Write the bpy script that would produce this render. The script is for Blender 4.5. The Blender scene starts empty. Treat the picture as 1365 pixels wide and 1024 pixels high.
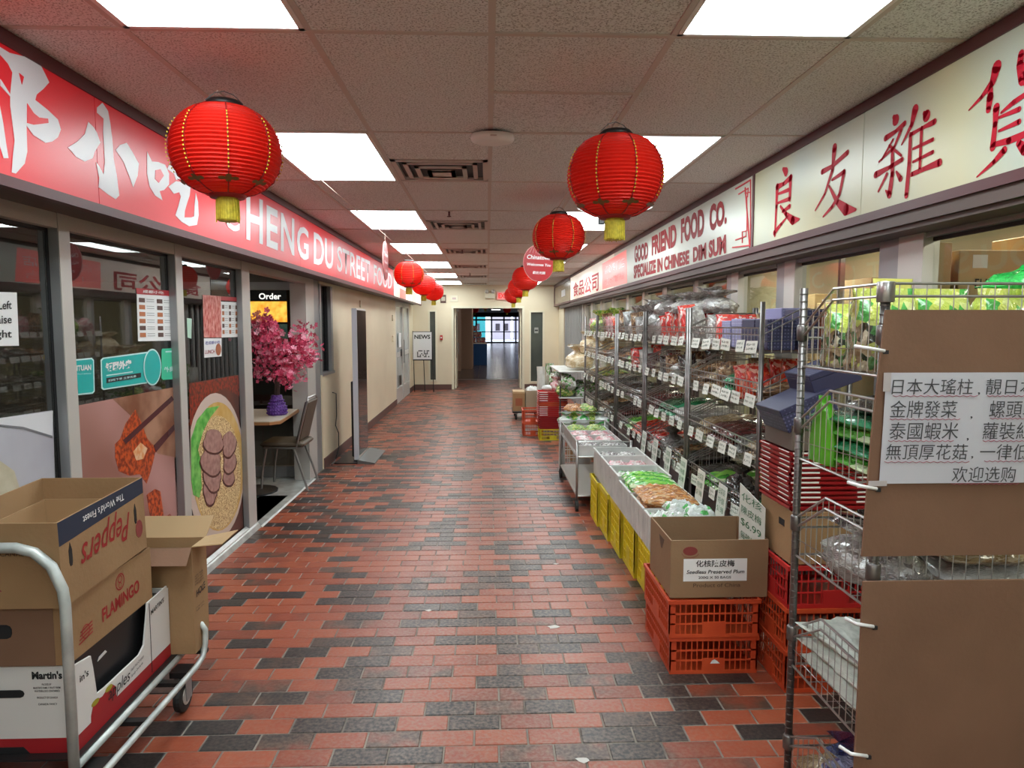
import bpy, bmesh, math, random
from math import sin, cos, pi, radians, sqrt, atan2
from mathutils import Vector, Matrix
random.seed(7)
SC = bpy.context.scene
COL = SC.collection

# ------------------------------------------------------------------ camera, world, exposure
FPX, CXP, CYP, HC = 930.0, 682.5, 512.0, 1.62
YAW, PITCH = radians(1.99428), radians(-4.8554)
cam_d = bpy.data.cameras.new('camera'); cam_d.sensor_width = 36; cam_d.lens = FPX / 1365 * 36
cam_d.clip_start = 0.05; cam_d.clip_end = 300
cam = bpy.data.objects.new('camera', cam_d); COL.objects.link(cam)
cam.location = (0, 0, HC); cam.rotation_euler = (pi / 2 + PITCH, 0, -YAW)
SC.camera = cam
world = bpy.data.worlds.new('world'); SC.world = world; world.use_nodes = True
bg = world.node_tree.nodes['Background']; bg.inputs[0].default_value = (.78, .86, 1, 1); bg.inputs[1].default_value = 3.0
SC.view_settings.view_transform = 'Standard'; SC.view_settings.look = 'None'
SC.view_settings.gamma = 1; SC.view_settings.use_curve_mapping = False
SC.view_settings.exposure = 0.15
SC.render.use_simplify = False
SC.cycles.max_bounces = 10; SC.cycles.diffuse_bounces = 5; SC.cycles.glossy_bounces = 4
SC.cycles.transparent_max_bounces = 16; SC.cycles.transmission_bounces = 4
SC.cycles.use_denoising = True; SC.cycles.sample_clamp_indirect = 4.0
SC.cycles.caustics_reflective = False; SC.cycles.caustics_refractive = False
PANEL = 11.0        # output of the fluorescent ceiling panels
SHOPLIGHT = 26.0

# ------------------------------------------------------------------ a pixel of the photograph on a plane of the place
_f = Vector((sin(YAW) * cos(PITCH), cos(YAW) * cos(PITCH), sin(PITCH)))
_r = Vector((cos(YAW), -sin(YAW), 0)); _u = _r.cross(_f)
def at(x, y, X=None, Y=None, Z=None):
    d = _f + _r * ((x - CXP) / FPX) - _u * ((y - CYP) / FPX)
    t = X / d.x if X is not None else (Y / d.y if Y is not None else (Z - HC) / d.z)
    return Vector((0, 0, HC)) + d * t

# ------------------------------------------------------------------ materials
MC = {}
def nt(name):
    m = bpy.data.materials.new(name); m.use_nodes = True
    return m, m.node_tree, m.node_tree.nodes, m.node_tree.links, m.node_tree.nodes['Principled BSDF']
def mat(name, col, rough=.5, metal=0, col2=None, scale=8, bump=0, bscale=None, emit=0, coat=0, trans=0, detail=3, ecol=None, spec=None, lo=.35, hi=.65, alpha=1):
    if name in MC: return MC[name]
    m, t, N, L, b = nt(name)
    b.inputs['Base Color'].default_value = (*col, 1); b.inputs['Roughness'].default_value = rough
    b.inputs['Metallic'].default_value = metal
    if spec is not None: b.inputs['Specular IOR Level'].default_value = spec
    if coat: b.inputs['Coat Weight'].default_value = coat; b.inputs['Coat Roughness'].default_value = .12
    if trans: b.inputs['Transmission Weight'].default_value = trans
    if alpha < 1: b.inputs['Alpha'].default_value = alpha
    if emit:
        b.inputs['Emission Color'].default_value = (*(ecol or col), 1); b.inputs['Emission Strength'].default_value = emit
    tc = N.new('ShaderNodeTexCoord')
    if col2 is not None:
        n = N.new('ShaderNodeTexNoise'); n.inputs['Scale'].default_value = scale; n.inputs['Detail'].default_value = detail
        L.new(tc.outputs['Object'], n.inputs['Vector'])
        r = N.new('ShaderNodeValToRGB'); r.color_ramp.elements[0].position = lo; r.color_ramp.elements[1].position = hi
        r.color_ramp.elements[0].color = (*col, 1); r.color_ramp.elements[1].color = (*col2, 1)
        L.new(n.outputs['Fac'], r.inputs['Fac']); L.new(r.outputs['Color'], b.inputs['Base Color'])
        if emit and ecol is None: L.new(r.outputs['Color'], b.inputs['Emission Color'])
    if bump:
        n2 = N.new('ShaderNodeTexNoise'); n2.inputs['Scale'].default_value = bscale or scale * 4; n2.inputs['Detail'].default_value = 3
        L.new(tc.outputs['Object'], n2.inputs['Vector'])
        bp = N.new('ShaderNodeBump'); bp.inputs['Strength'].default_value = bump; bp.inputs['Distance'].default_value = .01
        L.new(n2.outputs['Fac'], bp.inputs['Height']); L.new(bp.outputs['Normal'], b.inputs['Normal'])
    MC[name] = m; return m
def bagmat(name, cols, scale=30, rough=.25, coat=.6, wscale=14, bump=.6):
    """printed or filled plastic: cells of several colours under a crinkled shiny skin"""
    if name in MC: return MC[name]
    m, t, N, L, b = nt(name)
    tc = N.new('ShaderNodeTexCoord'); v = N.new('ShaderNodeTexVoronoi'); v.inputs['Scale'].default_value = scale
    nz = N.new('ShaderNodeTexNoise'); nz.inputs['Scale'].default_value = scale * .35; nz.inputs['Detail'].default_value = 2
    L.new(tc.outputs['Generated'], nz.inputs['Vector'])
    mx = N.new('ShaderNodeMix'); mx.data_type = 'RGBA'; mx.inputs[0].default_value = .25
    L.new(tc.outputs['Generated'], mx.inputs[6]); L.new(nz.outputs['Color'], mx.inputs[7]); L.new(mx.outputs[2], v.inputs['Vector'])
    sep = N.new('ShaderNodeSeparateColor'); L.new(v.outputs['Color'], sep.inputs['Color'])
    r = N.new('ShaderNodeValToRGB'); r.color_ramp.interpolation = 'CONSTANT' if len(cols) > 2 else 'LINEAR'
    el = r.color_ramp.elements
    while len(el) < len(cols): el.new(.5)
    for i, c in enumerate(cols): el[i].position = i / len(cols); el[i].color = (*c, 1)
    L.new(sep.outputs[0], r.inputs['Fac']); L.new(r.outputs['Color'], b.inputs['Base Color'])
    b.inputs['Roughness'].default_value = rough; b.inputs['Coat Weight'].default_value = coat; b.inputs['Coat Roughness'].default_value = .1
    n2 = N.new('ShaderNodeTexNoise'); n2.inputs['Scale'].default_value = wscale; n2.inputs['Detail'].default_value = 4; n2.inputs['Distortion'].default_value = 1.2
    L.new(tc.outputs['Object'], n2.inputs['Vector'])
    bp = N.new('ShaderNodeBump'); bp.inputs['Strength'].default_value = bump; bp.inputs['Distance'].default_value = .02
    L.new(n2.outputs['Fac'], bp.inputs['Height']); L.new(bp.outputs['Normal'], b.inputs['Normal'])
    MC[name] = m; return m
def brickmat():
    m, t, N, L, b = nt('fired_brick')
    g = N.new('ShaderNodeNewGeometry'); oi = N.new('ShaderNodeObjectInfo')
    ad = N.new('ShaderNodeMath'); ad.operation = 'ADD'; L.new(g.outputs['Random Per Island'], ad.inputs[0]); L.new(oi.outputs['Random'], ad.inputs[1])
    fr = N.new('ShaderNodeMath'); fr.operation = 'FRACT'; L.new(ad.outputs[0], fr.inputs[0])
    n1 = N.new('ShaderNodeTexNoise'); n1.inputs['Scale'].default_value = 6.5; n1.inputs['Detail'].default_value = 3; L.new(g.outputs['Position'], n1.inputs['Vector'])
    n0 = N.new('ShaderNodeTexNoise'); n0.inputs['Scale'].default_value = .9; n0.inputs['Detail'].default_value = 1; L.new(g.outputs['Position'], n0.inputs['Vector'])
    a1 = N.new('ShaderNodeMath'); a1.operation = 'MULTIPLY_ADD'; a1.inputs[1].default_value = .55; L.new(n1.outputs['Fac'], a1.inputs[0]); L.new(fr.outputs[0], a1.inputs[2])
    a2 = N.new('ShaderNodeMath'); a2.operation = 'MULTIPLY_ADD'; a2.inputs[1].default_value = .3; L.new(n0.outputs['Fac'], a2.inputs[0]); L.new(a1.outputs[0], a2.inputs[2])
    r = N.new('ShaderNodeValToRGB'); e = r.color_ramp.elements
    sub = N.new('ShaderNodeMath'); sub.operation = 'SUBTRACT'; sub.inputs[1].default_value = .40; L.new(a2.outputs[0], sub.inputs[0]); L.new(sub.outputs[0], r.inputs['Fac'])
    e[0].position = .0; e[0].color = (.30, .060, .026, 1); e[1].position = 1; e[1].color = (.016, .014, .015, 1)
    for p, c in ((.25, (.36, .085, .038, 1)), (.45, (.26, .052, .026, 1)), (.60, (.20, .045, .024, 1)), (.68, (.085, .045, .032, 1)), (.80, (.022, .019, .019, 1))):
        x = e.new(p); x.color = c
    # worn grey scuffing in the walked middle
    n2 = N.new('ShaderNodeTexNoise'); n2.inputs['Scale'].default_value = 60; n2.inputs['Detail'].default_value = 6; L.new(g.outputs['Position'], n2.inputs['Vector'])
    r2 = N.new('ShaderNodeValToRGB'); r2.color_ramp.elements[0].position = .38; r2.color_ramp.elements[1].position = .70; L.new(n2.outputs['Fac'], r2.inputs['Fac'])
    sx = N.new('ShaderNodeSeparateXYZ'); L.new(g.outputs['Position'], sx.inputs[0])
    ab = N.new('ShaderNodeMath'); ab.operation = 'ABSOLUTE'; L.new(sx.outputs[0], ab.inputs[0])
    mr = N.new('ShaderNodeMapRange'); mr.inputs[1].default_value = .3; mr.inputs[2].default_value = 1.2; mr.inputs[3].default_value = .62; mr.inputs[4].default_value = .10; L.new(ab.outputs[0], mr.inputs[0])
    mu = N.new('ShaderNodeMath'); mu.operation = 'MULTIPLY'; L.new(r2.outputs['Color'], mu.inputs[0]); L.new(mr.outputs[0], mu.inputs[1])
    mx = N.new('ShaderNodeMix'); mx.data_type = 'RGBA'; L.new(mu.outputs[0], mx.inputs[0]); L.new(r.outputs['Color'], mx.inputs[6]); mx.inputs[7].default_value = (.30, .21, .165, 1)
    L.new(mx.outputs[2], b.inputs['Base Color'])
    rr = N.new('ShaderNodeMapRange'); rr.inputs[3].default_value = .26; rr.inputs[4].default_value = .50; L.new(n1.outputs['Fac'], rr.inputs[0]); L.new(rr.outputs[0], b.inputs['Roughness'])
    bp = N.new('ShaderNodeBump'); bp.inputs['Strength'].default_value = .35; bp.inputs['Distance'].default_value = .004; L.new(n2.outputs['Fac'], bp.inputs['Height']); L.new(bp.outputs['Normal'], b.inputs['Normal'])
    return m
def tilemat():
    m, t, N, L, b = nt('acoustic_tile')
    g = N.new('ShaderNodeNewGeometry')
    v = N.new('ShaderNodeTexVoronoi'); v.inputs['Scale'].default_value = 85; L.new(g.outputs['Position'], v.inputs['Vector'])
    n = N.new('ShaderNodeTexNoise'); n.inputs['Scale'].default_value = 130; n.inputs['Detail'].default_value = 2; L.new(g.outputs['Position'], n.inputs['Vector'])
    r = N.new('ShaderNodeValToRGB'); r.color_ramp.elements[0].position = .12; r.color_ramp.elements[0].color = (.10, .10, .095, 1)
    r.color_ramp.elements[1].position = .22; r.color_ramp.elements[1].color = (.80, .82, .82, 1); L.new(v.outputs['Distance'], r.inputs['Fac'])
    r2 = N.new('ShaderNodeValToRGB'); r2.color_ramp.elements[0].position = .36; r2.color_ramp.elements[0].color = (.45, .43, .42, 1); r2.color_ramp.elements[1].position = .5; L.new(n.outputs['Fac'], r2.inputs['Fac'])
    mx = N.new('ShaderNodeMix'); mx.data_type = 'RGBA'; mx.blend_type = 'MULTIPLY'; mx.inputs[0].default_value = .8; L.new(r.outputs[0], mx.inputs[6]); L.new(r2.outputs[0], mx.inputs[7])
    L.new(mx.outputs[2], b.inputs['Base Color']); b.inputs['Roughness'].default_value = .9
    return m
def glassmat(name, ior=1.7, tint=(1, 1, 1), rough=0.0):
    m, t, N, L, b = nt(name); N.remove(b); o = N['Material Output']
    tr = N.new('ShaderNodeBsdfTransparent'); tr.inputs[0].default_value = (*tint, 1)
    gl = N.new('ShaderNodeBsdfGlossy'); gl.inputs['Roughness'].default_value = rough
    fr = N.new('ShaderNodeFresnel'); fr.inputs['IOR'].default_value = ior; mx = N.new('ShaderNodeMixShader')
    gg = N.new('ShaderNodeNewGeometry'); nb_ = N.new('ShaderNodeMath'); nb_.operation = 'SUBTRACT'; nb_.inputs[0].default_value = 1; L.new(gg.outputs['Backfacing'], nb_.inputs[1])
    ml_ = N.new('ShaderNodeMath'); ml_.operation = 'MULTIPLY'; L.new(fr.outputs[0], ml_.inputs[0]); L.new(nb_.outputs[0], ml_.inputs[1])
    L.new(ml_.outputs[0], mx.inputs[0]); L.new(tr.outputs[0], mx.inputs[1]); L.new(gl.outputs[0], mx.inputs[2]); L.new(mx.outputs[0], o.inputs[0])
    return m
def lanternmat(name, col):
    m, t, N, L, b = nt(name); o = N['Material Output']
    b.inputs['Base Color'].default_value = (*col, 1); b.inputs['Roughness'].default_value = .55
    tl = N.new('ShaderNodeBsdfTranslucent'); tl.inputs[0].default_value = (min(1, col[0] * 1.4), col[1] * 1.5, col[2], 1)
    ad = N.new('ShaderNodeMixShader'); ad.inputs[0].default_value = .38
    L.new(b.outputs[0], ad.inputs[1]); L.new(tl.outputs[0], ad.inputs[2]); L.new(ad.outputs[0], o.inputs[0])
    return m

M_BRICK = brickmat(); M_TILE = tilemat()
M_GLASS_L = glassmat('tinted_window_glass', 1.95, (.72, .74, .74)); M_GLASS_R = glassmat('window_glass', 1.42, (.9, .93, .9))
M_MORTAR = mat('mortar', (.30, .265, .225), .8, col2=(.16, .14, .12), scale=5, bump=.4, bscale=150)
M_GRID = mat('ceiling_grid', (.58, .52, .48), .5)
M_CREAM = mat('cream_paint', (.78, .68, .50), .55, col2=(.72, .62, .45), scale=1.3, bump=.15, bscale=120)
M_CREAM2 = mat('pale_door_paint', (.76, .70, .54), .45)
M_BASEB = mat('brown_rubber_baseboard', (.115, .055, .045), .5)
M_ALU = mat('anodised_aluminium', (.38, .385, .40), .38, .5, col2=(.32, .32, .33), scale=3)
M_ALUL = mat('bright_aluminium', (.58, .555, .52), .38, .25)
M_GASKET = mat('black_gasket', (.01, .01, .012), .5)
M_SILL = mat('sill_metal', (.62, .64, .62), .35, .4, col2=(.45, .45, .43), scale=9)
M_DARKTRIM = mat('maroon_sign_casing', (.085, .022, .026), .45)
M_SOFFIT = mat('sign_soffit', (.095, .062, .055), .55)
M_CARD = mat('corrugated_cardboard', (.36, .215, .105), .75, col2=(.31, .18, .085), scale=4, bump=.12, bscale=60)
M_CARD_IN = mat('cardboard_inside', (.42, .26, .13), .8)
M_CARD_D = mat('dark_cardboard', (.235, .125, .075), .75, col2=(.20, .105, .062), scale=3, bump=.1, bscale=60)
M_WHITEB = mat('white_printed_carton', (.72, .70, .68), .5)
M_PAPER = mat('white_paper', (.80, .80, .80), .7)
M_INK = mat('black_ink', (.012, .012, .014), .6)
M_REDINK = mat('red_ink', (.34, .02, .02), .6)
M_CHROME = mat('chromed_wire', (.44, .43, .42), .30, .85)
M_POLE = mat('grooved_chrome_post', (.22, .205, .20), .35, .8, col2=(.15, .14, .135), scale=20)
M_STEEL = mat('galvanised_tube', (.46, .50, .49), .42, .35, col2=(.60, .64, .62), scale=14, detail=6)
M_BLACKP = mat('black_plastic', (.012, .012, .014), .4)
M_RUBBER = mat('black_rubber', (.02, .02, .02), .7)
M_ORANGE = mat('orange_plastic', (.62, .085, .025), .45, col2=(.52, .06, .02), scale=6)
M_REDP = mat('red_plastic', (.50, .022, .022), .4)
M_REDP2 = mat('crimson_plastic', (.33, .008, .012), .4)
M_YELLOWP = mat('yellow_plastic', (.80, .66, .03), .45, col2=(.70, .56, .03), scale=8)
M_LINER = mat('grey_white_plastic', (.70, .71, .68), .45, col2=(.58, .59, .57), scale=8)
M_GOLD = mat('gold_thread', (.62, .46, .02), .5, bump=.5, bscale=200)
M_GOLDD = mat('gold_trim', (.55, .30, .06), .35, .5)
M_BLACKH = mat('black_metal', (.02, .018, .018), .4, .3)
M_WHITEP = mat('white_plastic', (.82, .80, .78), .4)
M_LIGHT = mat('fluorescent_diffuser', (.9, .97, .97), .5, emit=PANEL, ecol=(.88, .985, 1.0))

# ------------------------------------------------------------------ mesh building
class MB:
    def __init__(s): s.v = []; s.f = []; s.m = []; s.mi = 0; s.T = None
    def add(s, vs, fs):
        k = len(s.v)
        if s.T is not None: vs = [s.T @ Vector(v) for v in vs]
        s.v += [tuple(v) for v in vs]; s.f += [tuple(i + k for i in f) for f in fs]; s.m += [s.mi] * len(fs)
        return s
    def box(s, x0, x1, y0, y1, z0, z1):
        s.add([(x0, y0, z0), (x1, y0, z0), (x1, y1, z0), (x0, y1, z0), (x0, y0, z1), (x1, y0, z1), (x1, y1, z1), (x0, y1, z1)],
              [(0, 3, 2, 1), (4, 5, 6, 7), (0, 1, 5, 4), (1, 2, 6, 5), (2, 3, 7, 6), (3, 0, 4, 7)]); return s
    def bbox(s, x0, x1, y0, y1, z0, z1, c=.003):
        """box with chamfered vertical and top edges"""
        P = [(x0 + c, y0), (x1 - c, y0), (x1, y0 + c), (x1, y1 - c), (x1 - c, y1), (x0 + c, y1), (x0, y1 - c), (x0, y0 + c)]
        mx, my = (x0 + x1) / 2, (y0 + y1) / 2
        def ring(z, k): return [(px + (c if px < mx else -c) * k, py + (c if py < my else -c) * k, z) for px, py in P]
        vs = ring(z0, 1) + ring(z0 + c, 0) + ring(z1 - c, 0) + ring(z1, 1); fs = [tuple(range(7, -1, -1)), tuple(range(24, 32))]
        for r in range(3):
            for i in range(8): a = r * 8 + i; b_ = r * 8 + (i + 1) % 8; fs.append((a, b_, b_ + 8, a + 8))
        s.add(vs, fs); return s
    def prism(s, pts, ext):
        """pts: 3-D polygon, extruded by vector ext"""
        n = len(pts); e = Vector(ext); p = [Vector(q) for q in pts]
        s.add(p + [q + e for q in p], [tuple(range(n)), tuple(range(2 * n - 1, n - 1, -1))] + [(i, (i + 1) % n, (i + 1) % n + n, i + n) for i in range(n)]); return s
    def tube(s, pts, r, n=6, caps=True):
        P = [Vector(p) for p in pts]; R = r if isinstance(r, (list, tuple)) else [r] * len(P); vs = []; up = None
        for i, p in enumerate(P):
            d = (P[min(i + 1, len(P) - 1)] - P[max(i - 1, 0)]).normalized()
            if up is None: up = Vector((0, 0, 1)) if abs(d.z) < .9 else Vector((1, 0, 0))
            a = (up - d * up.dot(d)); a = a.normalized() if a.length > 1e-6 else d.orthogonal().normalized(); b_ = d.cross(a); up = a
            vs += [p + (a * cos(2 * pi * k / n + pi / n) + b_ * sin(2 * pi * k / n + pi / n)) * R[i] for k in range(n)]
        fs = []
        for i in range(len(P) - 1):
            for k in range(n): q = (k + 1) % n; fs.append((i * n + k, i * n + q, (i + 1) * n + q, (i + 1) * n + k))
        if caps: fs.append(tuple(range(n - 1, -1, -1))); fs.append(tuple((len(P) - 1) * n + k for k in range(n)))
        s.add(vs, fs); return s
    def lathe(s, prof, n=16, cx=0, cy=0, caps=True):
        vs = []; fs = []
        for r, z in prof: vs += [(cx + r * cos(2 * pi * k / n), cy + r * sin(2 * pi * k / n), z) for k in range(n)]
        for i in range(len(prof) - 1):
            for k in range(n): q = (k + 1) % n; fs.append((i * n + k, i * n + q, (i + 1) * n + q, (i + 1) * n + k))
        if caps: fs.append(tuple(range(n - 1, -1, -1))); fs.append(tuple((len(prof) - 1) * n + k for k in range(n)))
        s.add(vs, fs); return s
    def mesh(s, name, mats, smooth=False):
        me = bpy.data.meshes.new(name); me.from_pydata(s.v, [], s.f)
        for m in (mats if isinstance(mats, (list, tuple)) else [mats]): me.materials.append(m)
        if any(s.m): me.polygons.foreach_set('material_index', s.m)
        if smooth: me.polygons.foreach_set('use_smooth', [True] * len(me.polygons))
        me.update(); return me
    def build(s, name, mats, parent=None, smooth=False, world=False):
        if world and parent is not None:
            o_ = wloc(parent); s.v = [(a - o_.x, b_ - o_.y, c - o_.z) for a, b_, c in s.v]
        return link(name, s.mesh(name, mats, smooth), parent)
def wloc(o):
    v = Vector((0, 0, 0))
    while o is not None: v += Vector(o.location); o = o.parent
    return v
def link(name, me, parent=None, loc=None):
    o = bpy.data.objects.new(name, me); COL.objects.link(o)
    if parent is not None: o.parent = parent
    if loc is not None: o.location = loc
    return o
def tag(o, label=None, cat=None, group=None, kind=None):
    if label: o['label'] = label
    if cat: o['category'] = cat
    if group: o['group'] = group
    if kind: o['kind'] = kind
    return o
def thing(name, label, cat, loc=(0, 0, 0), rotz=0, group=None):
    o = bpy.data.objects.new(name, None); COL.objects.link(o); o.empty_display_size = .1
    o.location = loc; o.rotation_euler = (0, 0, rotz); return tag(o, label, cat, group)
def struct(name, loc=(0, 0, 0), label=None):
    o = bpy.data.objects.new(name, None); COL.objects.link(o); o.location = loc; o['kind'] = 'structure'
    if label: o['label'] = label
    return o
def copy_tree(o, loc=None, label=None, group=None, parent=None, rotz=None, keep=lambda c: True):
    c = o.copy(); COL.objects.link(c); c.parent = parent
    if loc is not None: c.location = loc
    if rotz is not None: c.rotation_euler = (0, 0, rotz)
    if label: c['label'] = label
    if group: c['group'] = group
    for ch in list(o.children):
        if keep(ch): copy_tree(ch, parent=c)
    return c

# text as flat raised lettering on any plane
def text_mesh(body, offset=0.0, align='LEFT', line=1.0, shear=0.0):
    c = bpy.data.curves.new('t', 'FONT'); c.body = body; c.offset = offset; c.align_x = align; c.space_line = line; c.shear = shear
    c.resolution_u = 3
    o = bpy.data.objects.new('t', c); COL.objects.link(o)
    dg = bpy.context.evaluated_depsgraph_get(); me = bpy.data.meshes.new_from_object(o.evaluated_get(dg))
    bpy.data.objects.remove(o); bpy.data.curves.remove(c)
    return me
def fit_text(name, body, quad, m, parent, depth=.002, offset=0.0, flip=False, align='LEFT', line=1.0, shear=0.0):
    """quad: world points bottom-left, bottom-right, top-left (top-right optional)"""
    me = text_mesh(body, offset, align, line, shear)
    xs = [v.co.x for v in me.vertices]; ys = [v.co.y for v in me.vertices]
    if not xs: return None
    x0, x1, y0, y1 = min(xs), max(xs), min(ys), max(ys)
    bl, br, tl = [Vector(q) for q in quad[:3]]; tr = Vector(quad[3]) if len(quad) > 3 else br + tl - bl
    n = (br - bl).cross(tl - bl).normalized() * depth; off = wloc(parent) if parent is not None else Vector((0, 0, 0))
    for v in me.vertices:
        u = (v.co.x - x0) / max(x1 - x0, 1e-6); w = (v.co.y - y0) / max(y1 - y0, 1e-6)
        if flip: u, w = 1 - u, 1 - w
        v.co = (bl * (1 - u) + br * u) * (1 - w) + (tl * (1 - u) + tr * u) * w + n - off
    me.materials.clear(); me.materials.append(m)
    o = link(name, me, parent); return o
def pxquad(pts, **k): return [at(x, y, **k) for x, y in pts]
def flat(name, px, m, parent, lift=.001, thick=.001, nrm=(1, 0, 0), **k):
    """flat print on a plane, outline given in pixels of the photograph"""
    n = Vector(nrm); P = [at(x, y, **k) + n * lift for x, y in px]
    return MB().prism(P, -n * thick).build(name, m, parent, world=True)
def strokes(name, lst, m, parent, tr, lift=.002, nrm=(1, 0, 0), **k):
    """brush strokes: polylines with a width at each point, in the photograph's pixels, laid on a plane"""
    b = MB(); n = Vector(nrm)
    for st in lst:
        Q = [(tr(x, y), w) for x, y, w in st]
        P = [(at(q[0], q[1], **k) + n * lift, w) for q, w in Q]
        S = [(at(q[0], q[1] - 1, **k) - at(q[0], q[1], **k)).length for q, w in Q]
        for i in range(len(P)):
            p, w = P[i]; r = w * S[i] * tr.s / 2 * 1.45; nn = 10; ax = n.orthogonal().normalized(); ay = n.cross(ax)
            b.add([p + (ax * cos(2 * pi * j / nn) + ay * sin(2 * pi * j / nn)) * r for j in range(nn)], [tuple(range(nn))])
            if i + 1 < len(P):
                q, w2 = P[i + 1]; r2 = w2 * S[i + 1] * tr.s / 2 * 1.45; d = (q - p)
                if d.length < 1e-6: continue
                sd = n.cross(d).normalized(); b.add([p - sd * r, p + sd * r, q + sd * r2, q - sd * r2], [(0, 1, 2, 3)])
    return b.build(name, m, parent, world=True)
class Crop:
    def __init__(s, x, y, z): s.x, s.y, s.s = x, y, 1 / z
    def __call__(s, a, b_): return (s.x + a * s.s, s.y + b_ * s.s)
# ================================================================== THE SETTING
YW = 17.5                     # end wall
XL, XR, ZC = -1.85, 1.80, 2.60
# ---- floor with its bricks
floor = struct('floor', label='red and black brick paved passage floor')
floor_slab = MB().box(XL - .02, XR + .02, -4, 20.66, -.12, -.0035).build('mortar_bed', M_MORTAR, floor)
def brick_verts(b, x0, x1, y0, y1, z, c=.0022):
    zt = z; zb = -.006
    b.add([(x0 + c, y0 + c, zt), (x1 - c, y0 + c, zt), (x1 - c, y1 - c, zt), (x0 + c, y1 - c, zt),
           (x0, y0, zt - c), (x1, y0, zt - c), (x1, y1, zt - c), (x0, y1, zt - c), (x0, y0, zb), (x1, y0, zb), (x1, y1, zb), (x0, y1, zb)],
          [(0, 1, 2, 3)] + [(i + 4, (i + 1) % 4 + 4, (i + 1) % 4, i) for i in range(4)] + [(i + 8, (i + 1) % 4 + 8, (i + 1) % 4 + 4, i + 4) for i in range(4)])
BP, BR = .2105, .1070
variants = []
for k in range(6):
    b = MB(); j = random.uniform(-.0008, .0008); brick_verts(b, -.1015 + j, .1015 + j, -.0502, .0502, 0.0)
    variants.append(b.mesh('brick', M_BRICK))
nb = 0; rest = MB(); row = 0; y = 1.02
while y < 20.62:
    offs = (row % 2) * BP / 2 + random.uniform(-.006, .006); x = XL + BP / 2 - offs
    while x < XR + BP / 2 - .02:
        xa, xb = max(x - .1015, XL + .001), min(x + .1015, XR - .001)
        if xb - xa > .03:
            full = xb - xa > .2025; vis = 2.30 < y < 4.6 and abs(x) < .735 * y
            z = random.uniform(-.0011, .0006)
            if full and vis and nb < 300 and y < 4.6:
                o = link('brick', random.choice(variants), floor, (x, y, z)); o.rotation_euler = (0, 0, random.uniform(-.004, .004)); nb += 1
            else: brick_verts(rest, xa, xb, y - .0502, y + .0502, z)
        x += BP
    y += BR; row += 1
ro = rest.build('brick_paving', M_BRICK, floor); ro['kind'] = 'stuff'
# joints fine dirt specks
# ---- ceiling: T-bar grid, tiles
ceiling = struct('ceiling', (0, 0, 0), 'suspended ceiling of speckled acoustic tiles')
MB().box(XL - .1, XR + .1, -4.1, YW + .1, ZC + .03, ZC + .10).build('ceiling_deck', M_GRID, ceiling)
XS = [-1.82, -1.205, -.595, .017, .635, 1.25, 1.78]
P0, PIT = 2.45, 1.222
YS = [P0 + PIT * k for k in range(-5, 13)]; YS = [-4.0] + [v for v in YS if v > -3.9] + [YW]
g = MB()
for x in XS[1:-1]: g.box(x - .012, x + .012, -4, YW, ZC - .002, ZC + .012)
for v in YS[1:-1]: g.box(XS[0], XS[-1], v - .011, v + .011, ZC - .003, ZC + .012)
g.box(XS[3], XS[4], 3.03, 3.052, ZC - .003, ZC + .012)
g.build('grid_runner', M_GRID, ceiling)
tilecache = {}
def ctile(x0, x1, y0, y1):
    w, l = round(x1 - x0 - .008, 3), round(y1 - y0 - .008, 3)
    key = (w, l)
    if key not in tilecache: tilecache[key] = MB().box(-w / 2, w / 2, -l / 2, l / 2, 0, .016).mesh('ceiling_tile', M_TILE)
    o = link('ceiling_tile', tilecache[key], ceiling, ((x0 + x1) / 2, (y0 + y1) / 2, ZC + random.uniform(0, .004)))
    o.rotation_euler = (random.uniform(-.0016, .0016), random.uniform(-.002, .002), 0)
n_l = 0
def panel_light(x0, x1, y0, y1, label):
    t = thing('ceiling_light', label, 'light', ((x0 + x1) / 2, (y0 + y1) / 2, ZC), group='fluorescent ceiling panels')
    a, c = (x1 - x0) / 2 - .010, (y1 - y0) / 2 - .010; f = MB()
    for q in ((-a, a, -c, -c + .018), (-a, a, c - .018, c), (-a, -a + .018, -c, c), (a - .018, a, -c, c)): f.box(*q, -.004, .02)
    f.build('frame', M_WHITEP, t); MB().box(-a + .018, a - .018, -c + .018, c - .018, .001, .012).build('diffuser', M_LIGHT, t)
ordn = ['nearest', 'second', 'third', 'fourth', 'fifth', 'sixth', 'seventh', 'farthest', 'ninth']
vent_cells = []
for j in range(len(YS) - 1):
    y0, y1 = YS[j], YS[j + 1]; k = round((y0 - P0) / PIT)
    lit = (k % 2 == 1) and y1 < YW - .1 and y1 - y0 > 1
    for i in range(6):
        x0, x1 = XS[i], XS[i + 1]
        if lit and i in (1, 4):
            near = y1 < 3
            side = 'left' if i == 1 else 'right'; kk = (k + 1) // 2
            lab = ('glowing white ceiling panel in the %s row, %s from the camera' % (side, ordn[kk])) if kk >= 0 else ('glowing white ceiling panel behind the camera, %s row, %s back' % (side, ['first', 'second', 'third', 'fourth', 'fifth'][max(0, min(4, -kk))]))
            panel_light(x0, x1, y0, y1, lab); continue
        if i == 2 and k in (1, 3, 5, 7, 9, 11) and y1 < YW - .1:
            ctile(x0, x1, y0, y0 + .60); vent_cells.append((x0, x1, y0 + .61, y1)); continue
        if i == 3 and k == 0: ctile(x0, x1, y0, 3.041); ctile(x0, x1, 3.041, y1); continue
        if y1 - y0 > .05: ctile(x0, x1, y0, y1)
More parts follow.
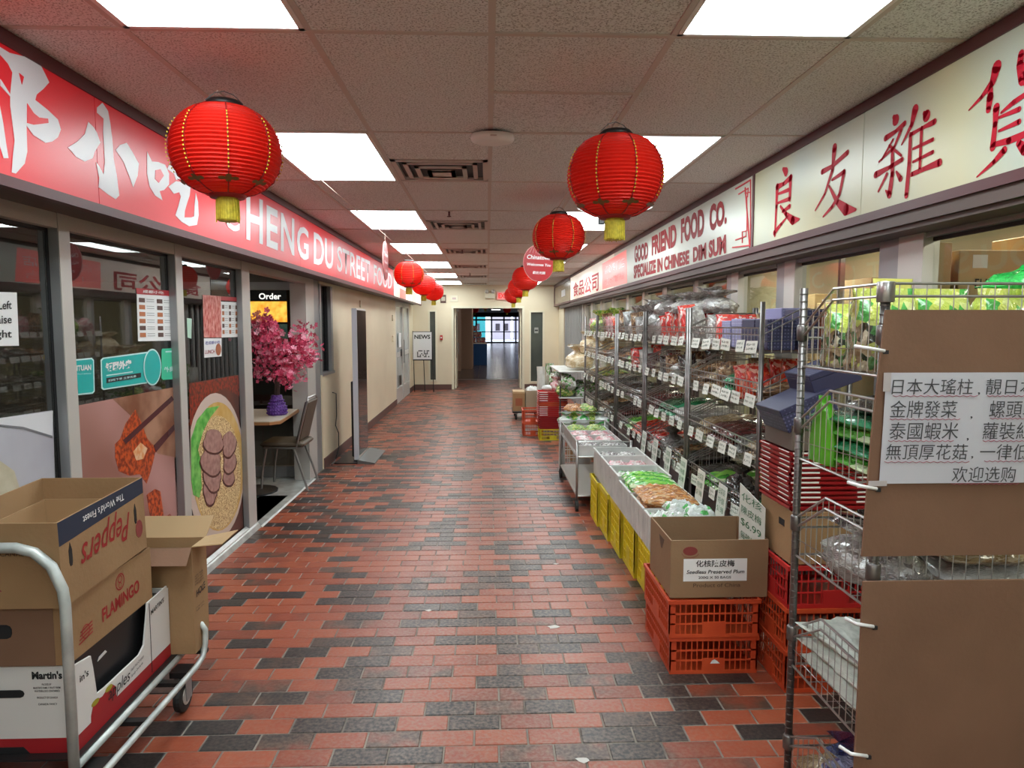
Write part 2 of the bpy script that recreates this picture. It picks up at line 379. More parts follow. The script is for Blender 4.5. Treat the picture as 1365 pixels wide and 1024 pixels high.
for n, (x0, x1, y0, y1) in enumerate(vent_cells):
    t = thing('ceiling_vent', 'square stepped metal air vent in the ceiling, %s from the camera' % ordn[n], 'vent', ((x0 + x1) / 2, (y0 + y1) / 2, ZC), group='square ceiling air vents')
    a, c = (x1 - x0) / 2 - .014, (y1 - y0) / 2 - .012
    MB().box(-a, a, -c, c, .02, .026).build('backing', M_GASKET, t)
    f = MB()
    for q in ((-a, a, -c, -c + .03), (-a, a, c - .03, c), (-a, -a + .03, -c, c), (a - .03, a, -c, c)): f.box(*q, -.002, .02)
    f.build('frame', M_GRID, t)
    for s_, dz in ((.78, -.004), (.55, -.012), (.30, -.020)):
        f = MB(); A, C_ = a * s_, c * s_; w = .028
        for q in ((-A, A, -C_, -C_ + w), (-A, A, C_ - w, C_), (-A, -A + w, -C_, C_), (A - w, A, -C_, C_)): f.box(*q, dz, dz + .010)
        if s_ < .4: f.box(-A, A, -C_, C_, dz, dz + .004)
        f.build('louvre', M_GRID, t)
# ---- walls
def wallbox(parent, name, m, *b): return MB().box(*b).build(name, m, parent, world=True)
wl = struct('wall_left', (XL, 0, 0), 'cream painted wall between the restaurant and the far doors')
wallbox(wl, 'wall_panel', M_CREAM, XL - .12, XL, 8.45, 14.15, 0, 2.10)
wallbox(wl, 'wall_panel', M_CREAM, XL - .12, XL, 7.82, 8.45, 0, 1.06)
wallbox(wl, 'wall_panel', M_CREAM, XL - .12, XL, 7.82, 8.45, 2.07, 2.10)
wallbox(wl, 'wall_panel', M_CREAM, XL - .12, XL, 16.6, YW, 0, 2.10)
wallbox(wl, 'wall_head', M_SOFFIT, XL - .12, XL + .002, -4, YW, 2.10, 2.64)
wallbox(wl, 'wall_panel', M_CREAM, XL - .12, XL, -4, .2, 0, 2.10)
bl = struct('baseboard_left', (XL, 0, 0)); wallbox(bl, 'baseboard_strip', M_BASEB, XL, XL + .012, 7.84, 14.15, 0, .115)
wallbox(bl, 'baseboard_strip', M_BASEB, XL, XL + .012, 16.6, YW, 0, .115)
wr = struct('wall_right', (XR, 0, 0), 'wall head above the grocery shop windows')
wallbox(wr, 'wall_head', M_SOFFIT, XR - .002, XR + .12, -4, YW, 2.02, 2.64)
wallbox(wr, 'wall_base', M_ALU, XR, XR + .08, -4, YW, 0, .42)
wallbox(wr, 'wall_panel', M_CREAM, XR - .02, XR + .1, 16.3, YW, 0, 2.02)
wb = struct('wall_behind', (0, -4, 0)); wallbox(wb, 'wall_panel', M_CREAM2, -6, 6, -4.2, -4, 0, 2.64)
wf = struct('wall_far', (0, YW, 0), 'cream end wall with a wide double doorway')
DX0, DX1, DZ = -.845, .865, 2.03
T = .14
wallbox(wf, 'wall_panel', M_CREAM, XL - .1, -1.45, YW, YW + T, 0, 2.64); wallbox(wf, 'wall_panel', M_CREAM, -1.29, DX0 - .055, YW, YW + T, 0, 2.64)
wallbox(wf, 'wall_panel', M_CREAM, -1.45, -1.29, YW, YW + T, 1.955, 2.64); wallbox(wf, 'wall_panel', M_CREAM, -1.45, -1.29, YW, YW + T, 0, .235)
wallbox(wf, 'wall_panel', M_CREAM, DX0 - .055, DX1 + .055, YW, YW + T, DZ + .055, 2.64)
wallbox(wf, 'wall_panel', M_CREAM, DX1 + .055, 1.07, YW, YW + T, 0, 2.64); wallbox(wf, 'wall_panel', M_CREAM, 1.39, XR + .1, YW, YW + T, 0, 2.64)
wallbox(wf, 'wall_panel', M_CREAM, 1.07, 1.39, YW, YW + T, 1.94, 2.64); wallbox(wf, 'wall_panel', M_CREAM, 1.07, 1.39, YW, YW + T, 0, .19)
bf = struct('baseboard_far', (0, YW, 0)); wallbox(bf, 'baseboard_strip', M_BASEB, XL, DX0 - .06, YW - .012, YW, 0, .13); wallbox(bf, 'baseboard_strip', M_BASEB, DX1 + .06, XR, YW - .012, YW, 0, .13)
M_SMOKE = mat('smoked_sidelight_glass', (.10, .11, .095), .12, col2=(.06, .07, .065), scale=1.2)
for n, (a, c, z0, z1) in enumerate(((-1.45, -1.29, .235, 1.955), (1.07, 1.39, .19, 1.94))):
    w = struct('window_%d' % (n + 1), (a, YW, 0), 'narrow smoked sidelight beside the far doorway'); f = MB()
    for q in ((a - .03, a + .012, z0 - .03, z1 + .03), (c - .012, c + .03, z0 - .03, z1 + .03)): f.box(q[0], q[1], YW - .02, YW + .02, q[2], q[3])
    f.box(a, c, YW - .02, YW + .02, z0 - .03, z0 + .01); f.box(a, c, YW - .02, YW + .02, z1 - .01, z1 + .03)
    f.build('window_frame', M_CREAM2, w, world=True); wallbox(w, 'pane', M_SMOKE, a, c, YW + .03, YW + .04, z0, z1)
d1 = struct('door_1', (0, YW, 0), 'open double doorway through the end wall'); f = MB()
f.box(DX0 - .055, DX0, YW - .025, YW + T + .02, 0, DZ + .055); f.box(DX1, DX1 + .055, YW - .025, YW + T + .02, 0, DZ + .055); f.box(DX0, DX1, YW - .025, YW + T + .02, DZ, DZ + .055)
f.build('door_frame', M_CREAM2, d1, world=True)
for s_, hx in ((1, DX0 + .03), (-1, DX1 - .03)):     # both leaves stand open into the hall beyond
    lf = MB(); xx = hx; lf.box(xx - .02, xx + .02, YW + .17, YW + .27, .01, DZ - .01); lf.box(xx - .02, xx + .02, YW + .93, YW + 1.03, .01, DZ - .01)
    lf.box(xx - .02, xx + .02, YW + .27, YW + .93, .01, .75); lf.box(xx - .02, xx + .02, YW + .27, YW + .93, 1.85, DZ - .01)
    l_ = lf.build('door_leaf', M_CREAM2, d1, world=True)
    MB().box(xx - .004, xx + .004, YW + .27, YW + .93, .75, 1.85).build('door_pane', M_GASKET, l_, world=False).location = -Vector(d1.location)
    MB().tube([(xx + s_ * .045, YW + .90, .85), (xx + s_ * .045, YW + .90, 1.15)], .011, 8).build('door_handle', M_CHROME, l_).location = -Vector(d1.location)
    MB().box(xx + s_ * .02, xx + s_ * .07, YW + .3, YW + .55, DZ - .07, DZ - .02).build('door_closer', M_ALUL, l_).location = -Vector(d1.location)
tr1 = struct('trim_1', (0, 20.66, 0)); wallbox(tr1, 'threshold_strip', M_ALUL, -1.5, 1.5, 20.66, 20.74, -.02, .004)
# ---- hall beyond the doorway
hall = struct('floor_hall', (0, 20.7, 0), 'polished dark tiled floor of the hall beyond the doorway')
M_HALL = mat('polished_dark_tile', (.11, .08, .068), .22, col2=(.13, .095, .08), scale=.8, spec=.6)
tl_ = MB(); tl_me = MB().box(-.297, .297, -.297, .297, -.02, 0).mesh('floor_tile', M_HALL)
MB().box(-3.2, 3.4, 20.74, 66, -.1, -.006).build('tile_bed', M_MORTAR, hall, world=True)
for yy in range(76):
    for xx in range(11):
        X0, Y0 = -3.0 + .6 * xx, 21.04 + .6 * yy
        if yy < 22 and xx < 11: link('floor_tile', tl_me, hall, (X0, Y0 - 20.7, 0))
        else: tl_.box(X0 - .297, X0 + .297, Y0 - .297, Y0 + .297, -.02, 0)
o = tl_.build('tile_paving', M_HALL, hall, world=True); o['kind'] = 'stuff'
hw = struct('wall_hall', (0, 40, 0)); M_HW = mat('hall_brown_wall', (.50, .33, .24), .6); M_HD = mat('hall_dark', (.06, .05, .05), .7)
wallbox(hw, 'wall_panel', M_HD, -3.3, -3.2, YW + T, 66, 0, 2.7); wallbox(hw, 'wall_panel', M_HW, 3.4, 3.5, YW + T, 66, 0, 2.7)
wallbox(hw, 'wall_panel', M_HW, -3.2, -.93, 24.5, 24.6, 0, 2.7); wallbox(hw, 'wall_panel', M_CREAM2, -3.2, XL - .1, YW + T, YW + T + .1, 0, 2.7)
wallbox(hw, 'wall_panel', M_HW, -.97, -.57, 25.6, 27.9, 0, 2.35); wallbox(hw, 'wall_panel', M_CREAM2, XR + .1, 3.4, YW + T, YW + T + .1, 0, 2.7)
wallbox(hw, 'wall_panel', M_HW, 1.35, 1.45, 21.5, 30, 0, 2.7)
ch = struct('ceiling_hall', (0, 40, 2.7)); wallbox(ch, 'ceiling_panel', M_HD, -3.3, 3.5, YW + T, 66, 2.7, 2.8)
for k, yy in enumerate((22.5, 26, 34, 42, 50)):  # nearest one added, hidden above the door head, to brighten the brown panel
    t = thing('ceiling_light', 'small square light in the hall ceiling, %s beyond the doorway' % ordn[k], 'light', (.6, yy, 2.69), group='hall ceiling lights')
    MB().box(-.3, .3, -.3, .3, -.01, 0).build('diffuser', mat('hall_light', (1, .95, .85), .5, emit=11), t)
d2 = struct('door_2', (0, 62, 0), 'row of glazed entrance doors at the end of the hall'); f = MB()
M_BRONZE = mat('dark_bronze_frame', (.03, .022, .03), .4)
edges = [-3.2, -1.0, .35, 1.45, 2.5, 3.4]
for e_ in edges: f.box(e_ - .07, e_ + .07, 62, 62.1, 0, 2.7)
f.box(-3.2, 3.4, 62, 62.1, 1.98, 2.12); f.box(-3.2, 3.4, 62, 62.1, 0, .12); f.box(-3.2, 3.4, 62, 62.08, .95, 1.03); f.box(-3.2, 3.4, 62, 62.1, 2.3, 2.7)
f.build('door_frame', M_BRONZE, d2, world=True)
for a, c in zip(edges[:-1], edges[1:]): wallbox(d2, 'pane', glassmat('entrance_glass', 1.4) if 'entrance_glass' not in bpy.data.materials else bpy.data.materials['entrance_glass'], a + .07, c - .07, 62.04, 62.05, .12, 1.98)
st = struct('ground_outside', (0, 70, 0), 'snow covered street outside the far entrance doors'); wallbox(st, 'snow', mat('snow', (.75, .78, .85), .8, col2=(.4, .42, .5), scale=.6), -20, 20, 62.2, 90, -.2, -.05)
for k, (x, w, h, c, lb) in enumerate(((-1.75, 3.0, 4.5, (.02, .26, .26), 'teal awning building across the street outside'), (1.5, 2.3, 3.2, (.42, .38, .42), 'grey shop front across the street outside'), (4.8, 3.5, 5.0, (.42, .40, .48), 'pale building across the street at right'))):
    t = thing('building', lb, 'building', (x, 80, -.05)); MB().box(-w / 2, w / 2, 0, 3, 0, h).build('wall', mat('outside_wall_%s' % 'abc'[k], c, .7), t)
    w_ = MB()
    for q in (-.6, .35): w_.box(q, q + .5, -.03, 0, 1.0, 1.8)
    w_.build('window', M_BRONZE, t); MB().box(-w / 2 - .1, w / 2 + .1, -.1, 3.1, h, h + .15).build('roof', M_BRONZE, t)
# shop stall and clothes in the hall
t = thing('market_stall', 'blue skirted stall piled with goods in the hall beyond', 'stall', (-.35, 28.6, 0))
MB().box(-.6, .32, -.4, .4, 0, .85).build('table_skirt', mat('blue_cloth', (.02, .10, .30), .7), t)
MB().box(-.62, .34, -.42, .42, .85, .89).build('table_top', M_WHITEB, t)
gb = bagmat('stall_goods', [(.35, .05, .05), (.1, .1, .2), (.5, .4, .3), (.6, .1, .08)], 14)
for k, (x, z, w) in enumerate(((-.35, .89, .45), (.08, .89, .36), (-.15, 1.12, .5), (-.25, 1.36, .36))):
    tag(MB().bbox(-w / 2, w / 2, -.25, .25, 0, .22, .02).build('folded_goods', gb), 'bundle of dark red goods on the hall stall, %s' % ['lower left', 'lower right', 'middle tier', 'topmost'][k], 'goods', 'bundles on the hall stall').location = (-.35 + x, 28.6, z)
# small red hall lanterns are added with the lanterns
# ---- restaurant behind the left glass (dim), shop behind the right glass (lit)
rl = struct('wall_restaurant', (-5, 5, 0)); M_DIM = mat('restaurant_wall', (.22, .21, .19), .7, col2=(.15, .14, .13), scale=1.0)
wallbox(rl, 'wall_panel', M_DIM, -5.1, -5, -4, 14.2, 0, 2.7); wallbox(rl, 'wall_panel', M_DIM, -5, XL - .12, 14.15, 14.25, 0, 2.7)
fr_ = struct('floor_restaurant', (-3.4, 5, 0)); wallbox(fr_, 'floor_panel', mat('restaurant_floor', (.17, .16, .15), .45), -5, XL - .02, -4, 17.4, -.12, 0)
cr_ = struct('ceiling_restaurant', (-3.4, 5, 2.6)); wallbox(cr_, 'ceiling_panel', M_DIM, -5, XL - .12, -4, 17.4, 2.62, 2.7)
rs = struct('wall_shop', (5, 5, 0)); M_SHOP = mat('shop_wall', (.62, .56, .36), .7, col2=(.5, .46, .3), scale=.9)
wallbox(rs, 'wall_panel', M_SHOP, 4.2, 4.3, -4, 17.4, 0, 2.7)
wallbox(rs, 'wall_panel', M_SHOP, XR + .12, 4.2, 13.2, 13.3, 0, 2.7)
fs_ = struct('floor_shop', (3, 5, 0)); wallbox(fs_, 'floor_panel', mat('shop_floor', (.3, .27, .22), .5), XR + .02, 4.2, -4, 17.4, -.12, 0)
cs_ = struct('ceiling_shop', (3, 5, 2.6)); wallbox(cs_, 'ceiling_panel', mat('shop_ceiling', (.5, .45, .38), .8), XR + .12, 4.2, -4, 17.4, 2.5, 2.6)
for k, yy in enumerate((1.6, 4.4, 7.2, 10.0)):
    t = thing('ceiling_light', 'strip light inside the grocery shop, %s along the windows' % ordn[k], 'light', (3.0, yy, 2.49), group='shop strip lights')
    MB().box(-.15, .15, -.6, .6, -.03, 0).build('diffuser', mat('shop_light', (1, .93, .8), .5, emit=SHOPLIGHT), t)
for k, (xx, yy) in enumerate(((-3.6, 2.2), (-3.6, 5.2), (-3.4, 9.0))):  # lamps added high up to lift the dark restaurant interior
    t = thing('ceiling_light', 'added round lamp brightening the dim restaurant, %s along the windows' % ordn[k], 'light', (xx, yy, 2.62), group='added restaurant fill lamps')
    MB().lathe([(.05, -.03), (.20, -.02), (.22, 0)], 20).build('fill_lamp_cover', mat('restaurant_fill_light', (1, .93, .80), .5, emit=16), t)
# ---- left storefront
YM = [(3.12, 3.205), (4.25, 4.345), (5.37, 5.545)]
def post(parent, y0, y1, x0=XL - .075, x1=XL, z1=2.10, z0=.02, m=M_ALU, name='mullion'):
    MB().box(x0, x1 - .004, y0, y1, z0, z1).build(name, m, parent, world=True); MB().box(x0, x0 + .02, y0 - .018, y0, z0, z1).build('glazing_bead', m, parent, world=True)
    return MB().box(x1 - .004, x1, y0 + .002, y1 - .002, z0, z1).build('mullion_face', M_ALUL, parent, world=True)
panes = [(.2, 3.12), (3.205, 4.25), (4.345, 5.37)]
for n, (a, c) in enumerate(panes):
    w = struct('window_%d' % (n + 3), (XL, a, 0), 'tall restaurant shop window with aluminium frame')
    post(w, c, YM[n][1] if n < 3 else c + .09); X0, X1 = XL - .07, XL - .004
    for q_ in ((X0, X1, a, c, 2.035, 2.10), (X0, X1 + .006, a, c, 0, .045)): MB().box(*q_).build('window_rail', M_ALUL, w, world=True)
    MB().box(XL - .056, XL - .044, c - .018, c, .045, 2.035).box(XL - .056, XL - .044, a, c, 2.02, 2.035).box(XL - .056, XL - .044, a, c, .045, .06).build('gasket', M_GASKET, w, world=True)
    wallbox(w, 'pane', M_GLASS_L, XL - .052, XL - .046, a, c - .018, .05, 2.03)
sl = struct('trim_2', (XL, 3, 0), 'pale metal sill under the restaurant windows'); MB().prism([(XL - .03, .2, .06), (XL + .012, .2, .035), (XL + .028, .2, 0), (XL - .03, .2, 0)], (0, 5.35, 0)).build('sill', M_SILL, sl, world=True)
MB().prism([(XL - .30, 5.55, .012), (XL + .028, 5.55, .012), (XL + .04, 5.55, 0), (XL - .30, 5.55, 0)], (0, 1.75, 0)).build('threshold', M_SILL, sl, world=True)
# entrance: jambs, head, recessed glazed screen
e1 = struct('door_3', (XL, 6.4, 0), 'open restaurant entrance with aluminium jambs'); f = MB()
f.box(XL - .10, XL, 5.545, 7.25, 2.04, 2.10); f.build('door_head', M_ALUL, e1, world=True)
f = MB(); f.box(XL - .10, XL, 7.22, 7.55, 0, 2.10); f.box(XL - .16, XL - .10, 7.22, 7.30, 0, 2.04); f.build('door_jamb', M_ALUL, e1, world=True)
MB().box(XL - .10, XL - .012, 7.55, 7.82, 0, 2.10).build('side_jamb', M_ALU, e1, world=True)
w = struct('window_6', (-2.6, 7.3, 0), 'glazed screen inside the restaurant entrance'); f = MB()
YS0 = 7.36; f.box(-2.02, -1.95, YS0, YS0 + .05, 0, 2.06); f.box(-3.3, -3.2, YS0, YS0 + .05, 0, 2.06); f.box(-3.2, -2.02, YS0, YS0 + .05, 1.98, 2.06); f.box(-3.2, -2.02, YS0, YS0 + .05, 0, .13)
f.build('window_frame', M_ALU, w, world=True); MB().box(-1.965, -1.945, YS0 - .01, YS0, 0, 2.06).build('frame_edge', M_ALUL, w, world=True)
wallbox(w, 'pane', M_GLASS_L, -3.2, -2.02, YS0 + .02, YS0 + .026, .13, 1.98)
wallbox(e1, 'entrance_header', M_DIM, -5, -1.95, 7.36, 7.42, 2.06, 2.62)
ml = struct('trim_3', (-2.1, 6, 0)); wallbox(ml, 'doormat', mat('charcoal_mat', (.035, .04, .035), .9, bump=.6, bscale=120), -2.5, XL - .04, 5.62, 6.55, 0, .012)
wallbox(ml, 'entrance_floor', mat('pale_entrance_tile', (.55, .53, .48), .4), -3.2, XL - .03, 6.58, 7.36, 0, .010)
# small window in the cream wall
w = struct('window_7', (XL, 7.9, 1.06), 'small deep window in the cream wall'); f = MB()
f.box(XL - .12, XL - .001, 8.36, 8.45, 1.06, 2.07); f.box(XL - .12, XL - .001, 7.82, 7.88, 1.06, 2.07); f.box(XL - .12, XL + .012, 7.86, 8.45, 1.045, 1.075)
f.build('window_frame', M_ALU, w, world=True); wallbox(w, 'gasket', M_GASKET, XL - .1, XL - .04, 8.33, 8.36, 1.075, 2.07)
wallbox(w, 'pane', M_GLASS_L, XL - .07, XL - .065, 7.88, 8.33, 1.075, 2.07); wallbox(w, 'curtain', mat('tan_curtain', (.30, .17, .07), .8), XL - .3, XL - .28, 7.6, 8.1, 1.0, 2.1)
# far left aluminium doors
w = struct('door_4', (XL, 15.3, 0), 'grey aluminium glazed doors near the end wall'); f = MB()
for y0, y1 in ((14.15, 14.3), (15.28, 15.36), (15.4, 15.48), (16.5, 16.6)): f.box(XL - .06, XL, y0, y1, 0, 2.1)
f.box(XL - .06, XL, 14.3, 16.5, 2.0, 2.1); f.box(XL - .06, XL - .01, 14.3, 15.3, 0, .3); f.box(XL - .06, XL - .01, 15.4, 16.5, 0, .3); f.box(XL - .06, XL - .01, 14.3, 15.3, .95, 1.05); f.box(XL - .06, XL - .01, 15.4, 16.5, .95, 1.05)
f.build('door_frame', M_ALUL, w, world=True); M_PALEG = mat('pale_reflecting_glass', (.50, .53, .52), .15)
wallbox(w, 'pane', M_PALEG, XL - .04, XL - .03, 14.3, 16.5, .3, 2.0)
MB().tube([(XL + .04, 15.22, .8), (XL + .04, 15.22, 1.3)], .014, 8).build('door_handle', M_CHROME, w, world=True); wallbox(w, 'letter_plate', M_GASKET, XL - .01, XL + .004, 14.75, 14.98, .35, .55)
wallbox(w, 'notice', M_PAPER, XL - .01, XL + .002, 14.65, 15.0, 1.15, 1.45); wallbox(w, 'lock_box', M_BLACKP, XL - .01, XL + .01, 15.0, 15.1, .95, 1.1)
# ---- right storefront
rm = [(-3.0, -2.8), (.3, .45), (2.86, 3.21), (4.07, 4.36), (5.0, 5.28), (5.95, 6.15), (7.0, 7.25), (8.0, 8.2), (8.9, 9.15), (10.0, 10.2), (11.0, 11.25), (12.0, 12.3), (12.9, 13.1)]
for n in range(len(rm) - 1):
    y0, y1 = rm[n][1], rm[n + 1][0]
    w = struct('window_%d' % (n + 8), (XR, y0, .42), 'grocery shop window in a grey aluminium frame'); c0, c1 = rm[n + 1]; mid = (c0 + c1) / 2
    MB().box(XR, XR + .07, c0, mid, .42, 2.02).build('mullion', M_ALUL, w, world=True)
    MB().box(XR + .015, XR + .07, mid, c1, .42, 2.02).build('mullion', M_ALU, w, world=True)
    MB().box(XR + .04, XR + .055, c1, c1 + .02, .46, 1.98).box(XR + .04, XR + .055, y0, y1, 1.965, 1.98).build('gasket', M_GASKET, w, world=True)
    MB().box(XR + .01, XR + .07, y0, y1, 1.98, 2.02).box(XR, XR + .07, y0, y1, .42, .46).build('window_rail', M_ALU, w, world=True)
    wallbox(w, 'pane', M_GLASS_R, XR + .045, XR + .05, y0 + .02, y1, .46, 1.97)
# ribbed shutters beyond the last window
sh = struct('window_21', (XR, 13.1, 0), 'closed grey ribbed blind beside the end wall'); f = MB()
yy = 13.2
while yy < 16.25: f.box(XR - .01, XR + .03, yy, yy + .09, 0.05, 2.0); yy += .24
for k_ in range(1): f.build('blind_slats', mat('grey_blind', (.42, .42, .41), .5), sh, world=True)
wallbox(sh, 'blind_backing', M_GASKET, XR + .035, XR + .05, 13.1, 16.3, 0, 2.02); wallbox(sh, 'window_frame', M_ALUL, XR - .01, XR + .04, 13.08, 13.2, 0, 2.02); wallbox(sh, 'window_frame', M_GASKET, XR - .005, XR + .04, 14.2, 14.28, 0, 2.02)
# ================================================================== SIGN BOXES
def glowmat(name, col, e, col2=None, rough=.34, scale=1.5):
    return mat(name, col, rough, col2=col2, scale=scale, emit=e, ecol=None if col2 else col, detail=1)
M_SRED = glowmat('backlit_red_acrylic', (.64, .010, .020), .18)
M_SWHITE = glowmat('backlit_white_acrylic', (.58, .58, .60), .16)
M_SCREAM = glowmat('backlit_cream_acrylic', (.38, .42, .37), .13, (.50, .47, .29))
M_SRED2 = mat('translucent_red_vinyl', (.40, .006, .022), .6, emit=.14, spec=.2)
M_BROWNR = mat('dull_red_vinyl', (.32, .035, .04), .6, emit=.12, spec=.2)
M_ROSE = mat('rose_vinyl', (.50, .06, .07), .6, emit=.2, spec=.2)
SXL, SXR = -1.60, 1.66
# left casing, one long box; its faces are separate sign panels
t = thing('shop_sign', 'long red backlit sign reading CHENG DU STREET FOOD above the left windows', 'sign', (SXL, 7, 2.33))
cz = MB(); cz.box(XL + .002, SXL - .004, -3.9, 12.06, 2.10, ZC - .004); cz.build('sign_casing', M_SOFFIT, t, world=True)
cz = MB(); cz.box(SXL - .03, SXL + .008, -3.9, 12.06, 2.545, ZC - .004); cz.box(SXL - .03, SXL + .008, -3.9, 12.06, 2.078, 2.115); cz.build('casing_rail', M_DARKTRIM, t, world=True)
panels_ = [-3.9, .6, 2.99, 6.1, 9.2, 12.04]
for a, c in zip(panels_[:-1], panels_[1:]): MB().box(SXL - .012, SXL, a + .002, c - .002, 2.115, 2.545).build('sign_face', M_SRED, t, world=True)
# brush characters traced as strokes on the sign plane
C1 = Crop(0, 0, 3.415)
def cpoly(name, pts, m, parent, lift, X, crop=C1, s=1):
    P = [at(*crop(*p), X=X) + Vector((s * lift, 0, 0)) for p in pts]
    return MB().prism(P, (-s * .0015, 0, 0)).build(name, m, parent, world=True)
cpoly('character_du', [(-60,190),(0,215),(40,240),(100,255),(150,265),(185,300),(205,340),(222,375),(195,405),(165,430),(158,455),(215,500),(262,545),(275,590),(262,625),(235,645),(205,650),(150,615),(118,570),(122,690),(110,745),(70,790),(52,785),(58,700),(65,640),(50,520),(45,480),(45,440),(0,390),(0,360),(45,430),(55,330),(35,290),(0,250),(-60,230)], M_SWHITE, t, .002, SXL)
cpoly('character_counter', [(83,332),(105,350),(96,385)], M_SRED, t, .0035, SXL)
cpoly('character_counter', [(120,470),(150,515),(175,535),(215,540),(217,560),(150,568),(120,560)], M_SRED, t, .0035, SXL)
cpoly('character_du', [(-60,420),(-5,470),(12,560),(25,650),(36,720),(15,720),(-10,640),(-60,600)], M_SWHITE, t, .002, SXL)
cpoly('character_xiao', [(465,468),(490,505),(500,560),(510,640),(515,720),(530,800),(541,890),(525,907),(490,885),(448,852),(450,810),(436,738),(452,760),(470,795),(476,740),(468,600),(470,540),(440,513),(440,490)], M_SWHITE, t, .002, SXL)
cpoly('character_xiao', [(400,555),(425,580),(440,605),(455,650),(430,690),(420,720),(385,735),(345,715),(325,690),(306,672),(350,645),(385,610)], M_SWHITE, t, .002, SXL)
cpoly('character_xiao', [(525,683),(545,660),(575,650),(600,690),(630,745),(625,800),(605,852),(590,810),(560,735)], M_SWHITE, t, .002, SXL)
cpoly('character_chi', [(668,690),(690,735),(720,738),(750,750),(768,790),(768,840),(745,865),(725,870),(738,912),(705,890),(680,850),(668,790)], M_SWHITE, t, .002, SXL)
cpoly('character_counter', [(705,775),(728,770),(743,800),(720,832),(703,815)], M_SRED, t, .0035, SXL)
cpoly('character_chi', [(783,640),(793,660),(795,720),(830,790),(845,800),(800,820),(790,790),(760,770),(775,730)], M_SWHITE, t, .002, SXL)
cpoly('character_chi', [(765,850),(785,835),(800,825),(845,830),(866,850),(862,890),(850,925),(840,960),(838,990),(870,990),(882,985),(885,930),(890,878),(900,920),(903,980),(895,1024),(860,1030),(825,1010),(797,980),(810,940),(822,895),(815,875),(790,882)], M_SWHITE, t, .002, SXL)
def ltext(s_, px, X=SXL, m=M_SWHITE, parent=t, off=.022, lift=.002, name='lettering', **k):
    return fit_text(name, s_, [at(x, y, X=X) for x, y in px], m, parent, lift, off, **k)
# each word: bottom-left, bottom-right, top-left, top-right in the photograph
ltext('C', [(298, 305), (319, 310), (298, 263), (319, 270)]); ltext('H', [(328, 319), (350, 326), (328, 258), (350, 267)])
ltext('E', [(355, 328), (370, 334), (355, 273), (370, 281)]); ltext('N', [(374, 334), (392, 341), (374, 283), (392, 292)]); ltext('G', [(396, 344), (411, 348), (395, 298), (411, 306)])
ltext('DU', [(418, 352), (444, 360), (418, 309), (444, 323)])
ltext('STREET', [(449, 361), (493, 378), (449, 327), (493, 348)], off=.012); ltext('FOOD', [(498, 379), (522, 386), (498, 352), (522, 366)], off=.008)
# pale sign after the red one
t2 = thing('shop_sign', 'short glowing pale sign beyond the red sign at the left', 'sign', (SXL, 14.5, 2.33))
MB().box(XL + .002, SXL - .004, 12.08, 17.0, 2.10, ZC - .004).build('sign_casing', M_SOFFIT, t2, world=True)
MB().box(SXL - .03, SXL + .006, 12.08, 17.0, 2.56, ZC - .004).box(SXL - .03, SXL + .006, 12.08, 17.0, 2.08, 2.11).box(SXL - .03, SXL + .006, 16.97, 17.0, 2.11, 2.56).build('casing_rail', M_DARKTRIM, t2, world=True)
MB().box(SXL - .012, SXL, 12.1, 16.96, 2.11, 2.56).build('sign_face', glowmat('backlit_pale_acrylic', (.80, .74, .66), .6), t2, world=True)
flat('sign_picture', [(533, 384), (541, 388), (541, 400), (533, 397)], mat('pale_red_print', (.75, .3, .25), .4, emit=.4), t2, X=SXL, lift=.002)
# right casing
t = thing('shop_sign', 'long cream backlit grocery sign with red Chinese and English lettering above the right windows', 'sign', (SXR, 7, 2.33))
MB().box(SXR + .004, XR - .002, -3.9, 14.05, 2.02, ZC - .004).build('sign_casing', M_SOFFIT, t, world=True)
MB().box(SXR - .008, SXR + .03, -3.9, 14.05, 2.55, ZC - .004).box(SXR - .008, SXR + .03, -3.9, 14.05, 2.068, 2.105).box(SXR - .006, SXR + .02, 4.36, 4.39, 2.1, 2.55).build('casing_rail', M_DARKTRIM, t, world=True)
MB().box(SXR + .02, XR + .05, -3.9, 16.4, 2.0, 2.068).build('casing_soffit', M_SOFFIT, t, world=True)
for a, c in ((-3.9, .4), (.41, 3.1), (3.105, 4.36)): MB().box(SXR, SXR + .012, a, c, 2.105, 2.55).build('sign_face', M_SCREAM, t, world=True)
MB().box(SXR, SXR + .012, 4.39, 9.2, 2.105, 2.55).build('sign_face', glowmat('backlit_ivory_acrylic', (.46, .48, .41), .15), t, world=True)
MB().box(SXR, SXR + .012, 9.2, 14.03, 2.105, 2.55).build('sign_face', glowmat('backlit_warm_acrylic', (.75, .66, .56), .40), t, world=True)
C2 = Crop(1000, 0, 3.011); NR = (-1, 0, 0)
strokes('character_liang', [[(133,678,10),(145,690,26)],[(108,752,16),(135,738,12),(165,712,18)],[(163,715,20),(160,800,14)],[(110,750,20),(106,830,14),(100,945,10)],[(115,778,7),(155,762,12)],[(112,815,7),(158,798,12)],[(98,935,16),(125,900,10),(152,868,5)],[(160,828,14),(130,850,7)],[(122,828,8),(145,860,14),(172,885,26),(198,880,6)]], M_SRED2, t, C2, X=SXR, nrm=NR)
strokes('character_you', [[(290,690,16),(330,668,12),(392,612,16)],[(340,594,26),(332,680,14),(300,780,10),(262,845,5)],[(330,722,8),(378,690,14)],[(378,690,16),(360,780,14),(330,830,12),(294,870,6)],[(318,748,8),(350,810,18),(385,842,34),(425,842,8)]], M_SRED2, t, C2, X=SXR, nrm=NR)
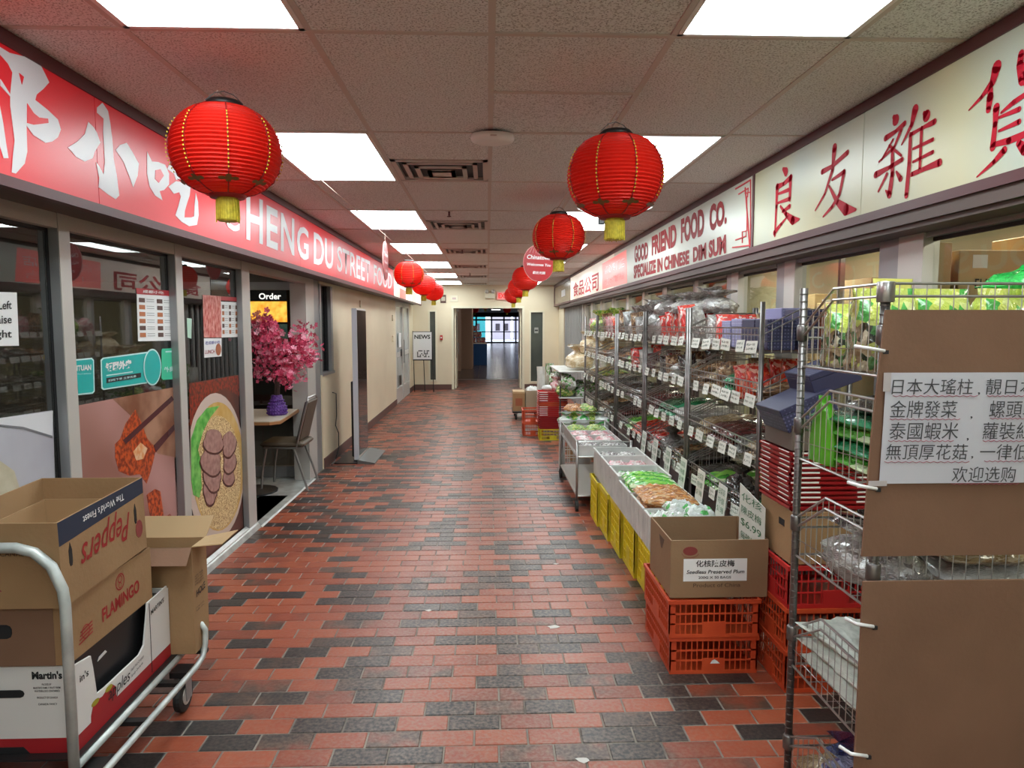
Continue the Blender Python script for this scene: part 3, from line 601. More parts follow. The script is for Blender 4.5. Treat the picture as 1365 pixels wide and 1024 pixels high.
strokes('character_za', [[(578,470,14),(586,482,32)],[(545,555,18),(585,528,12),(622,495,16)],[(608,520,14),(580,590,10),(518,650,6)],[(560,585,10),(608,625,8)],[(575,560,8),(530,640,8)],[(505,702,20),(560,672,12),(612,640,14)],[(572,600,14),(572,700,18),(560,782,22),(545,765,5)],[(550,700,12),(516,768,8)],[(588,690,8),(605,718,18)],
  [(664,440,30),(650,500,16),(610,580,6)],[(645,540,14),(640,660,18),(628,785,18)],[(700,455,14),(710,465,34)],[(650,538,12),(690,515,10),(742,488,18)],[(655,598,8),(735,560,12)],[(655,650,8),(735,610,12)],[(650,700,14),(700,678,14),(762,652,22)],[(690,515,14),(682,680,12)]], M_SRED2, t, C2, X=SXR, nrm=NR)
strokes('character_huo', [[(992,268,36),(975,330,24),(930,390,12),(880,442,5)],[(968,345,14),(965,390,26),(958,440,20)],[(1090,215,22),(1085,260,26),(1100,315,40)],[(1100,315,10),(1170,250,22)],[(1010,452,8),(1060,410,16),(1150,350,14)],[(990,432,26),(985,500,18),(975,592,22)],[(1000,472,8),(1082,438,16)],[(1000,526,8),(1082,488,16)],[(980,580,14),(1040,565,20),(1150,520,20)],[(1150,395,16),(1150,540,18)],[(1022,602,22),(980,650,14),(912,710,5)],[(1080,575,20),(1105,600,34),(1150,612,8)]], M_SRED2, t, C2, X=SXR, nrm=NR)
def rtext(s_, px, m=M_BROWNR, off=.02, name='lettering', X=SXR, parent=t, **k):
    return fit_text(name, s_, [at(x, y, X=X) for x, y in px], m, parent, .002, off, **k)
rtext('GOOD', [(846, 351), (864, 345), (846, 328), (864, 322)], off=.05); rtext('FRIEND', [(869, 341), (902, 328), (869, 316), (902, 297)], off=.05)
rtext('FOOD', [(908, 325), (939, 314), (908, 292), (939, 276)], off=.05); rtext('CO.', [(946, 310), (969, 298), (946, 273), (969, 265)], off=.05)
rtext('SPECIALIZE IN CHINESE', [(845, 372), (919, 352), (845, 354), (919, 333)], off=.05); rtext('DIM SUM', [(924, 350), (968, 338), (924, 330), (968, 312)], off=.05)
def rline(pts, w, m=M_ROSE):
    b = MB(); b.tube([at(x, y, X=SXR) - Vector((.002, 0, 0)) for x, y in pts], w, 4); return b.build('corner_ornament', m, t, world=True)
rline([(981, 252), (1001, 240), (1001, 256), (994, 258), (994, 250), (1000, 330)], .006)
rline([(985, 259), (998, 251), (997, 263)], .005); rline([(977, 330), (1001, 327)], .006); rline([(981, 320), (995, 315), (995, 308), (990, 309), (990, 324)], .005); rline([(1001, 240), (1001, 328)], .005); rline([(996, 262), (996, 308)], .004)
# red panel and far characters
flat('red_panel', [(803, 352), (835, 333), (836, 377), (803, 386)], mat('backlit_rose_panel', (.80, .16, .14), .35, emit=.5), t, X=SXR, lift=.002, nrm=NR)
rtext('点心专门店', [(806, 366), (833, 356), (806, 356), (833, 342)], m=M_SWHITE, off=.01); rtext('批发零售', [(806, 382), (832, 373), (806, 372), (832, 361)], m=M_SWHITE, off=.01)
rtext('食品公司', [(764, 396), (798, 388), (764, 378), (798, 361)], m=M_ROSE, off=.02)
t3 = thing('display_case', 'dark framed glass case with a small white notice, in line with the cream sign', 'case', (SXR, 15.2, 2.33))
MB().box(SXR + .004, XR - .002, 14.08, 17.45, 2.07, ZC - .004).build('case_body', M_SOFFIT, t3, world=True)
MB().box(SXR - .01, SXR + .01, 14.08, 17.4, 2.52, 2.595).box(SXR - .01, SXR + .01, 14.08, 17.4, 2.07, 2.11).box(SXR - .01, SXR + .01, 17.32, 17.4, 2.1, 2.53).build('case_frame', M_DARKTRIM, t3, world=True)
MB().box(SXR, SXR + .004, 14.08, 17.32, 2.1, 2.53).build('case_glass', mat('dull_brown_glass', (.14, .10, .06), .2, col2=(.22, .15, .10), scale=1), t3, world=True)
MB().box(SXR - .004, SXR, 15.0, 15.7, 2.24, 2.38).build('notice', M_PAPER, t3, world=True)

# ================================================================== LANTERNS
M_LANT = lanternmat('red_lantern_cloth', (.74, .022, .010)); M_LANT2 = mat('dark_red_seam', (.30, .006, .006), .5)
def lantern(R, label, loc, detail=True, group=None, dim=False):
    t = thing('paper_lantern', label, 'lantern', loc, random.uniform(0, .5), group)
    h = R * .80; prof = []; n = 30 if detail else 16
    for i in range(n * 2 + 1):
        a = pi * (.075 + .85 * i / (n * 2)); r = R * sin(a) ** .74 * (1 + (.022 if i % 2 else -.016)); prof.append((r, h * cos(a) * 1.06))
    MB().lathe(prof, 40 if detail else 20, caps=False).build('cloth_body', M_LANT, t, False)
    rt, zt = prof[0]
    MB().lathe([(rt * 1.02, zt - .006), (rt * 1.06, zt + .01), (rt * .9, zt + .022)], 20).build('top_cap', M_BLACKH, t, True)
    MB().lathe([(rt * .95, -zt - .012), (rt * 1.04, -zt), (rt * 1.0, -zt + .01)], 20).build('bottom_ring', M_LANT2, t, True)
    MB().tube([(-rt, 0, zt + .02), (-rt * .5, 0, zt + .05), (0, 0, zt + .06), (rt * .5, 0, zt + .05), (rt, 0, zt + .02)], .002, 4).build('wire_handle', M_BLACKH, t)
    if detail:
        sm = MB(); dots = MB(); orn = MB()
        for k in range(8):
            a = 2 * pi * k / 8; P = []
            for i in range(0, n * 2 + 1, 3): r, z = prof[i]; P.append(((r + .0015) * cos(a), (r + .0015) * sin(a), z))
            sm.tube(P, .0032, 4)
            for i in range(int(n * .5), int(n * 1.5), 2):
                r, z = prof[i]; x, y = (r + .005) * cos(a), (r + .005) * sin(a); dots.box(x - .0022, x + .0022, y - .0022, y + .0022, z - .0028, z + .0028)
            r, z = prof[int(n * 1.66)]; c_ = Vector(((r + .003) * cos(a), (r + .003) * sin(a), z)); tn = Vector((-sin(a), cos(a), 0)); r2, z2 = prof[int(n * 1.66) + 3]; up = (Vector(((r + .003) * cos(a), (r + .003) * sin(a), z)) - Vector(((r2 + .003) * cos(a), (r2 + .003) * sin(a), z2))).normalized()
            nr = tn.cross(up)
            for dx, dy, rr in ((0, 0, .016), (-.024, 0, .013), (.024, 0, .013), (0, .015, .010), (0, -.014, .009)):
                cc = c_ + tn * dx + up * dy + nr * .002; cc2 = cc
                orn.add([cc2 + tn * rr * cos(2 * pi * q / 8) + up * rr * sin(2 * pi * q / 8) * .8 for q in range(8)], [tuple(range(8))])
        sm.build('seams', M_LANT2, t)['kind'] = 'stuff'; dots.build('gold_stitches', M_GOLD, t)['kind'] = 'stuff'; o_ = orn.build('gold_ornaments', mat('antique_gold_print', (.22, .12, .03), .4, .4), t); o_['kind'] = 'stuff'
    b = MB(); b.lathe([(R * .19, -zt - .012), (R * .20, -zt - .03), (R * .20, -zt - .095), (R * .18, -zt - .10)], 24)
    b.build('tassel', mat('yellow_fringe', (.72, .60, .05), .6, col2=(.50, .41, .03), scale=60), t, False)
    fr2 = MB()
    for k in range(26):
        a = 2 * pi * k / 26; r = R * .205; l_ = .092 + random.uniform(0, .014)
        fr2.tube([(r * cos(a), r * sin(a), -zt - .018), (r * 1.04 * cos(a), r * 1.04 * sin(a), -zt - l_)], .0022, 3)
    o_ = fr2.build('tassel_strands', mat('yellow_fringe', (0, 0, 0)), t); o_['kind'] = 'stuff'
    return t
lantern(.200, 'big red lantern near the camera at right, in front of the cream sign', (.542, 3.0, 2.245))
lantern(.200, 'big dark red lantern near the camera at left, covering the sign character', (-1.005, 2.79, 2.285))
lantern(.196, 'second red lantern of the right row, just beyond the nearest one', (.540, 5.35, 2.285))
lantern(.196, 'nearest of the three small red lanterns in the left row', (-1.04, 9.36, 2.285))
lantern(.194, 'middle one of the three small red lanterns in the left row', (-1.04, 11.5, 2.27), False)
lantern(.194, 'farthest of the three small red lanterns in the left row', (-1.04, 13.6, 2.255), False)
lantern(.196, 'red lantern in the right row hanging behind the round red disc', (.55, 10.2, 2.29), False)
lantern(.194, 'second farthest red lantern in the right row beside the exit sign', (.55, 12.4, 2.27), False)
lantern(.194, 'farthest red lantern in the right row, lowest in the picture', (.55, 15.0, 2.25), False)
for k, (x, y, z) in enumerate(((-.6, 33, 2.35), (-.1, 30, 2.45), (1.0, 36, 2.4))): lantern(.2, ['red lantern hanging in the dark hall beyond the doorway, left', 'red lantern nearest in the dark hall beyond the doorway', 'red lantern at right in the dark hall beyond the doorway'][k], (x, y, z), False)
for sx, lab, ys_ in ((.545, 'pale cord that the right row of lanterns hangs from', (3.0, 3.0, 5.35, 7.6, 10.2, 12.4, 15.0, 17.45)), (-1.03, 'pale cord that the left row of lanterns hangs from', (2.79, 2.79, 7.2, 9.36, 11.5, 13.6, 17.45))):
    P = []
    for a, c in zip(ys_[:-1], ys_[1:]):
        for q in range(6): u = q / 6; P.append((sx, a + (c - a) * u, 2.595 - .14 * (1 - (2 * u - 1) ** 2) * 0 - (.11 if 0 < u else .11)))
    P = [(sx, y_, 2.512 + .01 * sin(i)) for i, y_ in enumerate(ys_[1:-1])] + [(sx, ys_[-1], 2.50)]
    tag(MB().tube(P, .003, 5).build('lantern_line', mat('pale_cord', (.55, .45, .38), .7)), lab, 'cord')
def round_disc(loc, rotz, label, back=False):
    t = thing('round_disc_sign', label, 'sign', loc, rotz); R = .19
    b = MB(); b.T = Matrix.Rotation(pi / 2, 4, 'X'); b.lathe([(R, -.006), (R, .006)], 40); b.build('disc', mat('maroon_disc', (.40, .03, .035), .4), t)
    b = MB(); b.T = Matrix.Rotation(pi / 2, 4, 'X'); P = [(R * cos(a * pi / 20), R * sin(a * pi / 20), 0) for a in range(41)]; b.tube(P, .006, 6, False); b.build('disc_rim', mat('pink_rim', (.75, .35, .33), .5), t)
    MB().tube([(0, 0, R), (0, 0, R + .09)], .002, 4).build('hanging_string', mat('pale_cord', (0, 0, 0)), t)
    for s_, y_ in (('Chinatown', .04), ('Welcomes You', -.03), ('歡迎光臨', -.115)):
        w = .15 if s_[0] != '歡' else .08; hh = .045 if s_[0] == 'C' else .03
        fit_text('lettering', s_, [(-w, -.009, y_), (w, -.009, y_), (-w, -.009, y_ + hh)], M_PAPER, None, .001, .012, shear=.2).parent = t
    lat = MB()
    for a in range(-3, 4): lat.tube([(a * .04, -.010, .105), (a * .028, -.010, sqrt(max(0, .185 ** 2 - (a * .028) ** 2)))], .0022, 4)
    lat.build('disc_pattern', mat('pink_rim', (0, 0, 0)), t)
    return t
round_disc((.545, 7.5, 2.272), radians(28), 'round maroon disc sign with white script hanging in the right lantern row')
round_disc((-1.035, 7.2, 2.265), radians(91), 'round maroon disc sign seen edge on in front of the word FOOD')
# ceiling odds and ends
t = thing('ceiling_router', 'oval white device on the ceiling by the first air vent', 'device', (.028, 3.66, 2.597))
b = MB(); b.T = Matrix.Scale(.72, 4, (0, 1, 0)); b.lathe([(.05, -.004), (.108, -.010), (.112, -.03), (.105, -.045), (.085, -.052), (.02, -.053)], 32); b.build('cover', M_WHITEP, t, True)
b = MB(); b.lathe([(.06, -.006), (.06, 0)], 20); b.build('mounting_plate', M_BLACKP, t)
b = MB(); b.box(-.012, .02, -.084, -.081, -.036, -.030); b.build('status_mark', mat('faint_print', (.55, .45, .42), .5), t)
for k, y_ in enumerate((6.15, 9.25, 13.4)):
    t = thing('fire_sprinkler', 'small brass sprinkler head in the ceiling, %s from the camera' % ordn[k], 'sprinkler', (-.33, y_, ZC), group='ceiling sprinklers')
    MB().lathe([(.03, -.004), (.03, 0)], 14).build('escutcheon', M_CHROME, t); MB().lathe([(.008, -.04), (.008, -.004)], 8).build('stem', M_DARKTRIM, t)
    MB().lathe([(.004, -.052), (.018, -.05), (.018, -.045), (.006, -.042)], 12).build('deflector', M_DARKTRIM, t)
t = thing('power_plug', 'pair of black plugs dangling beside the right tassel', 'plug', (.80, 4.95, 2.35))
b = MB(); b.tube([(0, 0, .24), (.0, 0, .06)], .004, 6); b.tube([(.07, 0, .24), (.06, .0, .05)], .004, 6); b.build('cable', M_BLACKP, t)
MB().bbox(-.022, .022, -.015, .015, -.03, .06, .006).build('plug', M_BLACKP, t); MB().bbox(.035, .085, -.015, .015, -.005, .075, .006).build('plug', M_BLACKP, t)
# ---- end wall fittings
t = thing('exit_sign', 'red and white exit sign over the far doorway', 'sign', (.40, YW, 2.325))
MB().bbox(-.17, .17, -.06, 0, -.09, .11, .006).build('housing', mat('exit_box', (.75, .3, .28), .5, emit=.25), t)
fit_text('lettering', 'EXIT', [(-.13, -.061, -.05), (.13, -.061, -.05), (-.13, -.061, .07)], mat('exit_red', (.75, .01, .01), .5, emit=.8), None, .002, .03).parent = t
t = thing('emergency_light', 'twin head emergency light left of the exit sign', 'light', (.06, YW, 2.40))
MB().bbox(-.13, .13, -.07, 0, -.13, .02, .008).build('battery_box', M_CREAM2, t)
for s_ in (-.08, .08): b = MB(); b.T = Matrix.Translation((s_, -.08, .04)) @ Matrix.Rotation(pi / 2, 4, 'X'); b.lathe([(.02, -.04), (.05, .02), (.05, .035)], 14); b.build('lamp_head', M_ALUL, t, True)
def wallplate(name, lab, cat, x, z, w, h, m, dp=.03, extra=None):
    t = thing(name, lab, cat, (x, YW, z)); MB().bbox(-w / 2, w / 2, -dp, 0, -h / 2, h / 2, .004).build('body', m, t)
    if extra: MB().box(-w * extra[0] / 2, w * extra[0] / 2, -dp - .004, -dp, -h * extra[1] / 2, h * extra[1] / 2).build(extra[3] if len(extra) > 3 else 'face', extra[2], t)
    return t
wallplate('picture_frame', 'small dark framed picture on the end wall beside the left lanterns', 'picture', -1.10, 2.26, .14, .20, mat('walnut_frame', (.10, .04, .03), .5), .02, (.7, .5, mat('picture_print', (.45, .38, .3), .5)))
wallplate('access_panel', 'pale square panel on the end wall above the doorway', 'panel', -.83, 2.27, .20, .16, M_CREAM2, .012, (.45, .3, mat('faint_red_print', (.55, .4, .38), .5)))
wallplate('fire_alarm', 'small red fire alarm pull on the end wall left of the doorway', 'alarm', -1.155, 1.30, .065, .12, M_REDP, .04, (.5, .3, M_PAPER, 'pull_handle'))
wallplate('door_notice', 'small notice on the right smoked sidelight', 'notice', 1.22, 1.48, .10, .14, mat('grey_notice', (.32, .32, .30), .5), .004, (.8, .25, M_INK))
t = thing('poster_easel', 'black easel holding a white poster beside the far sidelight', 'easel', (-1.57, 16.9, 0))
b = MB()
for q in ([(-.23, 0, 1.47), (-.20, -.02, 0)], [(.23, 0, 1.47), (.26, -.02, .0)], [(0, .02, 1.45), (.02, .32, 0)]): MB().tube(q, .011, 6).build('leg', M_BLACKP, t)
MB().box(-.235, .235, -.03, -.015, .76, .785).build('ledge', M_BLACKP, t); MB().box(-.235, .235, -.028, -.012, .78, 1.46).build('poster_frame', M_BLACKP, t)
MB().box(-.222, .222, -.034, -.028, .79, 1.445).build('poster', M_PAPER, t)
fit_text('lettering', 'NEWS', [(-.19, -.0345, 1.28), (.19, -.0345, 1.28), (-.19, -.0345, 1.38)], M_INK, None, .001, .03).parent = t
b = MB(); random.seed(3)
for r_ in range(5):
    for c_ in range(9):
        if random.random() < .6: x, z = -.13 + c_ * .033, .84 + r_ * .035; b.box(x, x + .028, -.0355, -.034, z, z + .028)
o_ = b.build('printed_block', M_INK, t); o_['kind'] = 'stuff'
# wall plates on the cream wall
for k, (y_, z_) in enumerate(((10.25, 1.92), (10.0, 1.78))):
    tag(MB().bbox(XL, XL + .02, y_ - .04, y_ + .04, z_ - .05, z_ + .05, .004).build('wall_plate', M_CREAM2), 'small cream plate on the left cream wall, %s one' % ['upper', 'lower'][k], 'plate', 'plates on the cream wall')
for k, z_ in enumerate((1.75, 1.35)): tag(MB().bbox(XL, XL + .03, 13.6, 13.7, z_ - .06, z_ + .06, .004).build('light_switch', M_CREAM2), '%s switch box on the cream wall by the far aluminium doors' % ['upper', 'lower'][k], 'switch', 'switch boxes by the far doors')
# ================================================================== LEFT: KIOSK, CORD, CHAIR, TABLE, TREE
t = thing('display_kiosk', 'tall slim standing screen with a black foot against the cream wall', 'kiosk', (-1.52, 8.5, 0))
b = MB(); b.prism([(-.30, -.45, 0), (.26, -.45, 0), (.26, .45, 0), (-.30, .45, 0)], (0, 0, .006))
MB().bbox(-.27, -.0, -.42, .42, 0, .014, .004).build('base_plate', M_BLACKP, t)
MB().prism([(0, -.42, 0), (0, .42, 0), (.20, .42, 0), (.20, -.42, 0)], (0, 0, .012)).build('base_plate', mat('grey_base_top', (.16, .17, .17), .35, .4), t)
MB().prism([(.001, -.42, .012), (.20, -.42, .012), (.001, -.42, .05)], (0, .84, 0)).build('base_wedge', mat('grey_base_top', (0, 0, 0)), t)
body = MB(); body.bbox(-.055, .0, -.30, .30, .03, 1.81, .006); body.build('screen_body', M_ALUL, t)
MB().box(.0, .004, -.288, .288, .08, 1.79).build('screen_glass', mat('black_screen', (.012, .012, .014), .06, spec=.8), t)
MB().box(-.058, -.0, -.306, -.300, .03, 1.81).build('screen_edge', mat('pale_edge_trim', (.60, .60, .66), .4), t)
MB().bbox(-.10, -.056, -.22, .22, .05, .95, .006).build('rear_housing', M_BLACKP, t)
tag(MB().tube([(-1.84, 8.3, .82), (-1.815, 8.38, .80), (-1.81, 8.36, .55), (-1.82, 8.34, .42), (-1.80, 8.40, .32), (-1.805, 8.42, .14), (-1.82, 8.3, .02), (-1.81, 8.2, .012), (-1.80, 8.0, .012)], .006, 6).build('power_cable', M_BLACKP), 'black power cord hanging down the cream wall to the screen foot', 'cord')
# chair
t = thing('stacking_chair', 'brown padded chair with chrome legs in the restaurant doorway', 'chair', (-1.98, 6.93, .012))
M_VINYL = mat('brown_vinyl', (.115, .085, .055), .5, col2=(.085, .06, .04), scale=8); b = MB()
b.bbox(-.22, .20, -.20, .20, .425, .475, .018); b.build('seat', M_VINYL, t)
b = MB(); b.T = Matrix.Translation((.175, 0, .62)) @ Matrix.Rotation(radians(14), 4, 'Y'); b.bbox(-.018, .018, -.19, .19, -.14, .26, .012); b.build('backrest', M_VINYL, t)
for s_ in (-1, 1):
    MB().tube([(.10, .19 * s_, .42), (.18, .205 * s_, .18), (.235, .21 * s_, .0)], .011, 8).build('leg', M_CHROME, t)
    MB().tube([(-.16, .19 * s_, .42), (-.2, .2 * s_, .2), (-.215, .205 * s_, 0)], .011, 8).build('leg', M_CHROME, t)
    MB().tube([(-.18, .195 * s_, .425), (.13, .2 * s_, .42), (.16, .2 * s_, .55), (.245, .19 * s_, .875), (.235, .15 * s_, .9)], .010, 8).build('side_frame', M_CHROME, t)
MB().tube([(.235, -.15, .9), (.245, 0, .905), (.235, .15, .9)], .010, 8).build('top_rail', M_CHROME, t)
# table
t = thing('cafe_table', 'square light wood table with the blossom tree on it', 'table', (-2.28, 6.72, .012))
TZ = .748
MB().prism([(-.45, -.47, TZ - .03), (.33, -.47, TZ - .03), (.40, -.40, TZ - .03), (.33, .47, TZ - .03), (-.45, .47, TZ - .03)], (0, 0, .03)).build('table_top', mat('pale_table_top', (.62, .55, .46), .35), t)
MB().prism([(-.46, -.48, TZ - .034), (.335, -.48, TZ - .034), (.408, -.40, TZ - .034), (.338, .48, TZ - .034), (-.46, .48, TZ - .034)], (0, 0, .026)).build('table_edging', mat('oak_edge', (.42, .20, .08), .4), t)
MB().lathe([(.035, .02), (.035, TZ - .034)], 12).build('pedestal', M_BLACKP, t, True); MB().lathe([(.24, 0), (.24, .015), (.05, .03)], 16).build('foot', M_BLACKP, t)
# blossom tree
TX, TY = -2.02, 6.72
t = thing('blossom_tree', 'artificial pink blossom tree in a beaded purple vase', 'plant', (TX, TY, .012 + TZ))
b = MB(); b.lathe([(.085, 0), (.092, .02), (.088, .07), (.06, .13), (.048, .19)], 20); b.build('vase', mat('purple_beads', (.09, .02, .22), .35, col2=(.14, .05, .32), scale=30, bump=1, bscale=60), t, True)
bd = MB()
for r_, z_ in ((.093, .02), (.091, .05), (.085, .08), (.074, .11), (.062, .14)):
    for k in range(22): a = 2 * pi * k / 22; bd.lathe([(.002, z_ - .009), (.009, z_), (.002, z_ + .009)], 5, r_ * cos(a), r_ * sin(a))
o_ = bd.build('beads', mat('purple_beads', (0, 0, 0)), t); o_['kind'] = 'stuff'
random.seed(11); tb = MB(); ends = []
tb.tube([(0, 0, .15), (.008, 0, .3), (-.006, .01, .46), (0, 0, .58)], [.03, .024, .02, .016], 8)
for k in range(18):
    a = 2 * pi * k / 18 + random.uniform(-.2, .2); L_ = random.uniform(.26, .50); h0 = random.uniform(.36, .58); ph = random.uniform(-.25, 1.25)
    P = [Vector((0, 0, h0))]; d = Vector((cos(a) * cos(ph), sin(a) * cos(ph), sin(ph)))
    for q in range(4): P.append(P[-1] + d * L_ / 4 + Vector((random.uniform(-.03, .03), random.uniform(-.03, .03), random.uniform(-.02, .03))))
    tb.tube(P, [.010, .008, .006, .004, .003], 5); ends += P[1:]
tb.build('trunk', mat('brown_bark', (.06, .035, .03), .8), t)
fm = []
for nm, c in (('pink_petals', (.85, .12, .25)), ('pale_pink_petals', (.90, .36, .48)), ('deep_pink_petals', (.62, .04, .12))): fm.append(mat(nm, c, .6))
fl = MB()
for k in range(1500):
    e_ = random.choice(ends); c = Vector((e_.x + random.gauss(0, .055), e_.y + random.gauss(0, .055), e_.z + random.gauss(0, .055)))
    if (Vector((c.x / .46, c.y / .42, (c.z - .62) / .46))).length > 1.05 or c.y > .60 or c.x < -.62: continue
    fl.mi = random.choice((0, 0, 0, 1, 1, 2)); ax = Vector((random.gauss(0, 1), random.gauss(0, 1) - .6, random.gauss(0, 1))).normalized(); u = ax.orthogonal().normalized(); v = ax.cross(u); r = random.uniform(.018, .034)
    for q in range(5):
        a0 = 2 * pi * q / 5; p1 = c + (u * cos(a0 - .5) + v * sin(a0 - .5)) * r * .75 + ax * r * .22; p2 = c + (u * cos(a0) + v * sin(a0)) * r + ax * r * .3; p3 = c + (u * cos(a0 + .5) + v * sin(a0 + .5)) * r * .75 + ax * r * .22
        fl.add([c, p1, p2, p3], [(0, 1, 2, 3)])
o_ = fl.build('blossoms', fm, t); o_['kind'] = 'stuff'
# menu screen glowing deeper in the restaurant, red high chair
t = thing('menu_screen', 'lit menu screen with orange dishes deep in the restaurant', 'screen', (-3.18, 10.4, 1.82))
MB().box(-.42, .42, 0, .04, -.50, .30).build('screen_body', M_BLACKP, t)
MB().box(-.30, .34, -.006, 0, -.16, .14).build('lit_picture', mat('orange_dish_picture', (1.0, .28, .02), .5, col2=(1.0, .62, .10), scale=9, emit=2.2), t)
MB().box(-.30, .34, -.006, 0, -.47, -.19).build('lit_picture', mat('green_dish_picture', (.04, .12, .10), .5, col2=(.15, .2, .15), scale=9, emit=.4), t)
fit_text('lettering', 'Order', [(-.16, -.008, .17), (.16, -.008, .17), (-.16, -.008, .26)], mat('lit_white', (1, .95, .85), .5, emit=2.5), None, .001, .02).parent = t
for k, (x, y) in enumerate(((-3.1, 5.0), (-3.6, 3.4), (-3.2, 1.9))):
    t = thing('dining_booth', 'dark dining booth behind the restaurant glass, %s from the door' % ordn[k], 'booth', (x, y, 0), group='booths in the dim restaurant')
    MB().bbox(-.5, .5, -.5, -.38, 0, 1.05, .02).build('back_panel', M_DIM, t); MB().bbox(-.5, .5, -.38, .02, 0, .45, .03).build('seat', M_VINYL, t)
t = thing('high_chair', 'small red wooden high chair behind the cafe table', 'chair', (-2.62, 6.92, .012)); M_HC = mat('red_painted_wood', (.35, .03, .03), .4)
for sx in (-1, 1):
    for sy in (-1, 1): MB().tube([(sx * .16, sy * .16, 0), (sx * .13, sy * .13, .82)], .014, 6).build('leg', M_HC, t)
MB().box(-.15, .15, -.15, .15, .48, .505).build('seat', M_HC, t); MB().box(-.15, .15, -.14, -.12, .62, .82).build('backrest', M_HC, t)
# ================================================================== PRINTS ON THE LEFT GLASS
GX = XL - .045
def gthing(name, label, cat, px): return thing(name, label, cat, tuple(at(*px, X=GX)))
def gf(name, px, m, t, lift=.001): return flat(name, px, m, t, lift=lift, X=GX)
def ell(cx, cy, rx, ry, n=28, x0=None, x1=None, a0=0, a1=2 * pi):
    P = [(cx + rx * cos(a0 + (a1 - a0) * k / n), cy + ry * sin(a0 + (a1 - a0) * k / n)) for k in range(n if a1 - a0 > 6.2 else n + 1)]
    return [(min(max(x, x0 if x0 is not None else -1e9), x1 if x1 is not None else 1e9), y) for x, y in P]
t = gthing('window_notice', 'white notice with black words at the left edge of the picture', 'notice', (10, 420))
gf('notice_sheet', [(-40, 388), (22, 390), (25, 461), (-40, 462)], M_PAPER, t)
for s_, x0, y0, y1 in (('Left', -3, 401, 413), ('aise', -5, 421, 432), ('ght', -6, 440, 454)): fit_text('lettering', s_, [at(*q, X=GX + .001) for q in ((x0, y1), (15, y1 - 1), (x0, y0), (15, y0))], M_INK, t, .002, .012)
t = gthing('window_poster', 'large pale grey poster of a bowl on the nearest restaurant window', 'poster', (20, 650))
gf('poster_sheet', [(-120, 575), (70, 547), (82, 910), (-120, 1075)], mat('pale_grey_print', (.50, .50, .55), .35, col2=(.42, .41, .47), scale=3), t)
gf('bowl_print', [(-120, 580), (-60, 566), (0, 566), (30, 569), (69, 581), (70, 548), (-60, 566), (-120, 574)], mat('white_print', (.70, .70, .74), .35), t, .002)
gf('bowl_rim_print', [(-60, 566), (0, 566), (30, 569), (69, 581), (69, 584), (30, 572), (0, 569), (-60, 569)], mat('grey_line_print', (.18, .18, .2), .4), t, .003)
gf('dumpling_print', [(-60, 612), (0, 615), (18, 628), (28, 660), (-60, 690)], mat('cream_print', (.50, .45, .32), .4, col2=(.6, .55, .42), scale=12), t, .003)
t = gthing('window_poster', 'pinkish poster of chopsticks lifting a fried bite on the second window', 'poster', (170, 620))
gf('poster_sheet', [(102, 541), (233, 516), (241, 776), (113, 888)], mat('pink_blur_print', (.50, .26, .24), .35, col2=(.30, .13, .10), scale=1.6, detail=1), t)
gf('brown_print', [(150, 532), (233, 516), (235, 610), (210, 605), (180, 560)], mat('brown_blur_print', (.20, .07, .035), .35, col2=(.42, .22, .14), scale=5), t, .0015)
M_FRY = mat('fried_print', (.62, .10, .02), .3, col2=(.22, .025, .01), scale=42, detail=5, lo=.42, hi=.58)
gf('fried_bite_print', [(180, 546), (189, 566), (196, 585), (203, 593), (207, 601), (204, 615), (200, 630), (195, 645), (186, 632), (172, 634), (158, 628), (153, 610), (153, 592), (160, 585), (167, 565)], M_FRY, t, .002)
gf('bite_centre_print', [(187, 590), (196, 598), (190, 612), (181, 614), (177, 602)], mat('pale_bite_print', (.80, .55, .35), .35, col2=(.75, .3, .1), scale=30), t, .003)
for P in ([(163, 587), (228, 528), (231, 533), (167, 592)], [(204, 594), (231, 566), (232, 573), (207, 603)]): gf('chopstick_print', P, mat('plum_print', (.085, .025, .03), .25), t, .004)
gf('fried_heap_print', [(195, 660), (206, 652), (213, 655), (218, 690), (226, 685), (232, 694), (235, 725), (196, 725), (196, 700), (200, 690)], M_FRY, t, .003)
t = gthing('window_poster', 'poster of a noodle bowl with sliced beef and greens on the third window', 'poster', (290, 610))
gf('poster_sheet', [(252, 511), (321, 499), (326, 703), (259, 761)], mat('dark_brown_print', (.085, .025, .018), .3, col2=(.14, .035, .02), scale=7), t)
gf('chili_print', [(252, 512), (321, 500), (322, 530), (300, 518), (275, 528), (262, 560), (253, 570)], mat('chili_print', (.35, .03, .01), .3, col2=(.08, .02, .012), scale=38, detail=5, lo=.4, hi=.6), t, .0012)
gf('bowl_print', ell(287, 622, 39, 98, 36, 253.5, 325), mat('bowl_rim_print', (.66, .52, .45), .35), t, .002)
gf('broth_print', ell(290, 622, 34.5, 86, 36, 254, 323), mat('broth_print', (.62, .36, .08), .35, col2=(.72, .50, .20), scale=7), t, .003)
MN = bpy.data.materials.new('noodle_print'); MN.use_nodes = True; N_ = MN.node_tree.nodes; L_ = MN.node_tree.links
w_ = N_.new('ShaderNodeTexWave'); w_.inputs['Scale'].default_value = 22; w_.inputs['Distortion'].default_value = 14; w_.inputs['Detail'].default_value = 2; w_.inputs['Detail Scale'].default_value = 2.2
tc_ = N_.new('ShaderNodeTexCoord'); L_.new(tc_.outputs['Object'], w_.inputs['Vector']); cr = N_.new('ShaderNodeValToRGB'); cr.color_ramp.elements[0].color = (.30, .11, .02, 1); cr.color_ramp.elements[1].color = (.85, .66, .34, 1); cr.color_ramp.elements[1].position = .55
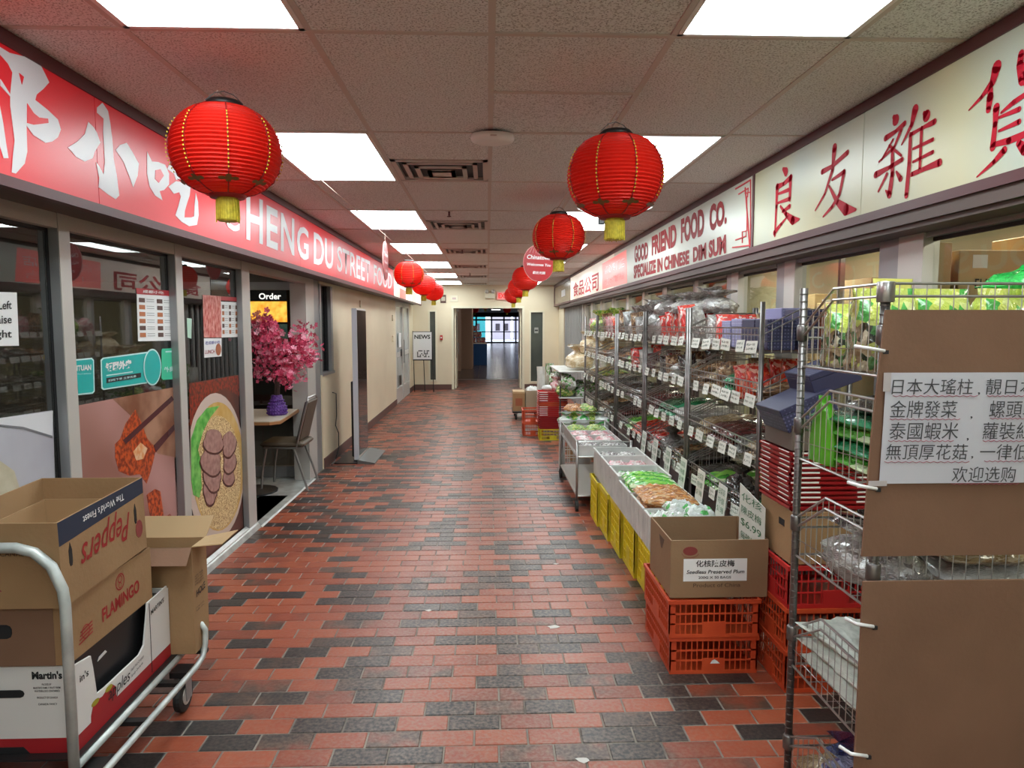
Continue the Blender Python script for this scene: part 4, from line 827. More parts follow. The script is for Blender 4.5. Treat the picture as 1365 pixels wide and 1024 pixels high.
L_.new(w_.outputs[0], cr.inputs[0]); L_.new(cr.outputs[0], N_['Principled BSDF'].inputs['Base Color']); N_['Principled BSDF'].inputs['Roughness'].default_value = .35
gf('noodle_print', ell(290, 630, 31, 76, 30, 254, 320), MN, t, .0035)
for P in ([(254, 585), (262, 560), (275, 544), (292, 541), (280, 556), (270, 575), (263, 600), (258, 625), (254, 640)], [(254, 640), (262, 595), (266, 610), (268, 650), (265, 664), (257, 660)]): gf('greens_print', P, mat('greens_print', (.05, .38, .04), .3, col2=(.25, .65, .15), scale=16), t, .0045)
M_BEEF = mat('beef_print', (.34, .17, .15), .35, col2=(.48, .28, .24), scale=28)
M_BEEFE = mat('beef_edge_print', (.10, .03, .025), .4)
random.seed(4)
def slice_px(cx, cy, rx, ry, sd):
    return [(cx + rx * cos(a) * (1 + .10 * sin(3 * a + sd) + .05 * sin(7 * a + sd * 2)), cy + ry * sin(a) * (1 + .10 * cos(2 * a + sd))) for a in [2 * pi * q / 22 for q in range(22)]]
for k, (cx, cy, rx, ry) in enumerate(((304, 634, 7.5, 15), (305, 614, 8.5, 18), (304, 592, 9.5, 17), (279, 654, 9.5, 18), (282, 636, 12, 19), (280, 615, 13.5, 20), (283, 588, 13, 18))):
    gf('beef_slice_print', slice_px(cx, cy + 1.6, rx + .4, ry + .8, k), M_BEEFE, t, .005 + k * .0006); gf('beef_slice_print', slice_px(cx, cy, rx - .5, ry - .6, k), M_BEEF, t, .0053 + k * .0006)
# menus, stickers
def menu(t, q, rows, cols, seed, band=None, m=M_PAPER):
    """white sheet with tiny food pictures and lines; q: top-left, top-right, bottom-right, bottom-left"""
    gf('menu_sheet', q, m, t)
    if band: gf('menu_band', band, mat('crimson_print', (.42, .02, .03), .4), t, .002)
    random.seed(seed); b = MB(); n = Vector((1, 0, 0)); P = [at(*p, X=GX) + n * .003 for p in q]
    off = wloc(t); mm = [mat('menu_photo_a', (.10, .05, .04), .5), mat('menu_photo_b', (.45, .15, .06), .5), mat('menu_line', (.35, .35, .36), .6)]
    def pt(u, v): return (P[0] * (1 - u) + P[1] * u) * (1 - v) + (P[3] * (1 - u) + P[2] * u) * v
    for r in range(rows):
        for c in range(cols):
            u0, v0 = .04 + c / cols * .94, .09 + r / rows * .88; du, dv = .30 / cols, .55 / rows
            b.mi = random.choice((0, 1)); b.add([pt(u0, v0), pt(u0 + du, v0), pt(u0 + du, v0 + dv), pt(u0, v0 + dv)], [(0, 3, 2, 1)])
            b.mi = 2
            for q_ in range(2): va = v0 + dv * (.15 + .5 * q_); b.add([pt(u0 + du * 1.25, va), pt(u0 + du * 2.6, va), pt(u0 + du * 2.6, va + dv * .14), pt(u0 + du * 1.25, va + dv * .14)], [(0, 3, 2, 1)])
    o_ = b.build('menu_items', mm, t, world=True); o_['kind'] = 'stuff'
t = gthing('window_menu', 'white menu sheet with a crimson heading on the second window', 'menu', (205, 420))
menu(t, [(182, 391), (231, 395), (233, 454), (184, 455)], 6, 2, 1, [(181, 384), (230, 388), (230.5, 395), (182, 392)])
fit_text('lettering', '成都小吃', [at(*q, X=GX + .002) for q in ((190, 390.5), (218, 392.5), (190, 386.5), (218, 388.5))], M_PAPER, t, .002, .01)
t = gthing('window_menu', 'pale menu grid on the third window right of the meat photo', 'menu', (308, 425))
menu(t, [(294, 402), (322, 403.5), (322, 449), (295, 450)], 5, 3, 2, [(294, 395), (322, 397), (322, 402.5), (294, 400.5)])
t = gthing('window_poster', 'narrow poster of red meat strips on the third window', 'poster', (282, 420))
MS = mat('meat_strip_print', (.50, .06, .05), .35, col2=(.75, .35, .32), scale=24, detail=4); gf('poster_sheet', [(270, 393), (294, 395), (295, 450), (271.5, 450)], MS, t, .002)
for k in range(5): x = 272 + k * 4.5; gf('meat_strip_print', [(x, 396), (x + 2.2, 396), (x + 2.5, 445), (x + .6, 447)], mat('pale_meat_print', (.72, .30, .26), .35, col2=(.45, .05, .03), scale=30), t, .003)
t = gthing('window_flyer', 'small white flyer with a round picture under the meat strips', 'flyer', (283, 463))
gf('flyer_sheet', [(271.5, 451), (295, 451), (295, 475), (272, 477)], M_PAPER, t, .002); gf('dish_print', ell(290.5, 466, 3.6, 8, 16), mat('dish_print', (.42, .12, .05), .4), t, .004)
fit_text('lettering', 'LUNCH', [at(*q, X=GX + .002) for q in ((273, 472), (286, 471), (273, 467), (286, 466))], M_REDINK, t, .002, .01); fit_text('lettering', '老成都小吃', [at(*q, X=GX + .002) for q in ((273, 460), (293, 458), (273, 455), (293, 454))], mat('blue_ink', (.05, .05, .3), .5), t, .002, .005)
t = gthing('window_notice', 'pale green slip of paper beside the third window mullion', 'notice', (252, 440))
gf('notice_sheet', [(249, 424), (255.5, 425), (255, 451.5), (250, 450)], mat('pale_green_paper', (.42, .62, .50), .6), t)
M_TEAL = mat('teal_vinyl', (.012, .42, .40), .3); M_MINT = mat('mint_vinyl', (.05, .55, .33), .3); M_PALET = mat('pale_teal_vinyl', (.55, .80, .78), .3)
t = gthing('window_sticker', 'teal sticker with white letters cut off by the window frame, leftmost', 'sticker', (112, 500))
gf('sticker_border', [(100, 479), (122, 477), (125, 480), (126, 522), (123, 525), (104, 527)], M_PALET, t); gf('sticker_face', [(100, 481), (121.5, 479), (123.5, 481), (124.5, 521), (122, 523), (104, 525)], M_TEAL, t, .002)
fit_text('lettering', 'FANTUAN', [at(*q, X=GX + .002) for q in ((90, 495.5), (121, 493.5), (90, 488), (121, 486))], M_PAPER, t, .002, .03)
fit_text('lettering', 'Food delivery', [at(*q, X=GX + .002) for q in ((103, 500), (121, 499), (103, 498), (121, 497))], M_PALET, t, .002, .01)
t = gthing('window_sticker', 'wide teal delivery sticker with Chinese lettering on the second window', 'sticker', (165, 495))
gf('sticker_border', [(134, 480), (137, 477), (196, 469), (196, 511), (138, 520), (135, 518)], M_PALET, t); gf('sticker_face', [(135.5, 481), (138, 478.5), (195, 471), (195, 509.5), (138.5, 518), (136.5, 516)], M_TEAL, t, .002)
fit_text('lettering', '饭团外卖', [at(*q, X=GX + .002) for q in ((140, 497), (175, 492), (140, 484), (175, 479))], M_PAPER, t, .002, .05)
gf('sticker_bar', [(141, 504), (187, 497), (187, 503), (141, 511)], M_INK, t, .004); gf('sticker_line', [(141, 500), (176, 495), (176, 496.5), (141, 501.5)], M_PALET, t, .004)
fit_text('lettering', '扫码下单 立享优惠', [at(*q, X=GX + .004) for q in ((144, 509), (181, 503), (144, 506), (181, 500))], M_PALET, t, .002, .01)
gf('sticker_disc', ell(202, 489.5, 11.8, 24.5, 28), M_PALET, t, .005); gf('sticker_disc', ell(202, 489.5, 10.6, 22.5, 28), mat('teal_vinyl', (0, 0, 0)), t, .006)
t = gthing('window_sticker', 'small rounded mint green sticker by the window frame', 'sticker', (224, 485))
gf('sticker_face', [(216, 465), (233, 464), (234.5, 467), (235, 503), (233, 505.5), (217, 506.5), (215, 504), (215, 467)], M_MINT, t, .002); gf('sticker_line', [(220, 468), (230, 467.5), (230, 469.5), (220, 470)], M_PALET, t, .003)
fit_text('lettering', '外卖', [at(*q, X=GX + .003) for q in ((218, 497), (232, 495), (218, 489), (232, 488))], M_PALET, t, .002, .02)
# vertical gold ornament behind the nearest window
t = thing('hanging_ornament', 'red and gold hanging ornament behind the nearest window', 'ornament', (-2.15, 3.55, 1.62))
for k, (z, r, m_) in enumerate(((.26, .03, M_GOLDD), (.17, .05, M_REDP), (.06, .045, M_REDP), (-.03, .03, M_GOLDD), (-.16, .055, M_GOLD))): MB().lathe([(.006, z - r * 1.2), (r, z), (.006, z + r * 1.2)], 10).build(['knot', 'bead'][k % 2], m_, t)
MB().tube([(0, 0, -.28), (0, 0, .9)], .003, 4).build('cord', M_REDP, t)
# ================================================================== LEFT FOREGROUND: TUBE CART WITH BOXES
CT = .235       # deck height
t = thing('platform_cart', 'grey tubular platform cart loaded with cartons at the left front', 'cart', (-1.55, 2.55, 0))
def W(b, name, m, par=t, smooth=False): return b.build(name, m, par, smooth, world=True)
x1c, x0c = -1.315, -1.80
hoop = [(x1c, 2.15, .13), (x1c, 2.15, .75), (x1c - .005, 2.15, .80), (x1c - .035, 2.15, .875), (x1c - .085, 2.15, .92), (x1c - .14, 2.15, .935), (x0c + .14, 2.15, .935), (x0c + .05, 2.15, .90), (x0c, 2.15, .80), (x0c, 2.15, .13)]
W(MB().tube(hoop, .0165, 12), 'push_handle', M_STEEL, smooth=True)
W(MB().tube([(x1c, 2.15, CT - .02), (x1c, 3.0, CT - .02)], .014, 10), 'deck_rail', M_STEEL, smooth=True)
W(MB().tube([(x0c, 2.15, CT - .02), (x0c, 3.0, CT - .02)], .014, 10), 'deck_rail', M_STEEL, smooth=True)
W(MB().tube([(-1.235, 1.98, .19), (-1.232, 2.3, .19), (-1.225, 2.86, .19), (-1.222, 2.92, .205), (-1.22, 2.945, .25), (-1.22, 2.95, .31), (-1.235, 2.95, .335), (-1.27, 2.95, .345), (-1.40, 2.95, .345)], .012, 10), 'bumper_rail', M_STEEL, smooth=True)
W(MB().tube([(-1.235, 1.98, .19), (-1.26, 1.95, .19), (-1.8, 1.95, .19)], .012, 8), 'bumper_rail', M_STEEL, smooth=True)
for y_ in (2.15, 2.45, 2.72, 3.0): W(MB().box(x0c, -1.235, y_ - .015, y_ + .015, CT - .05, CT - .034), 'cross_bar', M_BLACKH)
W(MB().box(x0c - .005, x1c + .0, 2.17, 2.99, CT - .006, CT), 'deck', M_BLACKH)
for n_, (wx, wy) in enumerate(((-1.285, 2.86), (-1.285, 2.22), (-1.77, 2.86), (-1.77, 2.22))):
    wh = MB(); wh.T = Matrix.Translation((wx, wy, .07)) @ Matrix.Rotation(pi / 2, 4, 'Y'); wh.lathe([(.055, -.016), (.068, -.013), (.070, 0), (.068, .013), (.055, .016)], 24)
    w_ = W(wh, 'wheel', M_RUBBER)
    hb = MB(); hb.T = Matrix.Translation((wx, wy, .07)) @ Matrix.Rotation(pi / 2, 4, 'Y'); hb.lathe([(.02, -.022), (.04, -.018), (.04, .018), (.02, .022)], 16)
    hh = hb.build('wheel_hub', M_ALUL, w_, world=False); hh.location = -wloc(w_)
    W(MB().prism([(wx - .024, wy - .02, .05), (wx - .024, wy + .03, .05), (wx - .024, wy + .03, .16), (wx - .024, wy - .03, .16)], (.003, 0, 0)), 'caster_fork', M_ALU); W(MB().prism([(wx + .022, wy - .02, .05), (wx + .022, wy + .03, .05), (wx + .022, wy + .03, .16), (wx + .022, wy - .03, .16)], (.003, 0, 0)), 'caster_fork', M_ALU)
    W(MB().box(wx - .035, wx + .035, wy - .04, wy + .04, .16, .185), 'caster_plate', M_BLACKH)
def open_box(t, x0, x1, y0, y1, z0, z1, mo, mi, th=.005, tilt=0, bottom=True):
    """carton: four walls and a floor, each a part"""
    fs = [('side_panel', (x0, x1, y0, y0 + th, z0, z1)), ('side_panel', (x0, x1, y1 - th, y1, z0, z1)), ('side_panel', (x0, x0 + th, y0 + th, y1 - th, z0, z1)), ('side_panel', (x1 - th, x1, y0 + th, y1 - th, z0, z1))]
    if bottom: fs.append(('bottom_panel', (x0 + th, x1 - th, y0 + th, y1 - th, z0, z0 + th)))
    return [MB().box(*q).build(n, mo, t, world=True) for n, q in fs]
def side_text(t, s, y0, y1, z0, z1, X, m, flip=False, dy=0, off=.01, shear=0, name='lettering', dz=0):
    """lettering on a face that looks along +X, reading away from the camera"""
    return fit_text(name, s, [(X, y0, z0), (X, y1, z0 + dz), (X, y0, z1), (X, y1, z1 + dz)], m, t, .0015, off, flip=flip, shear=shear)
def front_text(t, s, x0, x1, z0, z1, Y, m, off=.01, shear=0, name='lettering', flip=False):
    return fit_text(name, s, [(x0, Y, z0), (x1, Y, z0), (x0, Y, z1)], m, t, .0015, off, shear=shear, flip=flip)
# white apple carton, bottom
BX = -1.335
t = thing('apple_carton', 'white and red apple carton at the bottom of the stack on the cart', 'box', (-1.56, 2.54, CT)); z0, z1 = CT + .001, .527
MB().box(-1.78, BX, 2.205, 2.215, z0, z1).build('side_panel', M_WHITEB, t, world=True); MB().box(-1.78, BX, 2.865, 2.875, z0, z1).build('side_panel', M_WHITEB, t, world=True)
MB().box(-1.78, -1.772, 2.215, 2.865, z0, z1).build('side_panel', M_WHITEB, t, world=True); MB().box(-1.77, BX - .01, 2.215, 2.865, z0, z0 + .008).build('bottom_panel', M_WHITEB, t, world=True)
# right side with the big dark hand opening
Pn = [(2.215, z0), (2.865, z0), (2.865, z1 + .012), (2.70, z1 + .006), (2.695, z1 - .02), (2.66, z0 + .145), (2.62, z0 + .125), (2.38, z0 + .125), (2.33, z0 + .13), (2.315, z1 - .06), (2.305, z1 - .015), (2.215, z1 - .002)]
MB().prism([(BX, y, z) for y, z in Pn], (-.007, 0, 0)).build('side_panel', M_WHITEB, t, world=True)
M_CRED = mat('carton_red_print', (.36, .012, .018), .5)
MB().prism([(BX + .0006, 2.207, z0), (BX + .0006, 2.874, z0), (BX + .0006, 2.874, z0 + .052), (BX + .0006, 2.207, z0 + .052)], (-.0005, 0, 0)).build('red_band', M_CRED, t, world=True)
MB().box(-1.779, BX, 2.2042, 2.205, z0, z0 + .050).build('red_band', M_CRED, t, world=True)
for pts in ([(2.285, .285), (2.287, .31), (2.30, .335), (2.325, .346), (2.36, .340), (2.39, .350), (2.425, .348), (2.445, .33), (2.445, .30), (2.45, .285)],):
    MB().prism([(BX + .0012, y, z) for y, z in pts], (-.0005, 0, 0)).build('apple_print', M_CRED, t, world=True)
MG = mat('leaf_print', (.35, .30, .02), .5)
for c_, k_ in ((2.315, .343), (2.40, .347)): MB().prism([(BX + .0018, c_ + .024 * cos(a * pi / 6), k_ + .010 * sin(a * pi / 6)) for a in range(12)], (-.0005, 0, 0)).build('leaf_print', MG, t, world=True)
side_text(t, 'apples', 2.39, 2.54, .292, .348, BX + .002, M_INK, shear=.25, off=.0); side_text(t, 'Fresh Fruit Company', 2.55, 2.65, .325, .340, BX, M_INK, shear=.3, dz=.01); side_text(t, 'Family Orchards', 2.55, 2.64, .303, .316, BX, M_INK, shear=.3, dz=.01)
side_text(t, "MARTIN'S", 2.72, 2.83, .475, .495, BX, M_INK, dz=.01); side_text(t, "in's", 2.235, 2.285, .455, .48, BX, M_INK)
MB().box(BX + .0004, BX + .0012, 2.708, 2.712, z0 + .01, z1).build('panel_joint', M_INK, t, world=True); MB().box(BX - .018, BX - .015, 2.2036, 2.2045, z0 + .05, z1 - .01).build('panel_joint', M_INK, t, world=True)
front_text(t, "Martin's", -1.465, -1.37, .485, .512, 2.205, M_INK, off=.04)
for k, (s, w) in enumerate((('PACKED BY', .030), ('MARTIN\'S FAMILY FRUIT FARM', .085), ('WATERLOO ONTARIO', .080), ('519 884 0000'.replace('0000', ''), .0), ('PRODUCT OF CANADA', .066))):
    if w: front_text(t, s, -1.42 - w / 2, -1.42 + w / 2, .464 - k * .011, .471 - k * .011, 2.205, M_INK, off=.01)
front_text(t, 'CANADA FANCY', -1.45, -1.39, .398, .405, 2.205, M_INK, off=.01)
MB().prism([(x, 2.2038, z) for x, z in [(-1.62, .450), (-1.505, .450), (-1.496, .446), (-1.492, .437), (-1.496, .428), (-1.505, .424), (-1.62, .424)]], (0, .001, 0)).build('hand_hole', M_INK, t, world=True)
MB().prism([(x, 2.2036, z) for x, z in [(-1.66, z0), (-1.485, z0), (-1.505, z0 + .022), (-1.64, z0 + .022)]], (0, .001, 0)).build('hand_hole', M_INK, t, world=True)
MB().box(BX - .42, BX - .035, 2.23, 2.85, z0 + .01, z1 - .012).build('inner_tray', M_BLACKP, t, world=True)
MB().prism([(BX - .034, y, z) for y, z in ((2.40, .445), (2.46, .452), (2.45, .462), (2.41, .457))], (.002, 0, 0)).build('tray_label', M_PAPER, t, world=True)
# Flamingo tray
FX = -1.345
t = thing('produce_carton', 'brown FLAMINGO carton in the middle of the stack on the cart', 'box', (-1.55, 2.47, .53)); z0, z1 = .532, .738
open_box(t, -1.77, FX, 2.20, 2.76, z0, z1, M_CARD, M_CARD_IN)
MB().box(-1.77, FX - .04, 2.198, 2.2, z0, z1 + .002).build('outer_flap', M_CARD_D, t, world=True)
side_text(t, 'FLAMINGO', 2.40, 2.66, .585, .635, FX, M_REDINK, off=.03, dz=.012)
def ring_print(cy, cz, r1, r2, n=20, X=FX, m=M_REDINK):
    b = MB(); 
    for k in range(n):
        a, c = 2 * pi * k / n, 2 * pi * (k + 1) / n
        b.add([(X + .0015, cy + r1 * cos(a), cz + r1 * sin(a)), (X + .0015, cy + r2 * cos(a), cz + r2 * sin(a)), (X + .0015, cy + r2 * cos(c), cz + r2 * sin(c)), (X + .0015, cy + r1 * cos(c), cz + r1 * sin(c))], [(0, 1, 2, 3)])
    return b.build('emblem', m, t, world=True)
ring_print(2.525, .685, .026, .031); ring_print(2.525, .695, .010, .014); ring_print(2.525, .672, .008, .011); ring_print(2.30, .60, .020, .024)
for k in range(4): MB().prism([(FX + .0015, 2.26 + k * .004, .57 + k * .012), (FX + .0015, 2.34, .58 + k * .012), (FX + .0015, 2.34, .584 + k * .012), (FX + .0015, 2.26 + k * .004, .574 + k * .012)], (-.001, 0, 0)).build('emblem', M_REDINK, t, world=True)
front_hole = MB().prism([(x, 2.1965, z) for x, z in [(-1.66, .670), (-1.53, .670), (-1.519, .665), (-1.514, .655), (-1.514, .640), (-1.519, .629), (-1.53, .624), (-1.66, .624)]], (0, .001, 0)).build('hand_hole', M_INK, t, world=True)
# top carton, tilted a little
KX = -1.335
t = thing('produce_carton', 'open brown Peppers carton with a navy band, topmost on the cart', 'box', (-1.50, 2.43, .745)); t.rotation_euler = (radians(2.6), 0, 0)
z0, z1 = .742, 1.020
open_box(t, -1.715, KX, 2.175, 2.715, z0, z1, M_CARD, M_CARD_IN)
for q in ((-1.705, KX - .01, 2.183, 2.187, z0 + .03, z1 - .07), (KX - .013, KX - .009, 2.19, 2.70, z0 + .03, z1 - .08), (-1.705, -1.701, 2.19, 2.70, z0 + .03, z1 - .08), (-1.705, KX - .01, 2.702, 2.706, z0 + .03, z1 - .08)): MB().box(*q).build('inner_sleeve', M_CARD_IN, t, world=True)
NV = mat('navy_print', (.018, .03, .06), .5)
MB().prism([(KX + .0007, 2.177, z1 - .078), (KX + .0007, 2.713, z1 - .060), (KX + .0007, 2.713, z1 - .001), (KX + .0007, 2.177, z1 - .001)], (-.0005, 0, 0)).build('navy_band', NV, t, world=True)
side_text(t, "The World's Finest", 2.31, 2.57, z1 - .050, z1 - .024, KX, M_PAPER, flip=True, off=.005, dz=.004)
side_text(t, 'Peppers', 2.28, 2.60, z0 + .07, z1 - .082, KX + .0004, M_REDINK, flip=True, shear=.45, off=.006, dz=.014)
for a, c in ((2.222, 2.24), (2.635, 2.652)): MB().prism([(KX + .001, a, z0 + .13), (KX + .001, a + .004, z0 + .118), (KX + .001, c - .004, z0 + .118), (KX + .001, c, z0 + .13), (KX + .001, c, z0 + .17), (KX + .001, (a + c) / 2, z0 + .195), (KX + .001, a, z0 + .17)], (-.001, 0, 0)).build('hand_hole', M_INK, t, world=True)
MB().prism([(KX + .001, 2.665 + .026 * cos(a * pi / 5), z0 + .09 + .035 * sin(a * pi / 5)) for a in range(10)], (-.001, 0, 0)).build('emblem', mat('muted_red_print', (.25, .04, .04), .5), t, world=True)
MB().prism([(x, 2.1742, z) for x, z in [(-1.69, .90), (-1.56, .905), (-1.535, .88), (-1.55, .84), (-1.52, .80), (-1.60, .795), (-1.66, .83)]], (0, .0005, 0)).build('emblem', mat('muted_red_print', (0, 0, 0)), t, world=True)
front_text(t, 'PRODUCE OF CANADA', -1.66, -1.42, .915, .93, 2.175, mat('brown_ink', (.08, .04, .02), .6), off=.01)
# HOLE box behind
t = thing('tall_carton', 'open brown carton with raised flaps reading HOLE, behind the stack on the cart', 'box', (-1.42, 2.91, CT)); HX = -1.235; z0, z1 = CT + .06, .695
MB().box(-1.6, HX, 2.88, 3.02, CT + .001, z0).build('base_fold', M_CARD, t, world=True)
open_box(t, -1.58, HX, 2.80 + .08, 3.03, z0, z1, M_CARD, M_CARD_IN)
MB().prism([(-1.58, 3.03, z1), (HX, 3.03, z1), (HX + .01, 3.10, z1 + .075), (-1.58, 3.10, z1 + .075)], (0, .004, 0)).build('flap', mat('pale_cardboard', (.50, .34, .18), .7), t, world=True)
MB().prism([(HX, 2.885, z1), (HX, 3.03, z1), (HX + .15, 3.00, z1 + .035), (HX + .13, 2.87, z1 + .015)], (0, 0, .004)).build('flap', mat('pale_cardboard', (0, 0, 0)), t, world=True)
MB().prism([(-1.58, 2.88, z1), (HX, 2.88, z1), (HX + .01, 2.80, z1 - .05), (-1.58, 2.80, z1 - .05)], (0, .004, 0)).build('flap', M_CARD_D, t, world=True)
side_text(t, 'HOLE', 2.91, 3.0, .47, .50, HX, M_INK, off=.02, dz=.01)
for k in range(6): side_text(t, ['白菇', 'NET WT', 'KEEP DRY', 'FRESH', 'STORE COOL', '罐头'][k], 2.90, 2.985, .56 - k * .012 + (0 if k < 4 else -.09), .568 - k * .012 + (0 if k < 4 else -.09), HX, mat('brown_ink', (0, 0, 0)), off=.0)
front_text(t, 'VV', -1.33, -1.28, .62, .66, 2.88, M_INK, off=.02)

# ================================================================== WIRE RACKS
def wires(b, P, r, n=4): b.tube(P, r, n)
def basket(name, L_, D_, f, zf=.13, zb=.25, pitch=.038, r=.0022, R_=.0045, n=4, bend=.42):
    """basket shelf: low front, sides that rise to a high back. f(l, d, z) maps length, depth, height"""
    b = MB(); k = 0
    def z_at(d): u = d / D_; return zf + (zb - zf) * min(1, u / bend)
    for z in (0, ): b.tube([f(0, 0, z), f(L_, 0, z), f(L_, D_, z), f(0, D_, z), f(0, 0, z)], R_, n, False)
    for dz in (0, -.034):
        b.tube([f(0, 0, zf + dz), f(L_, 0, zf + dz)], R_, n, False); b.tube([f(0, D_, zb + dz), f(L_, D_, zb + dz)], R_, n, False)
        for l in (0, L_): b.tube([f(l, 0, zf + dz), f(l, D_ * bend, zb + dz), f(l, D_, zb + dz)], R_, n, False)
    for l in (0, L_): b.tube([f(l, 0, zf * .45), f(l, D_, zf * .6)], r, 3, False)
    m = int(L_ / pitch)
    for i in range(1, m):
        l = L_ * i / m; b.tube([f(l, 0, zf), f(l, 0, 0), f(l, D_, 0), f(l, D_, zb)], r, 3, False)
    m = int(D_ / pitch)
    for i in range(1, m):
        d = D_ * i / m
        for l in (0, L_): b.tube([f(l, d, 0), f(l, d, z_at(d))], r, 3, False)
    for i in range(1, 4): d = D_ * i / 4; b.tube([f(0, d, -.003), f(L_, d, -.003)], r * 1.3, 3, False)
    return b.mesh(name, M_CHROME)
# near rack across the passage side, its open front faces away
NX0, NX1, NYF, NYB = 1.065, 1.74, 2.33, 1.845
t = near_rack = thing('wire_rack', 'near chrome wire rack with brown cardboard tied to its back', 'rack', (NX0, NYF, 0))
for x, y, h in ((NX0, NYF, 1.742), (NX0, NYB, 1.70), (NX1, NYF, 1.742), (NX1, NYB, 1.70)):
    p_ = MB(); p_.lathe([(.0125, 0), (.0125, h)] if True else [], 12, x, y); q = W(p_, 'pole', M_POLE, t, True)
    rg = MB()
    for k in range(int(h / .025)): rg.lathe([(.0125, .02 + k * .025), (.0134, .0215 + k * .025), (.0134, .0235 + k * .025), (.0125, .025 + k * .025)], 10, x, y, False)
    g_ = rg.build('pole_grooves', M_POLE, q); g_.location = -wloc(q); g_['kind'] = 'stuff'
    W(MB().lathe([(.024, 0), (.02, .012), (.014, .02)], 12, x, y), 'pole_foot', M_BLACKP, t)
for x, y, z in ((NX0, NYB, 1.735),): W(MB().lathe([(.021, z - .055), (.0225, z - .052), (.0225, z - .003), (.021, z)], 20, x, y), 'pole_collar', M_CHROME, t, True)
nlev = [1.48, 1.165, .825, .43, .03]
fN = lambda l, d, z: (l, -d, z)
nb_me = basket('wire_shelf', NX1 - NX0, NYF - NYB, fN, .13, .25, .037, .0016, .0042, 6)
for z in nlev:
    link('wire_shelf', nb_me, t, (0, 0, z))
    for x, y in ((NX0, NYF), (NX0, NYB)):
        W(MB().lathe([(.015, z + .085), (.019, z + .09), (.019, z + .135), (.015, z + .14)], 12, x, y), 'shelf_clip', M_POLE, t, True)
M_CLOTHB = M_CARD_D
def cardboard(name, label, x0, x1, y, z0, z1, sk=0):
    t = thing(name, label, 'cardboard', ((x0 + x1) / 2, y, z0)); b = MB()
    b.prism([(x0, y, z0), (x1, y, z0), (x1, y, z1), (x0 + sk, y, z1), (x0 + sk * .3, y - .003, (z0 + z1) / 2)], (0, .007, 0)); b.build('sheet', M_CARD_D, t, world=True)
    return t
YC = NYB - .022
t = cardboard('cardboard_sheet', 'upper brown cardboard sheet with the handwritten sign, tied to the near rack', at(1151, 700, Y=YC).x, 1.76, YC, at(1150, 742, Y=YC).z, at(1183, 413, Y=YC).z, .035)
u_ = cardboard('cardboard_sheet', 'lower brown cardboard sheet covering the near rack down to the floor', at(1148, 800, Y=YC - .004).x, 1.76, YC - .004, .06, at(1150, 775, Y=YC).z, .004)
for k, (px, py) in enumerate(((1162, 464), (1152, 648), (1148, 832), (1140, 1005))):
    c = at(px, py, Y=YC - .012)
    tg = MB(); tg.tube([c + Vector((-.03, .03, .004)), c + Vector((-.012, 0, 0)), c + Vector((.035, 0, -.008))], .005, 6); W(tg, 'plastic_tie', M_PAPER, near_rack, True)
    W(MB().box(c.x + .033, c.x + .045, c.y - .003, c.y + .003, c.z - .016, c.z - .006), 'tie_hole', M_INK, near_rack)
YP = YC - .010
t = thing('handwritten_sign', 'white sheet with handwritten Chinese price lines taped to the upper cardboard', 'sign', tuple(at(1270, 570, Y=YP)))
q = [at(1182, 497, Y=YP), at(1172, 645, Y=YP)]
MB().prism([(q[1].x, YP, q[1].z), (1.66, YP, q[1].z), (1.66, YP, q[0].z), (q[0].x, YP, q[0].z)], (0, .0012, 0)).build('sheet', mat('bluish_white_paper', (.62, .62, .68), .6), t, world=True)
W(MB().box(q[1].x - .03, q[1].x + .02, YP - .002, YP, q[1].z - .006, q[1].z + .008), 'tape', mat('clear_tape', (.55, .5, .5), .25), t)
MB().box(q[0].x - .008, q[0].x + .012, YP - .0015, YP, q[0].z - .05, q[0].z + .0).build('tape', mat('clear_tape', (0, 0, 0)), t, world=True)
def sgn(s, px0, px1, pyb, pyt, m=mat('sign_ink', (.07, .07, .08), .6), sh=.12): fit_text('handwriting', s, [at(px0, pyb, Y=YP - .001), at(px1, pyb, Y=YP - .001), at(px0, pyt, Y=YP - .001)], m, t, .001, -.001, shear=sh)
rows_ = [('日本大瑤柱', 1188, 1297, 526, 505, 530), ('金牌發菜', 1186, 1276, 557, 534, 559), ('泰國蝦米', 1185, 1277, 586, 563, 588), ('無頂厚花菇', 1180, 1290, 613, 592, 615)]
for s, a, c, yb, yt, ul in rows_: sgn(s, a, c, yb, yt)
for s, a, yb, yt in (('靚日本', 1314, 526, 505), ('螺頭乾', 1318, 557, 534), ('蘿裝紅', 1309, 586, 563), ('一律低價', 1306, 613, 592)):
    sgn(s, a, a + 21 * len(s) + 4, yb, yt)
sgn('欢迎选购', 1268, 1354, 643, 622)
M_PINKL = mat('pink_marker', (.45, .10, .16), .6)
for a, c, y_ in ((1190, 1303, 528), (1186, 1280, 559), (1184, 1271, 588), (1179, 1292, 616), (1268, 1358, 645), (1316, 1400, 528), (1320, 1400, 558), (1310, 1400, 588), (1312, 1400, 615)):
    P = [at(a + (c - a) * k / 24, y_ + (.9 if k % 2 else -.6), Y=YP - .0015) for k in range(25)]; MB().tube(P, .0010, 3).build('wavy_underline', M_PINKL, t, world=True)
for px, py in ((1303, 527), (1293, 559), (1288, 588), (1294, 612)): sgn(',', px, px + 3, py, py - 4)

